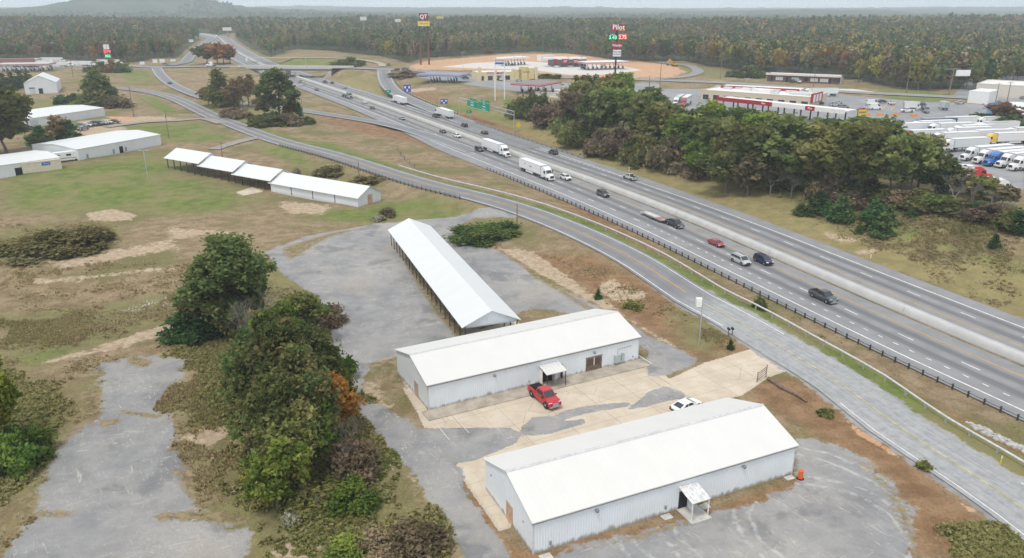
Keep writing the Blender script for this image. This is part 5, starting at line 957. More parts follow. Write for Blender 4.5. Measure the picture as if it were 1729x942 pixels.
# ------------------------------------------------------------------ vehicles
_paint = {}
def paintmat(col):
    if col not in _paint:
        m, t, b = newmat('car_paint'); b.inputs['Base Color'].default_value = (*col, 1); b.inputs['Roughness'].default_value = .28; b.inputs['Specular IOR Level'].default_value = .5; b.inputs['Coat Weight'].default_value = .5; b.inputs['Coat Roughness'].default_value = .08; _paint[col] = m
    return _paint[col]
LAMP = M('headlamp', (.75,.76,.78), rough=.15); TAIL = M('tail_lamp', (.30,.01,.01), rough=.3); RIM = M('alloy_rim', (.42,.43,.44), rough=.35, metal=.5); CHROME = M('chrome', (.62,.63,.64), rough=.18, metal=.8); PLAS = M('black_plastic', (.03,.03,.032), rough=.6)
_wheel = {}
def wheel(par, x, y, r, w=.24, dual=False):
    key = (r, w)
    if key not in _wheel:
        _wheel[key] = (MB().loft([[(math.cos(a)*rr, yy, math.sin(a)*rr) for a in np.linspace(0, 2*math.pi, 18, endpoint=False)] for rr, yy in ((r*.62,-w/2),(r*.93,-w/2),(r,-w/2+.04),(r,w/2-.04),(r*.93,w/2),(r*.62,w/2))]).mesh('tyre', BLACK),
                       MB().loft([[(math.cos(a)*rr, yy, math.sin(a)*rr) for a in np.linspace(0, 2*math.pi, 14, endpoint=False)] for rr, yy in ((r*.2,-w/2-.015),(r*.63,-w/2+.01),(r*.63,w/2-.01),(r*.2,w/2+.015))]).mesh('rim', RIM))
    t = link('wheel', _wheel[key][0], par, (x, y, r)); link('rim', _wheel[key][1], t)
def ring(x, hw, zb, zm, zt, tuck=.9, low=.96): return [(x,-hw*low,zb),(x,-hw,zm),(x,-hw*tuck,zt),(x,hw*tuck,zt),(x,hw,zm),(x,hw*low,zb)]
def make_car(kind, col, label, group):
    S = {'sedan': dict(L=4.7,W=1.84,wb=(-1.38,1.42),belt=.92,roof=1.43,cab=(-2.0,-1.15,.55,1.35),hood=.88,trunk=.95,r=.33),
         'coupe': dict(L=4.5,W=1.85,wb=(-1.35,1.40),belt=.86,roof=1.28,cab=(-2.05,-.95,.35,1.25),hood=.82,trunk=.92,r=.34),
         'suv': dict(L=4.75,W=1.9,wb=(-1.40,1.42),belt=1.05,roof=1.72,cab=(-2.28,-2.0,.6,1.35),hood=1.05,trunk=1.05,r=.36),
         'minivan': dict(L=5.1,W=1.98,wb=(-1.5,1.52),belt=1.05,roof=1.75,cab=(-2.48,-2.2,.75,1.65),hood=1.0,trunk=1.05,r=.34),
         'pickup': dict(L=5.8,W=2.02,wb=(-1.75,1.88),belt=1.15,roof=1.9,cab=(-.75,-.6,.85,1.5),hood=1.18,trunk=1.2,r=.42),
         'van': dict(L=6.0,W=2.05,wb=(-1.9,1.9),belt=1.3,roof=2.6,cab=(-2.95,-2.9,1.3,2.3),hood=1.15,trunk=1.3,r=.36)}[kind]
    L, Wd, hw = S['L'], S['W'], S['W']/2; x0, x1 = -L/2, L/2; P_ = paintmat(col); rt = thing({'suv':'sport_utility_car','sedan':'sedan_car','coupe':'coupe_car','pickup':'pickup_truck','minivan':'minivan','van':'cargo_van'}[kind], label, {'pickup':'pickup','van':'van'}.get(kind,'car'), (0,0,0), 0, group)
    zb, be = .30, S['belt']; c0, c1, c2, c3 = S['cab']; b = MB()
    if kind == 'pickup':
        b.loft([ring(x, w, zb_, zm, zt) for x, w, zb_, zm, zt in ((x0,hw*.95,.5,.8,S['trunk']-.05),(x0+.12,hw,.42,.85,S['trunk']),(c0-.02,hw,.36,.85,S['trunk']),(c0,hw,.36,.85,be),(c3,hw,.36,.85,S['hood']),(x1-.5,hw*.97,.4,.8,S['hood']-.06),(x1-.08,hw*.92,.45,.8,S['hood']-.18),(x1,hw*.86,.5,.75,.95))])
    else:
        b.loft([ring(x, w, zb_, zm, zt) for x, w, zb_, zm, zt in ((x0,hw*.84,.42,.62,S['trunk']-.16),(x0+.12,hw*.93,.34,.66,S['trunk']-.03),(x0+.5,hw,.28,.66,S['trunk']),(c0+.1 if c0+.1>x0+.55 else x0+.6,hw,.26,.66,be),(c3,hw,.26,.66,be),(c3+.05,hw*.99,.26,.66,S['hood']),(x1-.45,hw*.95,.28,.62,S['hood']-.10),(x1-.1,hw*.86,.34,.58,S['hood']-.24),(x1,hw*.72,.38,.54,.60))])
    rz = S['roof']; tw = .74 if kind not in ('van','minivan') else .82; bw = hw*.89
    lo = [(c0,-bw,be-.02),(c3,-bw,be-.02),(c3,bw,be-.02),(c0,bw,be-.02)]; m1 = [(c1,-hw*tw,rz-.04),(c2,-hw*tw,rz-.04),(c2,hw*tw,rz-.04),(c1,hw*tw,rz-.04)]; m2 = [(c1+.12,-hw*(tw-.12),rz),(c2-.15,-hw*(tw-.12),rz),(c2-.15,hw*(tw-.12),rz),(c1+.12,hw*(tw-.12),rz)]
    b.loft([lo, m1, m2]); body = b.build('body', P_, rt)
    def face(a, b_, c, d, i0, i1, j0, j1, off):        # inset quad on the cabin face a,b (bottom) c,d (top)
        a, b_, c, d = (Vector(q) for q in (a, b_, c, d)); f = lambda u, v: (a.lerp(b_, u)).lerp(d.lerp(c, u), v); n = (b_-a).cross(d-a).normalized()*off
        return [f(i0,j0)+n, f(i1,j0)+n, f(i1,j1)+n, f(i0,j1)+n]
    def glass(name, q): 
        n = (Vector(q[1])-Vector(q[0])).cross(Vector(q[3])-Vector(q[0])).normalized()*.012; MB().hexa([Vector(p_)-n for p_ in q], q).build(name, GLASS, rt)
    glass('windscreen', face(lo[1],lo[2],m1[2],m1[1],.06,.94,.08,.94,.014)); glass('rear_window', face(lo[3],lo[0],m1[0],m1[3],.1,.9,.2 if kind != 'van' else .5,.9,.014))
    nw = 3 if kind in ('suv','minivan') else 2; sp = [(.05,.36),(.38,.64),(.66,.93)] if nw == 3 else [(.10,.48),(.52,.9)]
    if kind == 'van': sp = [(.80,.97)]
    if kind == 'coupe': sp = [(.22,.44),(.48,.84)]
    for i0, i1 in sp:
        glass('side_window', face(lo[0],lo[1],m1[1],m1[0],i0,i1,.12,.9,.014)); glass('side_window', face(lo[2],lo[3],m1[3],m1[2],1-i1,1-i0,.12,.9,.014))
    for xw in S['wb']:
        for sgn in (-1, 1):
            MB().tube((xw,sgn*(hw-.26),S['r']+.02),(xw,sgn*(hw+.012),S['r']+.02),S['r']+.085,n=18).build('wheel_arch', PLAS, body)
            wheel(rt, xw, sgn*(hw-.11), S['r'])
    hz = S['hood']-.32 if kind != 'van' else .9
    for sgn in (-1, 1):
        MB().hexa([(x1-.16,sgn*hw*.50,hz),(x1-.02,sgn*hw*.50,hz),(x1-.10,sgn*hw*.88,hz),(x1-.3,sgn*hw*.9,hz)] if sgn > 0 else [(x1-.3,sgn*hw*.9,hz),(x1-.10,sgn*hw*.88,hz),(x1-.02,sgn*hw*.50,hz),(x1-.16,sgn*hw*.50,hz)], [(q[0]-.02,q[1],hz+.17) for q in ([(x1-.16,sgn*hw*.50),(x1-.02,sgn*hw*.50),(x1-.10,sgn*hw*.88),(x1-.3,sgn*hw*.9)] if sgn > 0 else [(x1-.3,sgn*hw*.9),(x1-.10,sgn*hw*.88),(x1-.02,sgn*hw*.50),(x1-.16,sgn*hw*.50)])]).build('headlight', LAMP, rt)
        tz = S['trunk']-.32; MB().box(x0-.015,min(sgn*hw*.62,sgn*hw*.90),tz,x0+.12,max(sgn*hw*.62,sgn*hw*.90),tz+.22).build('tail_light', TAIL, rt)
        MB().box(c3-.42,min(sgn*hw*.9,sgn*(hw+.16)),be+.0,c3-.28,max(sgn*hw*.9,sgn*(hw+.16)),be+.16).build('mirror', P_ if kind != 'pickup' else PLAS, rt)
    MB().box(x1-.08,-hw*.45,.52,x1+.012,hw*.45,hz+.08).build('grille', CHROME if kind == 'pickup' else PLAS, rt)
    MB().box(x1-.12,-hw*.86,.36,x1+.06,hw*.86,.54).build('front_bumper', CHROME if kind == 'pickup' else PLAS, rt); MB().box(x0-.06,-hw*.86,.40,x0+.1,hw*.86,.58).build('rear_bumper', CHROME if kind == 'pickup' else PLAS, rt)
    MB().box(x0-.075,-.16,.62,x0-.01,.16,.74).build('number_plate', WHITE, rt)
    if kind == 'pickup': MB().box(x0+.1,-hw*.78,S['trunk']+.004,c0-.08,hw*.78,S['trunk']+.02).build('truck_bed', M('bed_liner', (.012,.012,.013), rough=.9), rt)
    if kind in ('suv','minivan'):
        for sgn in (-1, 1): MB().box(c1+.25,sgn*hw*.58-.025,rz,c2-.3,sgn*hw*.58+.025,rz+.06).build('roof_rail', PLAS, rt)
    return rt
_proto = {}
def car(kind, col, u, v, ang, label, group=None, z=None):
    g = G(u, v); 
    zz = (g[2] + lift(g[0], g[1]) + .02) if z is None else z
    if (kind, col) not in _proto:
        o = make_car(kind, col, label, group); _proto[(kind, col)] = o; o.location = (g[0], g[1], zz); o.rotation_euler = (0, 0, ang); return o
    return dup(_proto[(kind, col)], (g[0], g[1], zz), ang, label, group)
def hd(g, away=False):                               # heading along the interstate
    i = int(np.argmin(np.hypot(MED[:,0]-g[0], MED[:,1]-g[1]))); d = dM[i]; a = math.atan2(d[1], d[0]); return a if away else a+math.pi
def onroad(kind, col, u, v, away, label, da=0.): 
    g = G(u, v); return car(kind, col, u, v, hd(g, away)+da, label, 'vehicles on the interstate')
WHT, BLK, SIL, DGR, GRY, RDD, NAV = (.76,.76,.76), (.012,.012,.014), (.42,.44,.45), (.055,.058,.065), (.22,.23,.24), (.34,.01,.015), (.015,.018,.07)
onroad('pickup', DGR, 1389, 507, False, 'dark grey pickup, nearest vehicle on the interstate'); onroad('minivan', SIL, 1250, 445, False, 'silver minivan beside the navy blue car'); onroad('suv', NAV, 1288, 445, False, 'navy blue car beside the silver minivan')
onroad('coupe', RDD, 1209, 415, False, 'red sports coupe on the interstate between black pickup and silver minivan'); onroad('pickup', BLK, 1139, 383, False, 'black pickup towing an empty flat trailer on the interstate'); onroad('suv', DGR, 1018, 332, False, 'dark charcoal car ahead of the white car and white truck')
onroad('suv', WHT, 955, 304, False, 'white sport utility car just ahead of the nearest white truck'); onroad('suv', BLK, 809, 256, False, 'black car beside the second white truck, in the outer lane'); onroad('suv', WHT, 772, 233, False, 'white car on the near carriageway just behind the second white truck'); onroad('sedan', BLK, 748, 225, False, 'black sedan left of the white car on the near carriageway')
onroad('sedan', GRY, 679, 203, False, 'grey sedan alone on the near carriageway right of the off ramp'); onroad('sedan', BLK, 629, 185, False, 'black car on the near carriageway ahead of the tanker truck'); onroad('sedan', WHT, 616, 175, False, 'white car on the near carriageway beside the tanker truck'); onroad('sedan', DGR, 535, 154, False, 'dark sedan between the bridge and the tanker truck')
onroad('sedan', WHT, 509, 146, False, 'white car just clear of the bridge on the near carriageway'); onroad('pickup', GRY, 508, 141, False, 'grey pickup just clear of the bridge beside a white car'); onroad('sedan', SIL, 514, 143, False, 'pale car third from the bridge on the near carriageway'); onroad('sedan', WHT, 446, 122, False, 'white car in the shade under the bridge'); 
onroad('suv', DGR, 934, 261, True, 'black sport utility car on the far carriageway, outer lane'); onroad('pickup', SIL, 1064, 304, True, 'silver pickup on the far carriageway, nearest there'); onroad('sedan', BLK, 818, 227, True, 'black car on the far carriageway level with the second white truck'); onroad('suv', BLK, 784, 215, True, 'black sport utility car behind the middle far truck'); onroad('pickup', BLK, 736, 199, True, 'black pickup overtaking the middle far truck')
onroad('sedan', SIL, 583, 150, True, 'silver car on the far carriageway left of the exit ramp'); onroad('pickup', DGR, 549, 141, True, 'dark pickup on the far carriageway near the bridge, left of a pair'); onroad('sedan', BLK, 561, 142, True, 'black car on the far carriageway near the bridge, right of a pair'); onroad('sedan', DGR, 527, 132, True, 'dark car emerging at the bridge on the far carriageway'); onroad('sedan', SIL, 508, 130, True, 'pale car beneath the bridge on the far carriageway'); onroad('suv', WHT, 497, 124, True, 'white car passing under the bridge by the pier')
car('suv', BLK, 657, 111.5, R(-60), 'black car on the crossroad above the exit ramp', 'vehicles on the crossroad'); car('pickup', DGR, 684, 119, R(170), 'dark pickup waiting on the crossroad beyond the ramp', 'vehicles on the crossroad'); car('sedan', BLK, 670, 119.5, R(185), 'black car first of two waiting at the ramp head', 'vehicles on the crossroad'); car('sedan', BLK, 287, 142.5, R(-50), 'black car coming down the left ramp from the crossroad'); car('sedan', DGR, 280, 110, R(0), 'dark car on the crossroad near the row of white signs', 'vehicles on the crossroad'); car('sedan', WHT, 339, 77, R(60), 'white car on the far ramp climbing to the distant interstate'); car('sedan', DGR, 387, 62, R(110), 'dark car far off on the distant interstate')
car('pickup', (.44,.008,.018), 919, 677, math.atan2(*(G(934,690)-G(900,662))[[1,0]]), 'red pickup with chrome bumper parked before the middle warehouse porch')
car('coupe', (.80,.80,.80), 1158, 692, B2.ang+R(8), 'white car half hidden behind the near warehouse roof')
# cars along the left building
a7 = B7.ang
for i, (u, v, k, c) in enumerate(((194,208,'sedan',DGR),(181,209.5,'sedan',WHT),(172,211,'suv',SIL),(163,212,'suv',NAV),(154,213,'sedan',GRY),(146,214.5,'sedan',WHT),(138,216,'suv',GRY))): car(k, c, u, v, a7-R(60), ('rightmost dark','white second from right','silver third from right','navy middle','grey third from left','white second from left','leftmost grey')[i]+' car of the row before the white building', 'cars parked before the white building')
car('sedan', GRY, 141, 214+6, a7, 'grey car parked across the row by the oak shrubs'); car('suv', BLK, 52, 221, a7, 'black car half hidden behind the big oak')
for u, v, k, c, a, lb in ((1337,139.5,'suv',DGR,100,'dark car before the brick strip building, left of two'),(1349,140.5,'minivan',WHT,80,'white car before the brick strip building, right of two'),(1472,178,'van',WHT,5,'white high van on the lot, behind another van'),(1477,185.5,'van',WHT,5,'white high van on the lot beside the red car'),(1456,188,'sedan',(.40,.012,.02),8,'red car parked beside the white vans'),(1489,174,'sedan',BLK,10,'black car behind the white vans'),(1531,190,'pickup',WHT,178,'white pickup beside the flat truck on the lot'),(1538,183,'pickup',WHT,178,'second white pickup tucked behind the first on the lot'),(1408,180,'pickup',SIL,20,'silver pickup parked right of the truck-stop building'),(1383,177,'suv',BLK,10,'black car at the end of the truck-stop building'),(1414,176,'sedan',SIL,10,'pale car behind the silver pickup'),(1729,168,'sedan',GRY,0,'grey car by the right-hand warehouse'),
    (718,128,'sedan',WHT,0,'white car left of the blue canopy'),(750,129.5,'sedan',WHT,10,'white car under the left end of the blue canopy'),(816,134,'sedan',WHT,40,'white car in front of the cream store'),(840,135.5,'suv',BLK,100,'black car at the cream store door'),(846,136,'pickup',WHT,90,'white pickup at the cream store'),(808,133,'suv',BLK,60,'black car left of the cream store'),(786,134,'suv',DGR,30,'dark car at the pumps of the blue canopy'),(774,132,'pickup',BLK,20,'black pickup at the pumps of the blue canopy'),(940,112.5+2,'sedan',WHT,0,'white car before the dark grey store'),(964,114.5,'sedan',SIL,0,'pale car before the dark grey store, right of the white one'),(855,109,'van',WHT,0,'white van by the new truck canopy'),(866,111.5,'sedan',BLK,0,'black car by the new truck canopy'),
    (1425,184,'suv',GRY,20,'grey car on the lot right of the white canopy'),(1345,181,'sedan',BLK,15,'black car at the red end of the truck-stop building'),(1556,179,'sedan',NAV,100,'navy car behind the stake truck'),(1505,177,'suv',WHT,90,'white car alone among painted lot lines'),(1620,176,'sedan',SIL,10,'silver car on the drive right of the lone box truck'),(900,138,'sedan',BLK,30,'black car between cream store and red canopy'),(876,137.5,'sedan',SIL,20,'silver car left of the red canopy'),(985,117,'sedan',DGR,0,'dark car under the new long canopy, left'),(1020,114,'suv',WHT,10,'white car under the new long canopy, right'),(28,114.5,'suv',BLK,20,'black car at the far-left pumps, leftmost'),(45,115,'suv',DGR,20,'dark car at the far-left pumps, second from left'),(58,115,'pickup',BLK,20,'black pickup at the far-left pumps'),(76,115,'pickup',WHT,20,'white pickup right of the far-left pumps')):
    car(k, c, u, v, R(a), lb, 'cars parked at the far stations and shops')
# ---- trucks
def semi(col, label, group, tcol=WHT, trailer=True, tl=14.5, wide=2.6, th=4.0, text_s=None, sleeper=True):
    """tractor (front at +x) and box trailer coupled as one thing"""
    rt = thing('semi_truck' if trailer else 'truck_tractor', label, 'truck', (0,0,0), 0, group); P_ = paintmat(col); hw = 1.25
    # tractor: x from 0 (rear of frame) to 7.2
    cab = MB(); sl = 1.9 if sleeper else 3.3
    cab.loft([ring(x, w, zb, zm, zt, .92, .98) for x, w, zb, zm, zt in ((sl,hw*.97,1.0,2.4,3.75),(3.2,hw,1.0,2.4,3.85),(4.2,hw*.97,1.0,2.3,3.45),(4.75,hw*.94,1.0,2.2,2.95),(5.3,hw*.88,1.0,1.8,2.05))]); c_ = cab.build('cab', P_, rt)
    MB().loft([ring(x, w, .55, 1.1, zt, .8) for x, w, zt in ((5.0,hw*.95,2.02),(6.2,hw*.86,1.9),(6.9,hw*.74,1.72),(7.1,hw*.66,1.5))]).build('hood', P_, rt)
    MB().hexa([(4.80,-1.0,2.12),(5.30,-.96,2.06),(5.30,.96,2.06),(4.80,1.0,2.12)], [(4.26,-.98,2.98),(4.74,-.9,2.98),(4.74,.9,2.98),(4.26,.98,2.98)]).build('windscreen', GLASS, rt)
    for s in (-1, 1):
        MB().hexa([(3.75,s*1.17,2.1),(4.75,s*1.14,2.1),(4.75,s*1.235,2.1),(3.75,s*1.26,2.1)] if s > 0 else [(3.75,s*1.26,2.1),(4.75,s*1.235,2.1),(4.75,s*1.14,2.1),(3.75,s*1.17,2.1)], [(3.85,s*1.1,2.85),(4.4,s*1.06,2.85),(4.4,s*1.2,2.85),(3.85,s*1.225,2.85)] if s > 0 else [(3.85,s*1.225,2.85),(4.4,s*1.2,2.85),(4.4,s*1.06,2.85),(3.85,s*1.1,2.85)]).build('side_window', GLASS, rt)
        MB().box(6.5,min(s*.78,s*1.08),1.05,6.95,max(s*.78,s*1.08),1.35).build('headlight', LAMP, rt); MB().box(4.7,min(s*1.25,s*1.5),2.0,4.85,max(s*1.25,s*1.5),2.9).build('mirror', PLAS, rt)
        MB().tube((2.2,s*1.0,.75),(3.9,s*1.0,.75),.34,n=12).build('fuel_tank', CHROME, rt)
        wheel(rt, 6.0, s*1.08, .5, .32)
        for x in (.75, 2.0-.05): wheel(rt, x, s*.95, .5, .56)
    MB().box(6.98,-.62,.8,7.14,.62,1.6).build('grille', PLAS, rt); MB().box(6.85,-1.15,.42,7.22,1.15,.85).build('front_bumper', P_, rt); MB().box(-.2,-.45,.6,6.4,.45,.95).build('frame', PLAS, rt)
    if trailer:
        x1, x0 = 1.75, 1.75-tl; T_ = paintmat(tcol); tb = MB().box(x0,-wide/2,1.15,x1,wide/2,th).build('trailer_box', T_, rt); MB().box(x0+.02,-wide/2-.015,1.1,x1-.02,wide/2+.015,1.3).build('trailer_rail', GALV, rt); MB().box(x0+.02,-wide/2-.012,th-.16,x1-.02,wide/2+.012,th-.04).build('roof_rail', GALV, tb)
        for s in (-1, 1):
            MB().box(x0+4.6,s*(wide/2-.08)-.02,.45,x1-5.0,s*(wide/2-.08)+.02,1.1).build('side_skirt', T_, rt)
            for x in (x0+1.5, x0+2.8): wheel(rt, x, s*.97, .5, .56)
            MB().box(x1-3.9,s*.9-.08,.1,x1-3.7,s*.9+.08,1.15).build('landing_leg', PLAS, rt)
            MB().box(x0-.03,min(s*.12,s*1.2),1.3,x0-.005,max(s*.12,s*1.2),th-.12).build('rear_door', T_, rt); MB().box(x0-.06,min(s*.9,s*1.2),.95,x0,max(s*.9,s*1.2),1.1).build('tail_light', TAIL, rt)
        MB().box(x0-.02,-1.1,.5,x0+.1,1.1,.6).build('rear_guard', GALV, rt)
        MB().box(x1-.02,-wide/2+.06,1.25,x1+.03,wide/2-.06,th-.06).build('bulkhead', M('bulkhead_grey', (.35,.36,.37)), tb)
        if text_s: text(text_s, .75, M('teal_letter', (.05,.25,.28)), tb, (x0+tl*.55,-wide/2-.02,2.7), (R(90),0,0)); MB().tube((x0+tl*.30,-wide/2-.02,3.0),(x0+tl*.30,-wide/2-.01,3.0),.32,n=10).build('emblem', M('teal_letter'), tb)
    return rt
def put(o, u, v, ang, z=None, off=0.):
    g = G(u, v); o.location = (g[0]+math.cos(ang)*off, g[1]+math.sin(ang)*off, g[2]+lift(g[0], g[1])+.02 if z is None else z); o.rotation_euler = (0, 0, ang); return o
VI = 'vehicles on the interstate'
def putfront(o, u, v, ang, front=7.1):               # place so that its front end stands at the pixel
    return put(o, u, v, ang, off=-front)
s1 = semi(WHT, 'nearest white box truck on the interstate, with small teal lettering on its trailer', VI, text_s='coastal'); putfront(s1, 932, 307, hd(G(930,305)))
s2 = semi((.77,.77,.765), 'second white box truck on the near carriageway, with a plain trailer', VI); putfront(s2, 858, 267, hd(G(855,265)))
s3 = semi(WHT, 'white box truck on the far carriageway just above the black pickup', VI, text_s='Transit'); putfront(s3, 737, 194, hd(G(745,196), True))
s4 = semi(WHT, 'white box truck on the far carriageway at the exit ramp nose', VI, text_s='Freight'); putfront(s4, 664, 172, hd(G(672,174), True))
def tanker():
    rt = semi(GRY, 'dark tanker truck with a short silver tank on the near carriageway', VI, trailer=False); MB().tube((-8.2,0,2.2),(1.6,0,2.2),1.15,n=16).build('tank', M('tank_silver', (.55,.56,.56), rough=.3, metal=.4), rt); MB().box(-8.2,-.5,.7,1.5,.5,1.2).build('chassis', PLAS, rt)
    for x in (-7.4,-6.1):
        for s in (-1,1): wheel(rt, x, s*.97, .5, .56)
    MB().box(-7.5,-.4,3.3,1.0,.4,3.45).build('walkway', GALV, rt); return rt
putfront(tanker(), 593, 168, hd(G(590,167)))
putfront(semi(WHT, 'white truck tractor running without a trailer along the crossroad by the bridge', 'vehicles on the crossroad', trailer=False), 349, 113.3, R(175))
putfront(semi(WHT, 'small white box truck far off on the distant interstate', VI, tl=10), 366, 66, R(-70))
# flat trailer behind the black pickup
g = G(1106,371); a = hd(g); t = thing('flat_trailer', 'empty low flat trailer with red and white deck towed by the black pickup', 'trailer', g+[0,0,lift(*g[:2])+.02], a)
MB().box(-4.2,-1.15,.62,4.0,1.15,.78).build('deck', M('pale_deck', (.55,.53,.50), var=.2), t); MB().box(1.2,-1.0,.78,3.6,1.0,.84).build('deck_mat', M('faded_red_deck', (.40,.16,.14)), t); MB().hexa([(4.0,-.9,.5),(6.0,-.1,.5),(6.0,.1,.5),(4.0,.9,.5)], [(4.0,-.9,.64),(6.0,-.1,.64),(6.0,.1,.64),(4.0,.9,.64)]).build('drawbar', PLAS, t)
for y in (-1.18, 1.12): MB().box(-4.2,y,.62,4.0,y+.06,.98).build('side_rail', GREY, t)
MB().box(-5.6,-1.1,.60,-4.2,1.1,.70).build('ramp', GALV, t)
for x in (-1.1, -.2):
    for s in (-1, 1): wheel(t, x, s*1.0, .36)
# truck stop rows
TS = 'trucks parked in the truck-stop lot'
for u, v, a, c, tc, tr, lb in ((1139,181,-112,WHT,(.35,.46,.38),True,'white-fronted truck with a green-edged trailer beside the red truck'),(1151,182,-112,(.45,.02,.04),WHT,True,'red-fronted truck with a white trailer at the truck-stop entrance'),
    (1623,272,200,WHT,WHT,True,'white truck first in the row of five tractors'),(1645,277,200,(.74,.74,.73),WHT,True,'white truck second in the row of five tractors'),(1662,281,200,(.03,.16,.55),WHT,True,'bright blue truck in the middle of the row of five tractors'),(1683,284,200,WHT,WHT,True,'white truck fourth in the row, right of the blue one'),(1704,289,200,WHT,WHT,True,'white truck rightmost in the row of five tractors'),
    (1582,257,196,WHT,(.70,.72,.71),True,'white truck with a long grey trailer before the row of tractors'),(1512,241,194,(.42,.03,.05),WHT,True,'red truck behind the pine top, with white trailer'),(1495,228,192,WHT,WHT,True,'white truck at the left end of the upper trailer rows'),(1565,245,192,WHT,WHT,True,'white truck between the red truck and the long grey trailer'),
    (1672,305,-5,(.55,.03,.025),WHT,True,'red tractor half hidden behind the bare tree'),(1716,329,-12,WHT,(.6,.6,.58),True,'white truck facing right beneath the bare tree'),(1535,219,192,(.10,.12,.2),(.05,.07,.14),True,'dark navy trailer among the white upper trailers'),(1560,228,192,WHT,WHT,True,'white trailer right of the red truck row'),(1655,246,192,(.75,.5,.04),WHT,True,'yellow-fronted truck behind the long grey trailer at the right'),(1588,236,192,WHT,WHT,True,'white trailer nearest above the long grey trailer')):
    putfront(semi(c, lb, TS, tc, tr), u, v, R(a))
for i_, (u, v, lb) in enumerate(((1530,223.5,'white trailer second down in the upper rows'),(1600,232,'white trailer third down in the upper rows'),(1625,241,'white trailer just left of the yellow-fronted truck'),(1575,216.5,'uppermost white trailer of the upper rows'),(1640,226,'white trailer at the right of the upper rows'),(1690,236,'white trailer right above the yellow-fronted truck'),(1640,216,'white trailer by the drive curve in the upper rows'),(1720,272,'white trailer end at the right photo edge'))): putfront(semi(WHT, lb, TS, (.74,.74,.72) if i_ % 2 else WHT), u, v, R(192+i_ % 3))
putfront(semi(WHT, 'white box truck parked behind the truck-stop store', TS), 1352, 163, R(180+5)); 
for u, v, a, lb in ((20,110,10,'leftmost white box trailer at the far-left station'),(95,111.5,5,'second white box trailer at the far-left station'),(126,113.5,8,'long white box trailer in the middle of the far-left station'),(162,112.5,3,'white box trailer right of middle at the far-left station'),(208,109.5,4,'rightmost white box trailer behind the dark shrubs'),(112,106,4,'white box trailer behind the others at the far-left station')):
    putfront(semi((.72,.72,.72), lb, 'white trailers at the far-left station'), u, v, R(a))
def boxtruck(label, u, v, ang, bl=5.5, col=WHT, bcol=WHT, flat_=False):
    rt = thing('box_truck' if not flat_ else 'flatbed_truck', label, 'truck', (0,0,0), 0); P_ = paintmat(col)
    MB().loft([ring(x, w, .5, 1.2, zt, .88) for x, w, zt in ((1.2,1.05,2.4),(2.2,1.05,2.45),(2.9,1.0,1.55),(3.7,.95,1.4),(3.85,.85,1.0))]).build('cab', P_, rt); MB().hexa([(2.35,-.9,1.65),(2.95,-.88,1.6),(2.95,.88,1.6),(2.35,.9,1.65)], [(2.1,-.82,2.3),(2.4,-.8,2.3),(2.4,.8,2.3),(2.1,.82,2.3)]).build('windscreen', GLASS, rt)
    for s in (-1,1): MB().box(1.45,s*1.0-.03,1.5,2.2,s*1.0+.03,2.2).build('side_window', GLASS, rt); wheel(rt, 2.9, s*.9, .42, .3); wheel(rt, -2.6, s*.85, .42, .45); MB().box(3.7,min(s*.5,s*.85),.95,3.88,max(s*.5,s*.85),1.15).build('headlight', LAMP, rt)
    MB().box(-4.2,-.4,.5,3.4,.4,.85).build('frame', PLAS, rt)
    if flat_: MB().box(-4.4,-1.15,1.0,1.0,1.15,1.15).build('deck', POST, rt); [MB().box(-4.4,y,1.15,1.0,y+.08,2.0).build('stake_side', POST, rt) for y in (-1.15,1.07)]
    else: MB().box(-4.4,-1.22,.95,1.1,1.22,3.6).build('box', paintmat(bcol), rt); MB().box(-4.44,-1.1,1.05,-4.41,1.1,3.45).build('rear_door', GALV, rt); MB().box(.9,-1.2,2.75,2.3,1.2,3.6).build('box_overhang', paintmat(bcol), rt)
    return put(rt, u, v, ang)
boxtruck('white box truck parked behind the white pickups', 1541, 186, R(-5)); boxtruck('white box truck seen from behind, alone right on the lot', 1592, 185, R(80), bcol=(.6,.6,.6)); boxtruck('dark stake-bed truck facing the camera beside the white pickups', 1562, 190, R(-105), col=GRY, flat_=True)
g = G(1396,220); t = thing('wrecked_truck', 'orange-red cement truck body among dirt at the wood edge', 'truck', g, R(15)); OR = paintmat((.52,.07,.045))
MB().loft([[(x, math.cos(a)*r, 1.9+x*.12+math.sin(a)*r) for a in np.linspace(0,2*math.pi,12,endpoint=False)] for x, r in ((-3.4,.6),(-2.2,1.3),(0,1.5),(1.6,1.2),(2.4,.6))]).build('drum', OR, t); MB().box(2.6,-1.1,.6,4.6,1.1,2.5).build('cab', OR, t); MB().box(3.0,-1.13,1.6,4.2,-1.1,2.3).build('side_window', GLASS, t); MB().box(-4,-.5,.5,4.5,.5,.9).build('frame', PLAS, t)
for x in (-2.6,-1.3,3.6):
    for s in (-1,1): wheel(t, x, s*1.0, .5, .4)
for i, (u, v, lb) in enumerate(((1463,195,'orange barrier beside the yellow sign, leftmost of four'),(1486,195,'orange barrier second from left on the lot'),(1512,195,'orange barrier third from left on the lot'),(1543,196.5,'orange barrier rightmost on the lot, below the white pickups'))):
    g = G(u, v); o = MB().loft([[(x,-.35,0),(x,.35,0),(x,.15,.95),(x,-.15,.95)] for x in (-1.6,1.6)]).build('road_barrier', M('barrier_orange', (.68,.25,.04)), None, g); tag(o, lb, 'barrier', 'orange road barriers')
for x0_, (u, v) in enumerate(((1497,180),(1513,180))):
    a_, b_ = G(u, v-3.5), G(u-9, v+6); tag(MB().poly([(a_[0]-.3,a_[1],a_[2]+.06),(a_[0]+.3,a_[1],a_[2]+.06),(b_[0]+.3,b_[1],b_[2]+.06),(b_[0]-.3,b_[1],b_[2]+.06)]).build('lot_line', PY), kind='structure')
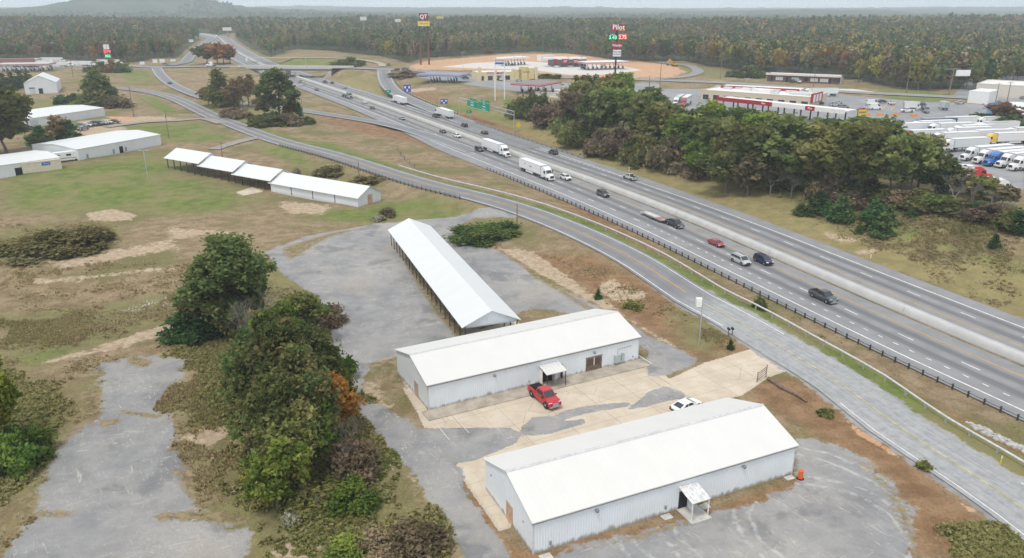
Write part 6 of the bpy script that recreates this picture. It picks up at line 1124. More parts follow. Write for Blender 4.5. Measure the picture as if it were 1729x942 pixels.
# ------------------------------------------------------------------ vegetation
def leafmat(name, stops, trans=.4, rand=.35):
    """stops: colours picked by the per-clump tint; each tree also varies a little as a whole"""
    m = bpy.data.materials.new(name); m.use_nodes = True; t = m.node_tree; t.nodes.clear(); N = NT(t)
    out = N.n('ShaderNodeOutputMaterial'); d = N.n('ShaderNodeBsdfDiffuse'); tr = N.n('ShaderNodeBsdfTranslucent'); mx = N.n('ShaderNodeMixShader'); mx.inputs[0].default_value = trans
    cr = N.n('ShaderNodeValToRGB'); cr.color_ramp.interpolation = 'LINEAR'
    el = cr.color_ramp.elements
    while len(el) < len(stops): el.new(.5)
    for i, c in enumerate(stops): el[i].position = i/(len(stops)-1); el[i].color = (*c, 1)
    N.link(N.attr('tint').outputs['Fac'], cr.inputs[0])
    oi = N.n('ShaderNodeObjectInfo'); hv = N.n('ShaderNodeHueSaturation'); N.link(cr.outputs[0], hv.inputs['Color'])
    N.link(N.math('ADD', N.math('MULTIPLY', oi.outputs['Random'], rand*2), 1-rand), hv.inputs['Value'])
    N.link(N.math('ADD', N.math('MULTIPLY', N.math('FRACT', N.math('MULTIPLY', oi.outputs['Random'], 7.3)), .05), .475), hv.inputs['Hue'])
    N.link(hv.outputs[0], d.inputs[0]); N.link(hv.outputs[0], tr.inputs[0]); N.link(d.outputs[0], mx.inputs[1]); N.link(tr.outputs[0], mx.inputs[2]); N.link(mx.outputs[0], out.inputs[0]); return m
LM = {'field': leafmat('field_scrub', [(.17,.165,.065),(.26,.235,.095),(.33,.28,.14)]),
      'pine': leafmat('pine_needles', [(.078,.125,.042),(.145,.19,.066),(.22,.245,.095)]),
      'pinebrown': leafmat('browning_pine', [(.095,.145,.048),(.16,.20,.068),(.25,.205,.095),(.14,.20,.066)]),
      'olive': leafmat('olive_leaves', [(.105,.14,.044),(.19,.21,.068),(.28,.265,.105)]),
      'green': leafmat('green_leaves', [(0.088,0.157,0.036),(0.152,0.223,0.045),(0.264,0.325,0.071)]),
      'lime': leafmat('lime_leaves', [(0.183,0.284,0.036),(0.238,0.308,0.042),(0.364,0.392,0.070)]),
      'rust': leafmat('rust_leaves', [(.15,.105,.055),(.25,.165,.08),(.33,.22,.12)]),
      'orange': leafmat('orange_leaves', [(0.284,0.152,0.041),(0.378,0.196,0.042),(0.340,0.190,0.045)]),
      'yellow': leafmat('yellow_leaves', [(0.284,0.244,0.051),(0.322,0.266,0.063),(0.420,0.322,0.084)]),
      'brown': leafmat('dry_brown_leaves', [(0.165,0.132,0.081),(0.233,0.183,0.112),(0.345,0.264,0.173)]),
      'twig': leafmat('bare_twigs', [(0.203,0.173,0.152),(0.345,0.304,0.274),(0.336,0.294,0.266)], 0),
      'cedar': leafmat('cedar_leaves', [(0.046,0.102,0.041),(0.088,0.168,0.061),(0.139,0.216,0.075)]),
      'pale': leafmat('pale_flower_heads', [(0.244,0.244,0.122),(0.400,0.370,0.280),(0.550,0.520,0.420)]),
      'vine': leafmat('vine_leaves', [(0.075,0.148,0.041),(0.122,0.203,0.057),(0.183,0.264,0.091)])}
BARK = M('grey_bark', (.16,.13,.105), var=.25, scale=3); BARKP = M('pine_bark', (.13,.085,.062), var=.3, scale=3); BARKW = M('pale_bark', (.34,.30,.26), var=.2, scale=3)
def quads(c, size, r_, flat_=0.):
    """one bent leaf spray (quad) at each centre, random orientation"""
    n = len(c); a = r_.normal(size=(n,3)); a[:,2] *= (1-flat_); a /= np.linalg.norm(a, axis=1)[:,None]; b = r_.normal(size=(n,3)); b -= a*(a*b).sum(1)[:,None]; b /= np.linalg.norm(b, axis=1)[:,None]
    s = (size*(.55+.9*r_.random(n)))[:,None]; w = s*(.45+.4*r_.random(n))[:,None]; nrm = np.cross(a, b)*s*.25
    v = np.stack([c-a*s-nrm, c-b*w+nrm*.6, c+a*s-nrm, c+b*w+nrm*.6], 1).reshape(-1,3); f = np.arange(4*n).reshape(-1,4); return v, f
def crown_pts(kind, n, r_):
    """leaf centres and clump tint of a unit-height tree"""
    if kind == 'pine':
        k = 80; z = .34+.66*r_.random(k)**.85; prof = np.where(z < .55, .14+.30*(z-.3)/.25*.45, .27*(1.06-z)/.5+.03); ang = r_.random(k)*6.283; rad = prof*(.35+.75*r_.random(k)); cs = np.stack([np.cos(ang)*rad, np.sin(ang)*rad, z], 1); cr = .035+.045*r_.random(k)
    elif kind == 'cone':
        k = 42; z = .06+.92*r_.random(k)**1.25; prof = .27*(1.02-z)**.75; ang = r_.random(k)*6.283; rad = prof*(.3+.7*r_.random(k)); cs = np.stack([np.cos(ang)*rad, np.sin(ang)*rad, z], 1); cr = .045+.06*(1.1-z)
    elif kind == 'bush':
        k = 26; ang = r_.random(k)*6.283; rad = .62*np.sqrt(r_.random(k)); z = (.12+.78*r_.random(k))*(1-.75*(rad/.66)**2); cs = np.stack([np.cos(ang)*rad, np.sin(ang)*rad, z], 1); cr = .12+.12*r_.random(k)
    else:
        k = 78; q = r_.normal(size=(k,3)); q /= np.linalg.norm(q, axis=1)[:,None]; rr = r_.random(k)**.55*(.8+.45*r_.random(k)); lop = 1+.35*np.sin(np.arctan2(q[:,1], q[:,0])*2+r_.random()*6); cs = np.stack([q[:,0]*.29*rr*lop, q[:,1]*.29*rr*lop, .62+q[:,2]*.33*rr], 1); cr = .035+.055*r_.random(k)
    pick = r_.choice(k, n, p=cr**2/np.sum(cr**2)); d = r_.normal(size=(n,3)); d /= np.linalg.norm(d, axis=1)[:,None]
    c = cs[pick]+d*(cr[pick]*np.where(r_.random(n) < .16, 1+.9*r_.random(n), .4+.65*r_.random(n)))[:,None]; c[:,2] = np.maximum(c[:,2], .015); tint = np.clip(r_.random(k)[pick]*.75+r_.random(n)*.25, 0, 1); return c, tint, cs, cr
def trunk_mb(kind, cs, r_, rad=.016):
    mb = MB(); top = {'pine':.96,'cone':.9,'bush':.3}.get(kind, .62); pts = [np.array([0,0,-.02])]; n = 6
    for i in range(1, n+1): pts.append(np.array([r_.normal()*.008*i, r_.normal()*.008*i, top*i/n]))
    for i in range(n): mb.tube(pts[i], pts[i+1], rad*(1-.8*i/n)*(1.5 if i == 0 else 1), rad*(1-.8*(i+1)/n), 6, False)
    for c in cs[:(16 if kind != 'bush' else 6)]:
        zb = max(.04, c[2]-.12-.15*r_.random()); j = min(n-1, int(zb/top*n)); b = pts[j]+(pts[j+1]-pts[j])*min(1, max(0, zb/top*n-j)); b = b if zb < top else pts[-1]; mb.tube(b, c, rad*.32, rad*.1, 4, False)
    return mb
def twig_pts(n, r_):                                  # leafless tree: thin forking limbs
    mb = MB(); ends = []
    def grow(p, d, L, rad, depth):
        q = p+d*L; mb.tube(p, q, rad, rad*.65, 5 if depth < 2 else 3, False)
        if depth >= 5: return
        for _ in range(3 if depth < 4 else 2):
            e = d+r_.normal(size=3)*.45+np.array([0,0,.12]); e /= np.linalg.norm(e); grow(q, e, L*(.66+.2*r_.random()), rad*.6, depth+1)
    grow(np.array([0,0,-.02]), np.array([0,0,1.]), .26, .017, 0); return mb
_tp = {}
def tree_proto(kind, leaf, n, size, v):
    key = (kind, leaf, n, v)
    if key not in _tp:
        r_ = np.random.default_rng(hash((kind, n, v)) % 1000 if False else (len(kind)*131+n*7+v*977) % 99991)
        if kind == 'bare': _tp[key] = (None, twig_pts(n, r_).mesh('limbs', M('bare_limb', (.19,.165,.15), var=.2)))
        else:
            c, tint, cs, cr = crown_pts(kind, n, r_); q, f = quads(c, size, r_); t4 = np.repeat(tint, 1)
            me = npmesh('crown', q, f, LM[leaf], False, {'tint': ('FACE', t4)}); tk = trunk_mb(kind, cs, r_, .016 if kind != 'bush' else .02).mesh('trunk', BARKP if kind == 'pine' else BARK); _tp[key] = (me, tk)
    return _tp[key]
NAMES = {'pine':'pine_tree','cone':'cedar_tree','bush':'shrub','oak':'broadleaf_tree','bare':'bare_tree'}
def plant(kind, leaf, xyz, h, w, label, group=None, n=2500, size=.02, v=None, trunk=True):
    v = random.randrange(4) if v is None else v; cr, tk = tree_proto(kind, leaf, n, size, v)
    t = thing(NAMES[kind], label, {'bush':'shrub'}.get(kind, 'tree'), xyz, random.random()*6.28, group); t.scale = (w, w, h)
    if cr: link('crown', cr, t)
    if kind != 'bush' or trunk: link('trunk' if kind != 'bare' else 'limbs', tk, t)
    return t
def plant_px(kind, leaf, base, top, wpx, label, group=None, n=2500, size=.02, v=None):
    """base pixel, top row, crown width in pixels"""
    g = G(*base); h = max(.5, hgt(g, top)); D = math.sqrt(g[0]**2+g[1]**2+(CAMZ-h/2)**2); wm = wpx/F_PX*D; w0 = {'pine':.52,'cone':.50,'bush':1.3,'oak':.66,'bare':.7}[kind]
    return plant(kind, leaf, g, h, wm/w0, label, group, n, size, v)
# -- clump in the foreground, between the two lots
NEAR = [('pine','pine',(402,566),404,122,'tallest dark green pine at the back of the foreground clump',14000,.017),('pine','pinebrown',(362,560),455,100,'shorter spreading pine left beside the tallest pine of the clump',9000,.018),
 ('cone','cedar',(322,566),498,75,'dark green cedar at the left edge of the foreground clump',6000,.028),('cone','cedar',(356,570),505,70,'dark cedar second from the left edge of the clump',6000,.028),('oak','pinebrown',(390,575),500,64,'brownish-green tree under the tallest pine',6000,.03),
 ('bare','twig',(440,610),472,90,'grey leafless tree in the middle of the foreground clump',1,.02),('bare','twig',(415,600),500,70,'smaller grey leafless tree left in the clump',1,.02),
 ('oak','green',(478,620),510,90,'round mid-green tree behind the lime tree of the clump',7000,.026),('oak','lime',(468,668),528,85,'lime green leafy tree in the middle of the clump',7000,.026),('oak','olive',(520,575),490,80,'olive bushy tree at the lot side of the clump',6000,.03),('bush','brown',(552,545),515,60,'brown scrub at the lot edge of the clump',4000,.06),
 ('pine','pinebrown',(488,745),552,122,'largest dark green and rust mottled tree in the clump',16000,.018),('pine','pine',(535,700),562,92,'dark green rounded pine right of the largest mottled tree',12000,.02),('pine','pinebrown',(450,730),590,90,'green and brown mottled tree left of the largest one',10000,.022),
 ('oak','orange',(566,742),626,98,'orange autumn tree beside the asphalt, right edge of the clump',8000,.024),('oak','olive',(505,810),670,115,'olive tree at the near end of the clump',9000,.024),('oak','green',(535,790),672,90,'fresh green small tree below the orange tree',7000,.026),('oak','pinebrown',(455,800),690,95,'brown-green tree at the near left of the clump',9000,.024),
 ('bare','twig',(588,790),690,70,'grey leafless shrub tree beside the lot below the orange tree',1,.02),('oak','yellow',(497,825),738,80,'yellow-green small tree at the near tip of the clump',6000,.03),('bush','yellow',(458,830),775,72,'yellow leafed shrub on the sandy slope below the clump',4000,.06),('bush','olive',(430,700),660,70,'olive brush on the left flank of the clump',4500,.06),
 ('bush','brown',(600,800),745,80,'brown brush beside the gravel drive',4000,.06),('bush','green',(590,850),815,90,'green brush bank below the leafless shrub tree',5000,.05),('bush','olive',(540,850),818,90,'olive brush on the slope foot',5000,.05),('bush','brown',(520,560),535,60,'russet brush next to the white gravel heap',3500,.06),('bush','green',(560,640),590,70,'green brush between clump and asphalt',4000,.06),
 ('oak','lime',(2,762),618,85,'bright lime green tree cut by the left photo edge',9000,.028),('bush','green',(48,770),715,70,'dark green shrub right of the lime green tree',4500,.055),('bush','green',(20,800),735,70,'green shrub in front of the lime green tree',4500,.055),
 ('bush','pale',(491,885),862,26,'pale flowering shrub, nearest of two on the brushy slope',1500,.09),('bush','pale',(536,858),838,22,'pale flowering shrub, upper of two on the brushy slope',1500,.09),('bush','brown',(700,925),892,100,'dry brown brush mound at the bottom beside the drive',5000,.05),('bush','brown',(640,935),902,90,'dry brown brush at the bottom edge',5000,.05),('bush','green',(600,935),905,80,'green weed mound at the bottom edge',5000,.05)]
NEAR += [
 ('pine','pine',(470,735),548,100,'narrow green pine left of the largest mottled tree',9000,.02),('pine','pinebrown',(515,770),590,100,'mottled pine before the largest mottled tree',9000,.02),('pine','pine',(480,800),640,95,'green pine at the near end of the clump, left',8000,.02),('pine','pinebrown',(530,790),640,90,'mottled pine at the near end of the clump, right',8000,.02),('pine','pine',(440,690),560,80,'green pine on the left flank of the clump',7000,.022),('oak','green',(470,860),745,85,'green leafy small tree below the clump',6000,.028),('bush','green',(560,690),610,80,'leafy green thicket at the asphalt side',4500,.06),('bush','olive',(420,650),585,70,'olive thicket on the left flank, upper',4500,.06)]
for k, l, b0, tv, w, lb, n, s in NEAR: plant_px(k, l, b0, tv, w, lb, None, n, s)
# -- left field trees and shrubs
LEFT = [('oak','olive',(12,262),136,95,'large autumn-tinged oak at the left edge before the parked cars',9000,.03),('oak','olive',(-14,262),150,80,'oak behind the large one at the left photo edge',6000,.03),('cone','pine',(168,180),120,52,'broad dark evergreen beside the lane bend',7000,.03),('cone','pine',(182,178),138,40,'smaller dark evergreen right of the broad one',4000,.035),
 ('cone','cedar',(70,242),212,34,'dark cedar before the parked-car building, left',3500,.035),('oak','rust',(104,242),196,38,'rusty brown small oak before the parked-car building',3500,.035),('cone','cedar',(122,242),203,32,'dark cedar right of the rusty small oak',3500,.035),('bush','olive',(88,244),222,50,'shrub between the cedars before the white building',2500,.07),('bush','cedar',(108,176),158,26,'dark round shrub near the small gable building',2000,.07),('cone','cedar',(127,174),157,24,'small dark cedar near the small gable building',2000,.04),('bush','olive',(140,178),166,40,'low shrub row below the broad evergreen',2000,.07),('bush','brown',(200,182),160,34,'brown thicket right of the evergreen',2000,.07),
 ('cone','pine',(8,152),124,22,'young pine behind the small gable building, leftmost',1500,.04),('cone','cedar',(22,150),122,20,'young pine second behind the small gable building',1500,.04),('cone','pine',(36,148),118,22,'tallest young pine beside the small gable building',1500,.04),('cone','olive',(48,146),119,20,'olive young pine nearest the small gable building',1500,.04),
 ('cone','olive',(372,180),118,42,'grey-green conical tree at the left of the roadside clump',4500,.03),('oak','rust',(352,178),148,30,'small rusty tree left of the conical tree',2500,.04),('oak','rust',(398,184),134,34,'brown autumn tree in the roadside clump',3000,.035),('oak','rust',(420,180),122,38,'tall sparse reddish tree in the roadside clump',1500,.035),('bare','twig',(410,182),135,36,'leafless tree in the roadside clump',1,.02),
 ('pine','pine',(473,206),121,58,'tall dark pine of the roadside clump',6500,.026),('oak','rust',(446,196),160,36,'rust coloured tree left of the tall roadside pine',2500,.04),('oak','orange',(490,204),168,30,'orange-brown tree right under the tall roadside pine',2500,.04),('cone','cedar',(506,207),172,18,'narrow cedar at the right end of the roadside clump',1800,.04),('bush','olive',(455,210),186,60,'olive undergrowth of the roadside clump, left',3000,.07),('bush','brown',(480,211),190,50,'dark undergrowth of the roadside clump, right',3000,.07),('bush','olive',(522,209),196,20,'small round shrub right of the roadside clump',1500,.08),('bush','brown',(400,197),178,50,'low brush at the left foot of the roadside clump',2500,.07),('oak','olive',(388,182),150,26,'small olive tree behind the reddish ones',2000,.04),
 ('bush','field',(118,418),386,110,'big olive bush thicket on the left field',8000,.05),('bush','field',(70,428),408,100,'brown scrub left of the olive thicket',5000,.05),('bush','field',(165,405),385,50,'olive scrub right end of the thicket',4000,.06),('bush','field',(30,420),404,80,'dark scrub at the left photo edge below the lawn',5000,.05),
 ('bush','vine',(812,402),377,100,'dense green vine mound beside the frontage road',10000,.04),('bush','vine',(850,392),374,60,'smaller green vine mound right of the dense one',5000,.05),('bush','brown',(655,366),345,26,'small dry bush in the grass right of the stepped shed',1500,.09),('bush','pale',(640,372),362,24,'pale dry brush pile right of the stepped shed',1200,.1),('bush','pale',(501,298),283,14,'pale seeding bush behind the stepped shed',900,.1),('bush','field',(560,292),280,60,'brown scrub bank under the guard rail',3000,.07),('bush','field',(620,310),296,60,'dark scrub bank right along the guard rail',3000,.07),
 ('cone','cedar',(1010,504),488,12,'tiny cedar on the eroded bank',900,.06),('cone','cedar',(1233,590),574,11,'tiny cedar near the mailboxes',900,.06),('bush','olive',(1070,520),506,34,'low olive weeds on the eroded bank',1500,.09),('bush','olive',(1395,700),690,26,'green weed clump by the fallen log',1200,.1),('bush','olive',(1282,522),500,22,'small shrub by the interstate guard rail',1200,.09),('bush','olive',(1560,790),776,22,'green weed tuft on the red bank',1000,.1)]
for k, l, b0, tv, w, lb, n, s in LEFT: plant_px(k, l, b0, tv, w, lb, None, n, s)
# -- tree belt between interstate and truck stop: each tree its own
belt = [(905,200,150,50,'bush','olive'),(945,205,150,60,'bush','brown'),(880,195,158,44,'bush','olive'),(925,214,170,60,'bush','brown'),(965,222,150,60,'oak','brown'),(975,200,128,46,'oak','olive'),(990,215,134,62,'oak','olive'),(1010,240,150,70,'oak','pine'),(1000,190,126,46,'oak','olive'),(1035,215,140,60,'pine','olive'),(1050,232,142,66,'oak','green'),(1048,172,118,40,'oak','lime'),(1030,165,122,36,'oak','yellow'),(1075,245,150,66,'oak','olive'),(1095,225,152,62,'pine','pine'),
 (1110,262,170,74,'oak','olive'),(1105,205,158,52,'oak','olive'),(1135,250,172,70,'oak','pine'),(1150,275,190,78,'oak','green'),(1170,250,180,64,'oak','pine'),(1190,285,192,82,'oak','pine'),(1200,240,168,60,'oak','lime'),(1215,295,196,84,'oak','olive'),(1235,262,182,70,'oak','pine'),(1245,310,212,92,'oak','olive'),(1265,275,186,76,'oak','green'),(1280,318,205,96,'oak','olive'),(1300,280,190,78,'oak','olive'),(1318,322,202,90,'pine','pine'),(1330,285,196,72,'oak','olive'),(1345,318,205,92,'oak','olive'),(1352,275,212,66,'oak','green'),(1372,322,216,84,'pine','olive'),(1300,245,186,64,'oak','pine'),(1260,240,180,60,'oak','olive'),
 (1390,300,205,84,'pine','pine'),(1405,330,222,90,'oak','olive'),(1430,318,212,78,'pine','olive'),(1448,335,200,100,'oak','olive'),(1478,300,196,74,'oak','pine'),(1500,335,222,84,'oak','olive'),(1470,325,235,70,'bare','twig'),(1535,332,222,78,'oak','olive'),(1550,315,228,60,'oak','brown'),(1520,322,255,60,'bare','twig'),(1580,330,262,60,'oak','pine'),(1600,328,278,64,'oak','brown'),(1225,325,250,80,'oak','olive'),(1262,330,255,70,'oak','brown'),(1180,300,235,66,'oak','green'),(1130,285,225,60,'bush','brown'),(1085,275,225,66,'bush','olive'),(1050,262,215,60,'bush','brown'),(1300,330,270,60,'bare','twig'),(1395,332,275,56,'bush','brown'),(1335,335,285,60,'bare','twig'),(1440,345,320,60,'bush','brown'),(1500,345,318,60,'bush','olive'),(1560,345,322,60,'bush','olive'),(1020,262,215,56,'bush','brown'),(980,240,200,56,'bush','olive')]
CW = {'olive':'olive green','brown':'dull brown','pine':'dark green','pinebrown':'green-brown','green':'mid-green','lime':'light green','rust':'rust-brown','yellow':'yellowish','twig':'leafless grey','orange':'orange','cedar':'dark','yel':'yellow'}
SW = {'oak':'broadleaf tree','pine':'pine','bush':'thicket','bare':'tree','cone':'cedar'}
for i_ in range(30):
    q_ = i_/29; belt.append((int(950+640*q_+random.uniform(-10,10)), int(228+128*q_**.8+random.uniform(-6,8)), 0, random.randint(40,70), 'bush', random.choice(('olive','olive','green','brown'))))
belt = [(u, v, (tv or v-random.randint(20,36)), w, k, l) for u, v, tv, w, k, l in belt]
belt.sort(key=lambda q: q[0]); cnt = {}
ORD = ['first','second','third','fourth','fifth','sixth','seventh','eighth','ninth','tenth','eleventh','twelfth','thirteenth','fourteenth','fifteenth','sixteenth','seventeenth','eighteenth','nineteenth','twentieth']
ORD += ['twenty-'+q for q in ORD[:9]]+['thirtieth']+['thirty-'+q for q in ORD[:9]]+['fortieth']
for u, v, tv, w, k, l in belt:
    key = (k, l); i = cnt.get(key, 0); cnt[key] = i+1
    plant_px(k, l, (u, v), tv, w, f'{CW[l]} {SW[k]} in the interstate tree belt, {ORD[i]} such from its left', 'trees of the belt beside the interstate', 3600 if k != 'bush' else 2600, .036 if k != 'bush' else .07)
for i, (u, v, tv, w, lb) in enumerate(((1352,362,344,26,'small dark cedar, leftmost on the grassy bank'),(1385,352,322,34,'dark cedar second on the grassy bank, above the leftmost'),(1370,362,335,28,'cedar between two others at the left of the grassy bank'),(1398,364,340,26,'cedar third from left on the grassy bank'),(1420,375,328,36,'tallest dark cedar at the middle of the grassy bank'),(1450,395,374,12,'tiny lone cedar low on the grassy bank'),(1475,372,335,34,'cedar right of the middle gap on the bank, upper'),(1487,398,358,36,'broad cedar low at the middle right of the bank'),(1500,380,345,26,'cedar just right of the broad low one'),(1470,390,365,22,'small cedar left beside the broad low one'),(1538,366,352,18,'small cedar alone on the weedy bank'),(1678,420,395,16,'small cedar alone at the far right of the bank'),(1722,392,355,44,'green cedar cut by the right photo edge'),(1655,360,340,40,'dark cedar mass below the bare broken tree'),(1600,350,330,30,'cedar below the tree belt end'))):
    plant_px('cone', 'cedar', (u, v), tv, w, lb, 'cedars on the bank beside the interstate', 2600, .036)
plant_px('bare','twig',(1608,348),290,60,'broken bare tree with pale trunk at the end of the belt',None,1)
for i, (u, v, lb) in enumerate(((1050,262,'pale flowering bush at the belt foot, leftmost'),(1072,268,'pale flowering bush at the belt foot, second'),(1112,282,'largest pale flowering bush at the belt foot'),(1120,275,'pale flowering bush right of the largest'))): plant_px('bush','pale',(u,v),v-17,18,lb,'pale bushes at the belt foot',900,.1)
for u, v, tv, w, k, l, lb in ((1690,212,170,40,'oak','rust','purple-brown tree by the blue building'),(1665,206,190,44,'bush','pine','clipped dark hedge by the drive curve, left'),(1700,215,190,36,'bush','pine','dark shrub before the blue building wall'),(1680,214,196,40,'bush','olive','dark shrub between hedge and blue building'),(1722,216,203,30,'bush','green','green shrub at the right photo edge by the blue wall'),(1450,248,198,78,'pine','pine','dense dark pine top before the truck rows'),(1428,250,216,60,'oak','pine','dark tree left under the dense pine top'),(1470,262,222,70,'oak','olive','olive tree below the dense pine top'),(1555,262,226,66,'oak','brown','brown-green tree before the long grey trailer'),(590,112,96,50,'bush','olive','dark shrub on the island by the loop road'),(824,92,79,14,'oak','yellow','lone rounded tan tree before the wood, by the new lot'),(367,108,70,44,'oak','orange','orange tree in the clump left of the bridge road'),(350,108,74,36,'oak','olive','olive tree at the left of the clump by the far ramp'),(388,106,72,30,'oak','orange','bright orange tree at the right of the clump by the far ramp'),(378,108,80,30,'oak','rust','rust tree in front of the clump by the far ramp'),(170,121,104,36,'bush','pine','dark shrub under the small price sign, left'),(190,122,100,30,'bush','rust','brown shrub under the small price sign'),(205,122,104,24,'bush','pine','dark shrub right under the small price sign'),(1260,130,110,50,'bush','pine','dark shrub mass at the bend of the service road'),(690,128,119,60,'bush','brown','brown scrub on the bank by the exit ramp head'),(925,132,124,30,'bush','green','palm-like shrub row behind the red canopy'),(940,133,124,16,'bush','green','small round shrub right of the shrub row'),(1340,180,0,0,None,None,None)):
    if k: plant_px(k, l, (u, v), tv, w, lb, None, 2600, .04 if k != 'bush' else .08)
# -- front trees of the woods, each a thing
def zone(u):
    if u < 420: return ['rust','olive','pine','orange','brown','olive','yellow','rust','pine','olive'], 'left wood'
    if u < 1130: return ['pine','pine','brown','pinebrown','pine','olive','brown','olive','yellow','pine'], 'middle wood'
    return ['olive','pine','rust','orange','yellow','olive','brown','pine','olive','yellow'], 'right wood'
cnt = {}; ff = np.linspace(-140, 1880, 236); MEDF = coarse(MED, 4); NR = []
for i, u in enumerate(ff):
    u2 = u+random.uniform(-4, 4); a = math.atan2((u2-CX)/F_PX, 1); 
    d = ray(u2, 60); az = math.atan2(d[0], d[1]); r = float(front_radius(np.array([az]))[0])+random.choice((0,4,10,18,26))+random.uniform(0,6); x, y = math.sin(az)*r, math.cos(az)*r
    dd = dist_line(np.array([x]), np.array([y]), MEDF)[0][0]; d2 = dist_line(np.array([x]), np.array([y]), coarse(RAMPN,2))[0][0]
    if dd < 26 or d2 < 12 or r > 1500: continue
    cl, zn = zone(u2); l = random.choice(cl); k = 'pine' if l in ('pine','pinebrown') and random.random() < .75 else 'oak'; h = random.uniform(13,19) if u2 < 1150 else random.uniform(13,20)
    key = (l, k, zn); j = cnt.get(key, 0); cnt[key] = j+1
    lab = f'{CW[l]} {SW[k]} fronting the {zn}, {ORD[j]} such from its left'
    plant(k, l, (x, y, gz(x, y)), h, h*random.uniform(.62,.9), lab, 'trees at the front edge of the woods', 700, .05)
# -- the woods behind: one mass each
def wood(name, label, u0, u1, cols, r_):
    hues = {'pine':[(0.051,0.091,0.036),(0.122,0.162,0.061)],'olive':[(.09,.115,.042),(.195,.19,.07)],'rust':[(.13,.085,.05),(.25,.155,.085)],'orange':[(.18,.12,.045),(.36,.235,.085)],'yellow':[(0.264,0.223,0.061),(0.364,0.280,0.084)],'brown':[(0.152,0.128,0.091),(0.304,0.244,0.178)],'pinebrown':[(0.075,0.107,0.046),(0.229,0.178,0.075)]}
    a0, a1 = (math.atan2(*ray(u, 60)[:2]) for u in (u0, u1)); V = []; Fc = []; T = []; off = 0
    for rr0, rr1, sp, nq, sz, tallf in ((0,130,6.5,90,.062,1),(130,420,8.5,60,.075,1),(420,1100,11.5,36,.10,1.05),(1100,2600,19,24,.14,1.25)):
        area = (a1-a0)*((700+rr1)**2-(700+rr0)**2)/2; n = int(area/sp**2); az = a0+(a1-a0)*r_.random(n); base = front_radius(az); r2 = np.sqrt(r_.random(n)*((700+rr1)**2-(700+rr0)**2)+(700+rr0)**2)-700; r = base+8+r2; x, y = np.sin(az)*r, np.cos(az)*r
        ok = (dist_line(x, y, MEDF)[0] > 27) & (dist_line(x, y, coarse(RAMPN,2))[0] > 14) & (r < 4200); x, y = x[ok], y[ok]; n = len(x); z = ground(x, y)
        # stands of one kind
        sel = vnoise(x, y, 55, 11)*.65+r_.random(n)*.55; order = np.clip((sel/1.2*len(cols)).astype(int), 0, len(cols)-1); kind_pine = np.array([c in ('pine','pinebrown') for c in cols])[order] & (r_.random(n) < .45)
        h = (12.5+6*r_.random(n))*tallf*(.8+.4*vnoise(x, y, 90, 4)); w = h*(.62+.3*r_.random(n))*(1.15 if sp > 11 else 1)
        protos = [[crown_pts(k, nq, np.random.default_rng(40+q)) for q in range(5)] for k in ('oak', 'pine')]
        for kp in (0, 1):
            for q in range(5):
                m = (kind_pine == bool(kp)) & (np.arange(n) % 5 == q); idx = np.nonzero(m)[0]
                if not len(idx): continue
                c, tint, _, _ = protos[kp][q]; th = r_.random(len(idx))*6.28; cc, ss = np.cos(th), np.sin(th)
                X = (c[None,:,0]*cc[:,None]-c[None,:,1]*ss[:,None])*w[idx][:,None]+x[idx][:,None]; Y_ = (c[None,:,0]*ss[:,None]+c[None,:,1]*cc[:,None])*w[idx][:,None]+y[idx][:,None]; Z = c[None,:,2]*h[idx][:,None]+z[idx][:,None]
                C = np.stack([X, Y_, Z], -1).reshape(-1,3); S = np.repeat(h[idx]*sz*.8, nq); v, f = quads(C, S, r_); V.append(v); Fc.append(f+off); off += len(v)
                lo = np.array([hues[cc_][0] for cc_ in cols])[order[idx]]; hi = np.array([hues[cc_][1] for cc_ in cols])[order[idx]]; tt = np.tile(tint, len(idx)); pv = np.repeat(.7+.6*r_.random(len(idx)), nq)
                T.append((np.repeat(lo, nq, 0)*(1-tt[:,None])+np.repeat(hi, nq, 0)*tt[:,None])*pv[:,None])
    V, Fc, T = np.vstack(V), np.vstack(Fc), np.vstack(T); me = npmesh(name, V, Fc, WOODM); at = me.attributes.new('leafcol', 'FLOAT_COLOR', 'FACE'); at.data.foreach_set('color', np.hstack([T, np.ones((len(T),1))]).astype(np.float32).ravel())
    return tag(link(name, me), label, 'wood', None, 'stuff')
m_ = bpy.data.materials.new('wood_leaves'); m_.use_nodes = True; m_.node_tree.nodes.clear(); N_ = NT(m_.node_tree); o_ = N_.n('ShaderNodeOutputMaterial'); d_ = N_.n('ShaderNodeBsdfDiffuse'); N_.link(N_.attr('leafcol').outputs['Color'], d_.inputs[0]); N_.link(d_.outputs[0], o_.inputs[0]); WOODM = m_
wood('left_wood', 'mixed autumn wood covering the far left hills', -330, 400, ['pine','olive','olive','brown','pine','rust','olive','olive','orange','pine','yellow','olive'], np.random.default_rng(1))
wood('middle_wood', 'dark pine wood with bare trees behind the bridge and new lot', 400, 1140, ['pine','olive','pinebrown','pine','olive','brown','pine','yellow','brown','olive'], np.random.default_rng(2))
wood('right_wood', 'autumn coloured wood behind the truck stop', 1140, 2060, ['olive','pine','olive','brown','rust','olive','pine','yellow','olive','olive','pine','orange'], np.random.default_rng(3))
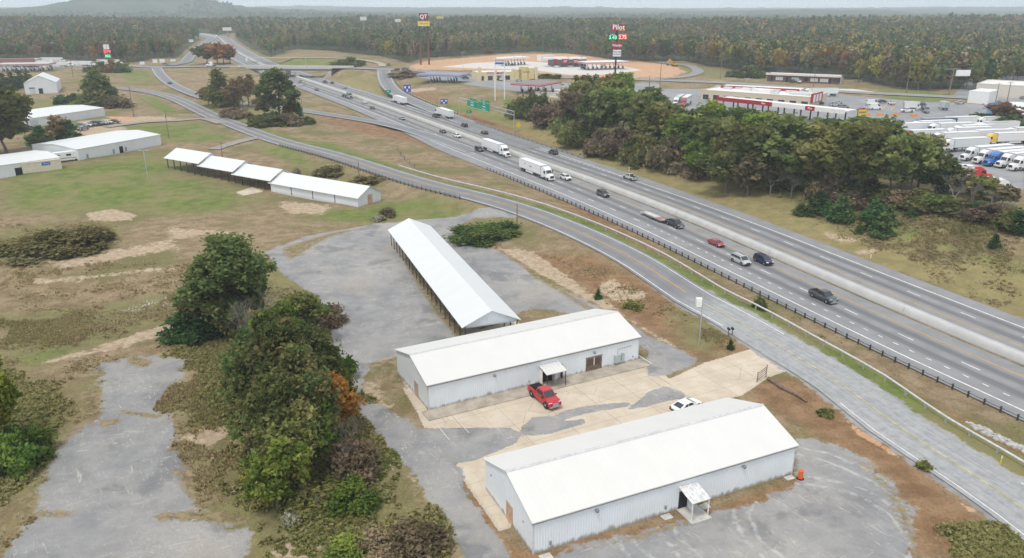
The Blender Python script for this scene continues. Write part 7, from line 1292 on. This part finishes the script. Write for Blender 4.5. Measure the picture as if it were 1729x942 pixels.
# -- weeds and brush on the ground
def scatter(polys, n, r_, ymax=260, lo_=.75, hi_=1.75):
    P_ = []
    for pts, wt in polys:
        q = GM(pts); lo, hi = q.min(0), q.max(0); k = int(n*wt); x = lo[0]+(hi[0]-lo[0])*r_.random(k*4); y = lo[1]+(hi[1]-lo[1])*r_.random(k*4); a = inside_soft(x, y, q, np.full(x.shape, 5.)); ok = (r_.random(x.shape) < sst(lo_, hi_, a*(.5+.5*vnoise(x, y, 16, 12))+vnoise(x, y, 4.0, 6)*.75)*sst(0, .5, a)) & (y < ymax); P_.append(np.stack([x[ok], y[ok]], 1)[:k])
    return np.vstack(P_)
bp_ = [p for p, s in COVER['brush']]
FIELD = [([(300,560),(420,470),(540,500),(600,700),(720,860),(760,942),(420,942),(400,700)], 1.0), ([(0,540),(330,490),(330,540),(0,610)], .8), ([(0,370),(190,372),(190,430),(0,450)], .6), ([(0,450),(440,430),(320,490),(0,540)], .25), ([(0,600),(170,600),(60,870),(0,942)], .8), ([(300,600),(400,620),(430,800),(340,860),(290,700)], .8), ([(890,425),(1000,430),(1180,520),(1250,570),(1180,600),(1100,540)], .35), ([(860,300),(1060,395),(1250,505),(1729,765),(1729,720),(1300,520),(1080,400)], .3), ([(1300,330),(1729,380),(1729,560),(1450,420)], 1.0), ([(160,610),(330,600),(440,900),(400,942),(0,942),(60,860)], .45), ([(1130,525),(1240,560),(1230,590),(1150,590)], .3)]
LOTS = [GM(p) for p, s in COVER['stone']+COVER['slab']]
def weeds(name, label, n, hgt_, nb, mat, r_, polys=FIELD, lo_=.75, hi_=1.75, k=34, ls=.10):
    p = scatter(polys, n, r_, 260, lo_, hi_); x, y = p.T; bad = np.zeros(len(x), bool)
    for q in LOTS: bad |= inside_soft(x, y, q, np.full(x.shape, .5)) > .72
    bad |= dist_line(x, y, FRONT)[0] < 5.2; bad |= dist_line(x, y, MEDC)[0] < 18
    for B in (B1, B2, S3):
        c, s = math.cos(B.ang), math.sin(B.ang); dx, dy = x-B.fl[0], y-B.fl[1]; u, w = dx*c+dy*s, -dx*s+dy*c; bad |= (u > -.6) & (u < B.L+.6) & (w > -.6) & (w < B.Wd+.6)
    x, y = x[~bad], y[~bad]; z = ground(x, y); n = len(x); h = hgt_*(.4+1.0*r_.random(n))*(.5+vnoise(x, y, 7, 2)); tint = np.clip(vnoise(x, y, 11, 9)*.7+r_.random(n)*.35, 0, 1)
    if nb > 0:
        k = nb; ang = r_.random((n,k))*6.283; rad = .35*h[:,None]*r_.random((n,k)); bx = x[:,None]+np.cos(ang)*rad*1.3; by = y[:,None]+np.sin(ang)*rad*1.3; w = .05+.05*r_.random((n,k)); lean = .45*h[:,None]
        tx = bx+np.cos(ang)*lean; ty = by+np.sin(ang)*lean; zz = np.repeat(z[:,None], k, 1); hz = h[:,None]*(.6+.5*r_.random((n,k))); px_, py_ = -np.sin(ang)*w, np.cos(ang)*w
        V = np.stack([np.stack([bx-px_, by-py_, zz-.03], -1), np.stack([bx+px_, by+py_, zz-.03], -1), np.stack([tx, ty, zz+hz], -1)], 2).reshape(-1,3); f = np.arange(len(V)).reshape(-1,3); me = npmesh(name, V, f, mat, False, {'tint': ('FACE', np.repeat(tint, k))})
    else:
        c, tn, _, _ = crown_pts('bush', k, r_); C = np.stack([x[:,None]+c[None,:,0]*h[:,None]*1.1, y[:,None]+c[None,:,1]*h[:,None]*1.1, z[:,None]+c[None,:,2]*h[:,None]*.8], -1).reshape(-1,3); v, f = quads(C, np.repeat(ls+.08*h, k), r_); me = npmesh(name, v, f, mat, False, {'tint': ('FACE', np.clip(np.repeat(tint, k)*.7+np.tile(tn, n)*.3, 0, 1))})
    return tag(link(name, me), label, 'weeds', None, 'stuff')
weeds('dry_weeds', 'tufts of dry tan and olive weeds over the rough ground', 15000, .34, 7, leafmat('dry_weed', [(.25,.24,.09),(.38,.31,.16),(.52,.43,.28)], .3, 0), np.random.default_rng(5))
weeds('low_brush', 'low brown and green brush over the rough ground', 1000, .5, 0, leafmat('low_brush_leaf', [(.22,.24,.075),(.32,.28,.13),(.40,.30,.18),(.32,.32,.12)], .3, 0), np.random.default_rng(6))
weeds('undergrowth', 'dense green and brown undergrowth around the foreground clump', 9000, .62, 0, leafmat('undergrowth_leaf', [(.18,.215,.06),(.27,.265,.095),(.37,.30,.155),(.25,.30,.08)], .3, 0), np.random.default_rng(16), [([(300,575),(360,560),(450,560),(545,520),(585,600),(600,700),(640,775),(700,860),(755,942),(440,942),(420,860),(440,760),(410,690)], 1.0), ([(0,625),(60,650),(70,760),(40,820),(0,850)], .35), ([(1640,910),(1729,895),(1729,950),(1620,950)], .25)], .35, 1.35, 44, .13)
weeds('bank_brush', 'rough olive and tan brush on the bank below the truck lot', 1500, .7, 0, leafmat('bank_brush_leaf', [(.15,.16,.05),(.23,.20,.085),(.31,.23,.13),(.19,.20,.065)], .3, 0), np.random.default_rng(26), [([(1290,325),(1500,345),(1729,372),(1729,545),(1600,470),(1420,390)], 1.0)])
for i_, (u, v, tv, w, k, l, lb) in enumerate(((1640,352,300,44,'bare','twig','thin leafless tree right of the broken bare tree'),(1668,362,318,40,'bare','twig','second thin leafless tree right of the broken bare tree'),(1700,372,325,44,'bare','twig','thin leafless tree near the right photo edge below the trucks'),(1625,358,336,60,'bush','brown','brown thicket below the broken bare tree'),(1680,372,345,70,'bush','brown','brown thicket below the right-hand trucks'),(1715,385,352,60,'bush','olive','olive thicket at the right edge below the trucks'),(1560,352,330,60,'bush','field','tan scrub at the end of the tree belt'),(1650,345,296,46,'oak','olive','loose olive tree screening the trucks, right of the belt'),(1690,352,312,44,'oak','brown','thin brown tree screening the right-hand trucks'))): plant_px(k, l, (u, v), tv, w, lb, None, 2600, .07)
# rock piles: pale gravel heap and riprap
def stones(name, label, pts, n, s0, col, r_):
    q = GM(pts); lo, hi = q.min(0), q.max(0); x = lo[0]+(hi[0]-lo[0])*r_.random(n*3); y = lo[1]+(hi[1]-lo[1])*r_.random(n*3); ok = inside_soft(x, y, q, np.full(x.shape, .6)) > .5; x, y = x[ok][:n], y[ok][:n]; z = ground(x, y); mb = MB()
    for X, Y_, Z in zip(x, y, z):
        s = s0*(.5+r_.random()); k = r_.random((8,3))*.45+.75; b = [(-1,-1,-.5),(1,-1,-.5),(1,1,-.5),(-1,1,-.5),(-.7,-.7,.8),(.7,-.7,.8),(.7,.7,.8),(-.7,.7,.8)]; p_ = [(X+a[0]*s*k[i,0], Y_+a[1]*s*k[i,1], Z+a[2]*s*.7*k[i,2]) for i, a in enumerate(b)]; mb.hexa(p_[:4], p_[4:])
    return tag(mb.build(name, M('pale_stone', col, var=.3, scale=1.5)), label, 'stones', None, 'stuff')
r9 = np.random.default_rng(9)
stones('riprap', 'white broken stone lining the ditch beside the interstate', [(1625,710),(1660,722),(1729,755),(1729,764),(1655,731)], 150, .24, (.40,.385,.355), r9); stones('gravel_heap', 'small heap of pale gravel at the edge of the asphalt', [(541,527),(566,520),(572,532),(556,544),(542,540)], 380, .11, (.42,.41,.40), r9); stones('rubble', 'scattered pale rubble along the weedy ditch', [(180,530),(250,505),(320,492),(330,500),(250,528)], 90, .15, (.46,.40,.34), r9); stones('rubble', 'scattered pale rubble beside the concrete', [(690,720),(705,735),(675,800),(655,790)], 50, .08, (.5,.47,.43), r9)
# ------------------------------------------------------------------ air
hz = MB().box(-9000,-300,-70,9000,8900,135).build('haze', None); tag(hz, 'thin pale autumn haze', None, None, 'stuff')
m_ = bpy.data.materials.new('haze_air'); m_.use_nodes = True; m_.node_tree.nodes.clear(); N_ = NT(m_.node_tree); o_ = N_.n('ShaderNodeOutputMaterial'); pv_ = N_.n('ShaderNodeVolumePrincipled'); pv_.inputs['Color'].default_value = (.80,.91,1.0,1); pv_.inputs['Density'].default_value = .00019; pv_.inputs['Anisotropy'].default_value = .2
N_.link(pv_.outputs[0], o_.inputs['Volume']); hz.data.materials.append(m_)
